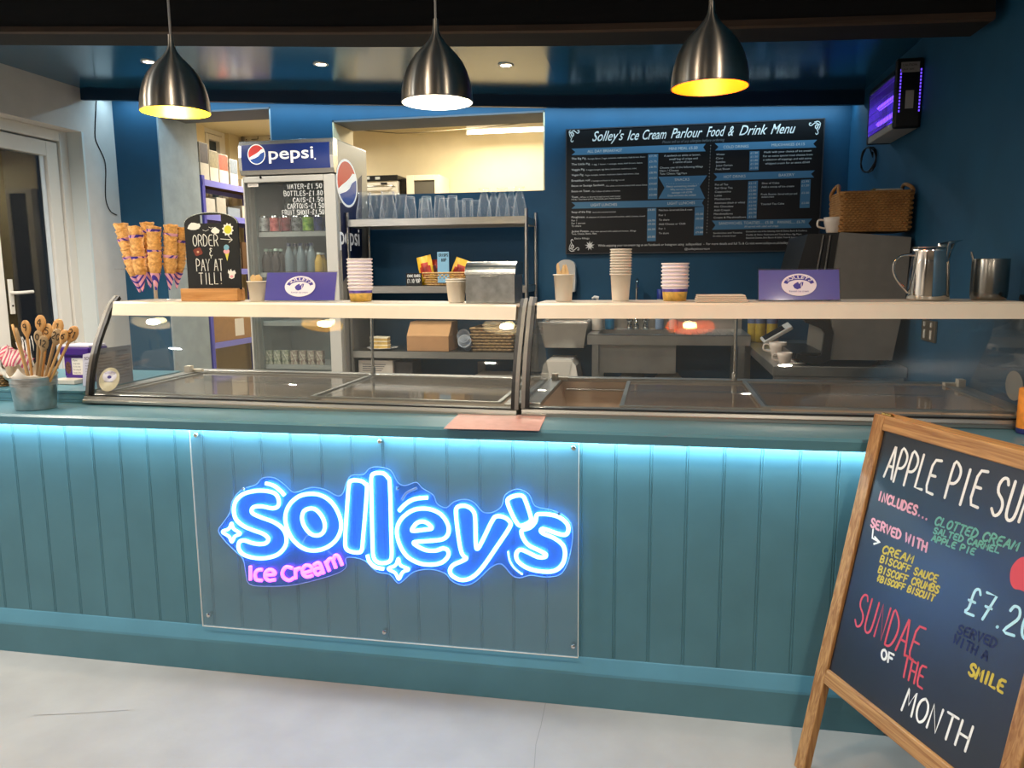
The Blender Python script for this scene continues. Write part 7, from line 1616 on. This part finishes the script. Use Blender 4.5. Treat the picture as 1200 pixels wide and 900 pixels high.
mb.add(vs, [(j*n+i, j*n+i+1, (j+1)*n+i+1, (j+1)*n+i) for j in range(n-1) for i in range(n-1)], smooth=True); o = mb.build('cloth', striped('red_check_cloth', '#8a3038', '#c9b8ac', 60), t, world=False); o.modifiers.new('solid', 'SOLIDIFY').thickness = .004
t = thing('white_cable', 'white cable coiled on the bench beside the coffee machine', 'cable', (aty(925, 412, 1.66).x, 1.66, zt))
mb = MB(); mb.tube(catmull([Vector(p) for p in ((.06, .10, .006), (-.02, .08, .006), (-.045, .02, .012), (-.02, -.03, .006), (.03, -.02, .006), (.02, .04, .010), (-.03, .05, .012), (-.035, -.01, .006), (.02, -.045, .006), (.07, -.03, .006))], 6, False), .005, 8); mb.build('cable', PAPER, t, world=False)
p = aty(945, 421, 1.60); t = thing('milk_frother', 'black handled tool lying on the bench before the machine bracket', 'tool', (p.x-.02, BY0+.02, zt+.004)) if 0 else None

# ================================================================ on the right wall
Y0, Y1 = 1.66, 2.10; x0 = 1.05; z0, z1 = 2.055, 2.285
t = thing('insect_killer', 'black wall mounted ultraviolet insect killer with glowing grid high on the right wall', 'insect killer', ((x0+XR)/2, 1.88, z0))
mb = MB(); mb.box(x0-.006, Y0-.03, z0-.012, XR-.002, Y0, z1+.07); mb.build('end_cap', BLKPL, t, bevel=.012, seg=3)
mb = MB(); mb.box(x0-.004, Y1, z0-.012, XR-.002, Y1+.025, z1+.02); mb.box(x0-.004, Y0, z1, XR-.002, Y1, z1+.03); mb.build('housing', BLKPL, t, bevel=.006)
mb = MB(); mb.box(x0+.0, Y0+.001, z0-.010, XR-.004, Y1-.001, z0+.024); mb.build('catch_tray', mat('pale_tray', '#b8b2a6', .4), t, bevel=.004)
UVM = mat('uv_tube', '#5a3cff', .4, emit=(.16, .05, 1.0), estr=7)
for dz in (.085, .165):
    mb = MB(); mb.tube([(x0+.045, Y0+.01, z0+dz), (x0+.045, Y1-.01, z0+dz)], .012, 10); mb.build('uv_lamp', UVM, t)
mb = MB(); mb.box(x0+.085, Y0+.002, z0+.03, XR-.004, Y1-.002, z1); mb.build('reflector', mat('uv_reflector', '#8f8ac0', .4), t)
GRD = mat('guard_wire', '#9a97a8', .35, .8)
mb = MB()
for k in range(22): mb.box(x0-.002, Y0+.008+k*.0205, z0+.026, x0+.001, Y0+.0105+k*.0205, z1-.002)
for k in range(6): mb.box(x0-.003, Y0+.002, z0+.04+k*.042, x0-.001, Y1-.002, z0+.0425+k*.042)
mb.build('guard_grille', GRD, t)
for dx in (.012, .098):
    mb = MB()
    for k in range(13): mb.box(x0+dx, Y0-.0318, z0+.06+k*.015, x0+dx+.006, Y0-.0305, z0+.069+k*.015)
    mb.build('vent_slots', mat('violet_slot', '#3a28c0', .4, emit=(.14, .06, .9), estr=1.6), t)
mb = MB(); mb.box(x0+.014, Y0-.0325, z1+.005, XR-.022, Y0-.0305, z1+.05); mb.build('rating_label', mat('silver_label', '#9b9a98', .4), t)
mb = MB(); type_on(mb, 'CAUTION', (x0+.02, Y0-.0328, z1+.032), UX, UZ, .014, .06); type_on(mb, 'UV-A  16W', (x0+.02, Y0-.0328, z1+.014), UX, UZ, .012, .05); mb.build('label_print', INK, t)
mb = MB(); mb.box(x0+.040, Y0-.0325, z0+.075, x0+.075, Y0-.0305, z0+.155); mb.build('switch_label', mat('silver_label', '#9b9a98', .4), t)
t = thing('power_cable', 'black power cord coiled and hanging under the insect killer', 'cord', (1.15, 2.1, 2.04))
mb = MB(); c = atx(1021, 187, XR-.02)
pts = [Vector((XR-.02, c.y-.02, z0-.012)), Vector((XR-.02, c.y-.03, z0-.04))]
for k in range(40):
    a_ = math.pi*.5+2*math.pi*k/14; pts.append(Vector((XR-.034-.028*math.cos(a_+.4*math.sin(k*.35)), c.y+.052*math.cos(a_)*(1+.06*math.sin(k*.9)), c.z+.068*math.sin(a_)*(1+.05*math.cos(k*.7)))))
mb.tube(pts, .0042, 6); mb.build('cord', BLACK, t)
q0, q1 = atx(1084, 374, XR), atx(1097.5, 402, XR); ya, yb = sorted((q0.y, q1.y))
t = thing('wall_socket', 'steel double power socket on the right wall behind the freezer', 'socket', (XR, (ya+yb)/2, q1.z))
mb = MB(); mb.box(XR-.012, ya, q1.z, XR-.001, yb, q0.z); mb.build('face_plate', mat('socket_steel', '#9a8f7c', .3, .9), t, bevel=.002)
mb = MB()
for yy in (ya+.035, yb-.05): mb.box(XR-.0135, yy, q1.z+.012, XR-.012, yy+.022, q1.z+.05)
mb.build('socket_insert', WPL, t)
mb = MB()
for yy in (ya+.035, yb-.045): mb.box(XR-.016, yy, q0.z-.028, XR-.012, yy+.014, q0.z-.008)
mb.build('rocker_switch', WPL, t)
# cable down the left wall
t = thing('wall_cable', 'thin black cable hanging down the white wall beside the pelmet', 'cable', atx(117, 110, XL))
mb = MB(); mb.tube(catmull([atx(x, y, XL+.004) for x, y in ((118, 103), (113.5, 115), (112, 140), (111.5, 160), (115, 171), (122, 186), (124, 200), (123.5, 225), (125, 238), (130, 248), (137, 252))], 4, False), .0035, 6); mb.build('cable', BLACK, t)

# ================================================================ back room seen through the openings
t = thing('tube_light', 'long fluorescent tube light on the back room ceiling', 'ceiling light', (-.97, 4.6, 2.62))
mb = MB(); mb.tube([(-1.715, 4.6, 2.635), (-.25, 4.6, 2.635)], .016, 10); mb.build('tube', mat('white_tube', '#fff8e8', .4, emit=(1., .95, .82), estr=9), t)
mb = MB(); mb.box(-1.73, 4.575, 2.655, -.235, 4.625, 2.744); mb.build('batten', mat('white_enamel_batten', '#ddd6c4', .4), t, bevel=.004)
for x in (-1.73, -.25): mb = MB(); mb.box(x, 4.585, 2.615, x+.015, 4.615, 2.66); mb.build('end_holder', WPL, t)
t = thing('ceiling_cable', 'thin cable drooping across the back room under its ceiling', 'cable', aty(473, 156, 4.3))
mb = MB(); mb.tube(catmull([aty(x, y, 4.3) for x, y in ((412, 151), (440, 154), (473, 156), (530, 152.5), (585, 147.5), (640, 140))], 5, False), .004, 6); mb.build('cable', mat('brown_cable', '#5c5138', .6), t)
t = thing('kitchen_oven', 'white and steel oven with black control panel in the back room', 'oven', (-2.62, 4.88, 0))
O = lambda x, y: aty(x, y, 4.6)
a, b_ = O(415, 228), O(465, 205)
mb = MB(); mb.box(a.x, 4.6, 0, b_.x, 4.93, b_.z-.03); mb.build('body', mat('oven_white', '#d6d0c2', .4), t, bevel=.006)
mb = MB(); mb.box(a.x-.005, 4.585, O(440, 212.5).z, b_.x+.01, 4.93, b_.z); mb.build('control_panel', BLKPL, t, bevel=.006)
mb = MB()
for x in (431.5, 443.5): c = O(x, 209); mb.box(c.x-.025, 4.582, c.z-.012, c.x+.02, 4.585, c.z+.012)
mb.build('display', mat('grey_display', '#b4b9b4', .4), t)
mb = MB(); c = O(450, 215); mb.box(c.x-.03, 4.596, c.z-.01, c.x+.03, 4.6, c.z+.006); mb.build('vent', BLKPL, t)
mb = MB(); z = O(440, 219).z; mb.tube([(a.x+.08, 4.6, z), (a.x+.08, 4.56, z), (b_.x-.03, 4.56, z), (b_.x-.03, 4.6, z)], .008, 8); mb.build('door_handle', STEEL, t)
t = thing('glass_door_cabinet', 'white framed glass door cabinet beside the oven in the back room', 'cabinet', (-2.2, 4.8, 0))
a, b_ = O(478, 228), O(515, 204.5); a0 = O(461, 228).x+.05
mb = MB(); mb.box(a.x, 4.6, 0, a.x+.02, 4.93, b_.z); mb.box(b_.x-.02, 4.6, 0, b_.x, 4.93, b_.z); mb.box(a.x+.02, 4.91, 0, b_.x-.02, 4.93, b_.z); mb.box(a.x+.02, 4.6, b_.z-.03, b_.x-.02, 4.91, b_.z); mb.build('carcass', _mc['oven_white'], t, bevel=.003)
mb = MB(); mb.box(a.x, 4.565, .1, a.x+.07, 4.598, b_.z-.004); mb.box(b_.x-.04, 4.565, .1, b_.x, 4.598, b_.z-.004); mb.box(a.x+.07, 4.565, b_.z-.05, b_.x-.04, 4.598, b_.z-.004); mb.box(a.x+.07, 4.565, .1, b_.x-.04, 4.598, .2); dd = mb.build('door', mat('cabinet_door_white', '#d9cfb8', .4), t, bevel=.003)
mb = MB(); mb.box(a.x+.07, 4.58, .2, b_.x-.04, 4.584, b_.z-.05); mb.build('pane', mat('smoked_pane', '#55524a', .1), dd)
for k in range(4): mb = MB(); mb.box(a.x+.025, 4.62, b_.z-.14-.14*k, b_.x-.025, 4.9, b_.z-.13-.14*k); mb.build('shelf', STEEL, t)
t = thing('dark_gap_block', 'black block for the dark gap between the oven and the glass door cabinet in the back room', 'cabinet', ((O(465, 0).x+O(478, 0).x)/2, 4.8, 0))
mb = MB(); mb.box(O(465, 210).x+.014, 4.66, 0, a.x-.004, 4.93, O(470, 208.5).z); mb.build('carcass', BLKPL, t, bevel=.004)  # black block painted in where only a dark gap lies between appliances
mb = MB(); mb.box(O(465, 210).x+.018, 4.648, .08, a.x-.008, 4.659, O(470, 208.5).z-.02); mb.build('door', mat('black_gloss', '#08080a', .2), t)
c = aty(302, 163, 4.92); t = thing('wall_clock', 'round pale wall clock with dark rim behind the drinks fridge', 'clock', (c.x, 4.94, c.z))
mb = MB(); Mc = Matrix.Translation((0, 0, 0)) @ Matrix.Rotation(math.pi/2, 4, 'X'); mb.lathe([(.15, 0), (.165, .01), (.165, .04), (.15, .045), (.145, .03), (.145, .005)], 40, M=Mc, caps=False); mb.build('rim', mat('clock_rim', '#6c675e', .4), t, world=False)
mb = MB(); mb.lathe([(0, .012), (.148, .012)], 40, M=Mc, caps=False); mb.f = [f for f in mb.f]; mb.build('dial', mat('clock_dial', '#d9d0b8', .5), t, world=False)
mb = MB(); mb.box(-.003, -.016, 0, .003, -.014, .10); mb.box(-.07, -.018, -.003, 0, -.016, .003)
for k in range(12):
    a_ = math.pi*k/6; mb.box(.125*math.cos(a_)-.005, -.015, .125*math.sin(a_)-.005, .125*math.cos(a_)+.005, -.013, .125*math.sin(a_)+.005)
mb.build('hands_and_marks', INK, t, world=False)
# lilac shelving with boxes in the back room
PX0_, PX1_, PY0_, PY1_ = XL, -3.725, 3.585, 4.86
LIL = mat('lilac_steel', '#7f7fd0', .45); LILD = mat('lilac_steel_post', '#5a57b8', .45); CHIP = mat('shelf_chipboard', '#6f543a', .85, noise=.15, scale=30)
t = thing('lilac_shelving', 'lilac boltless storage shelving in the back room beside the doorway', 'shelving', ((PX0_+PX1_)/2, 3.9, 0))
zA = atx(258, 213.5, PX1_).z; zB = atx(258, 252, PX1_).z
for x in (PX0_+.02, PX1_):
    for y_ in (PY0_, PY1_):
        mb = MB(); mb.box(x-.02, y_-.004, 0, x+.0, y_, zA+.03); mb.box(x-.004, y_-.0, 0, x, y_+.035, zA+.03) if y_ == PY0_ else mb.box(x-.004, y_-.035, 0, x, y_, zA+.03); mb.build('post', LILD, t)
zL = atx(262, 400, PX1_-.02).z; hL = atx(262, 371, PX1_-.02).z-zL
shz = (zA, zB, 1.45, zL, .45)
for z in shz:
    mb = MB()
    for x in (PX0_+.02, PX1_-.012): mb.box(x, PY0_, z-.05, x+.008, PY1_, z)
    mb.box(PX0_+.02, PY0_, z-.05, PX1_, PY0_+.008, z); mb.box(PX0_+.02, PY1_-.008, z-.05, PX1_, PY1_, z); mb.build('shelf_beam', LIL, t)
    mb = MB(); mb.box(PX0_+.028, PY0_+.008, z-.012, PX1_-.012, PY1_-.008, z-.001); mb.build('shelf_board', CHIP, t)
def sbox(name, label, y0, y1, z, h, col, x0=None, dep=.3, col2=None, open_=False, bandcol=None):
    xf = PX1_-.02; x0 = xf-dep*.95; y0 = PY0_+(y0-PY0_)*1.42; y1 = PY0_+(y1-PY0_)*1.42; t = thing(name, label, 'box', ((x0+xf)/2, (y0+y1)/2, z+.0005), 'boxes on the lilac shelving')
    mb = MB()
    if open_:
        zz = z+.0005; mb.box(x0, y0, zz, xf, y1, zz+.004); mb.box(xf-.004, y0, zz+.004, xf, y1, zz+h); mb.box(x0, y0, zz+.004, x0+.004, y1, zz+h); mb.box(x0+.004, y0, zz+.004, xf-.004, y0+.004, zz+h); mb.box(x0+.004, y1-.004, zz+.004, xf-.004, y1, zz+h)
    else: mb.box(x0, y0, z+.0005, xf, y1, z+h)
    mb.build('carton', mat('box_'+col, col, .75, noise=.06, scale=20), t)
    if bandcol:
        mb = MB(); mb.box(xf, y0+.004, z+h*.45, xf+.0008, y1-.004, z+h*.98); mb.build('printed_panel', mat('print_'+bandcol, bandcol, .6, noise=.2, scale=40), t)
        mb = MB(); mb.box(x0+.01, y0-.0008, z+h*.45, xf-.01, y0, z+h*.98); mb.build('printed_panel', mat('print_'+bandcol, bandcol, .6, noise=.2, scale=40), t)
    return t
Yp = lambda px: atx(px, 200, PX1_-.02).y
sbox('syrup_carton', 'white and dark brown carton at the near end of the top shelf', PY0_+.012, PY0_+.10, zA, .30, '#cfc7b8', bandcol='#3b2f29')
sbox('syrup_carton', 'olive and white tall carton beside the doorway jamb', PY0_+.11, PY0_+.20, zA, .255, '#d3cbbb', bandcol='#8d8262')
sbox('syrup_carton', 'coral red and white carton in the middle of the top shelf', PY0_+.21, PY0_+.31, zA, .245, '#cfc7b8', bandcol='#c4543f')
sbox('syrup_carton', 'grey and white carton, furthest on the top shelf', PY0_+.33, PY0_+.42, zA, .225, '#c6bfb2', bandcol='#6d747a')
sbox('open_tray', 'low open white card tray on the top shelf edge', PY0_+.46, PY0_+.60, zA, .07, '#d8ccb0', open_=True)
sbox('brown_tray', 'low brown card tray with packets at the far end of the top shelf', PY0_+.62, PY0_+.80, zA, .05, '#7a5a3c', open_=True)
sbox('paper_pack', 'white paper pack at the near end of the second shelf', PY0_+.015, PY0_+.14, zB, .13, '#cfc9bd')
sbox('paper_pack', 'pale grey paper pack on the second shelf', PY0_+.16, PY0_+.26, zB, .15, '#b9b3a6')
sbox('paper_pack', 'blue grey folded pack on the second shelf', PY0_+.28, PY0_+.42, zB, .08, '#8f9aa6')
sbox('paper_pack', 'white flat carton lying at the far end of the second shelf', PY0_+.45, PY0_+.78, zB, .11, '#cdc5b4')
sbox('dark_carton', 'dark carton at the near end of the third shelf', PY0_+.015, PY0_+.20, 1.45, .22, '#3d352f')
sbox('dark_carton', 'pale carton in the middle of the third shelf', PY0_+.22, PY0_+.40, 1.45, .18, '#a79c8b')
sbox('dark_carton', 'brown carton at the far end of the third shelf', PY0_+.42, PY0_+.78, 1.45, .24, '#6a4d33')
Yb = PY0_-.02
t = sbox('brown_carton', 'brown cardboard carton with address label on the low lilac shelf', PY0_+.015, PY0_+.62, zL, hL, '#a07a50', dep=.32)
mb = MB(); mb.box(PX1_-.02, PY0_+.40, zL+.03, PX1_-.019, PY0_+.55, zL+hL-.03); mb.build('address_label', PAPER, t)
mb = MB(); mb.box(PX1_-.02, PY0_+.68, zL+.001, PX1_-.0192, PY0_+.71, zL+hL-.001); mb.build('parcel_tape', mat('parcel_tape', '#7a5a38', .4), t)
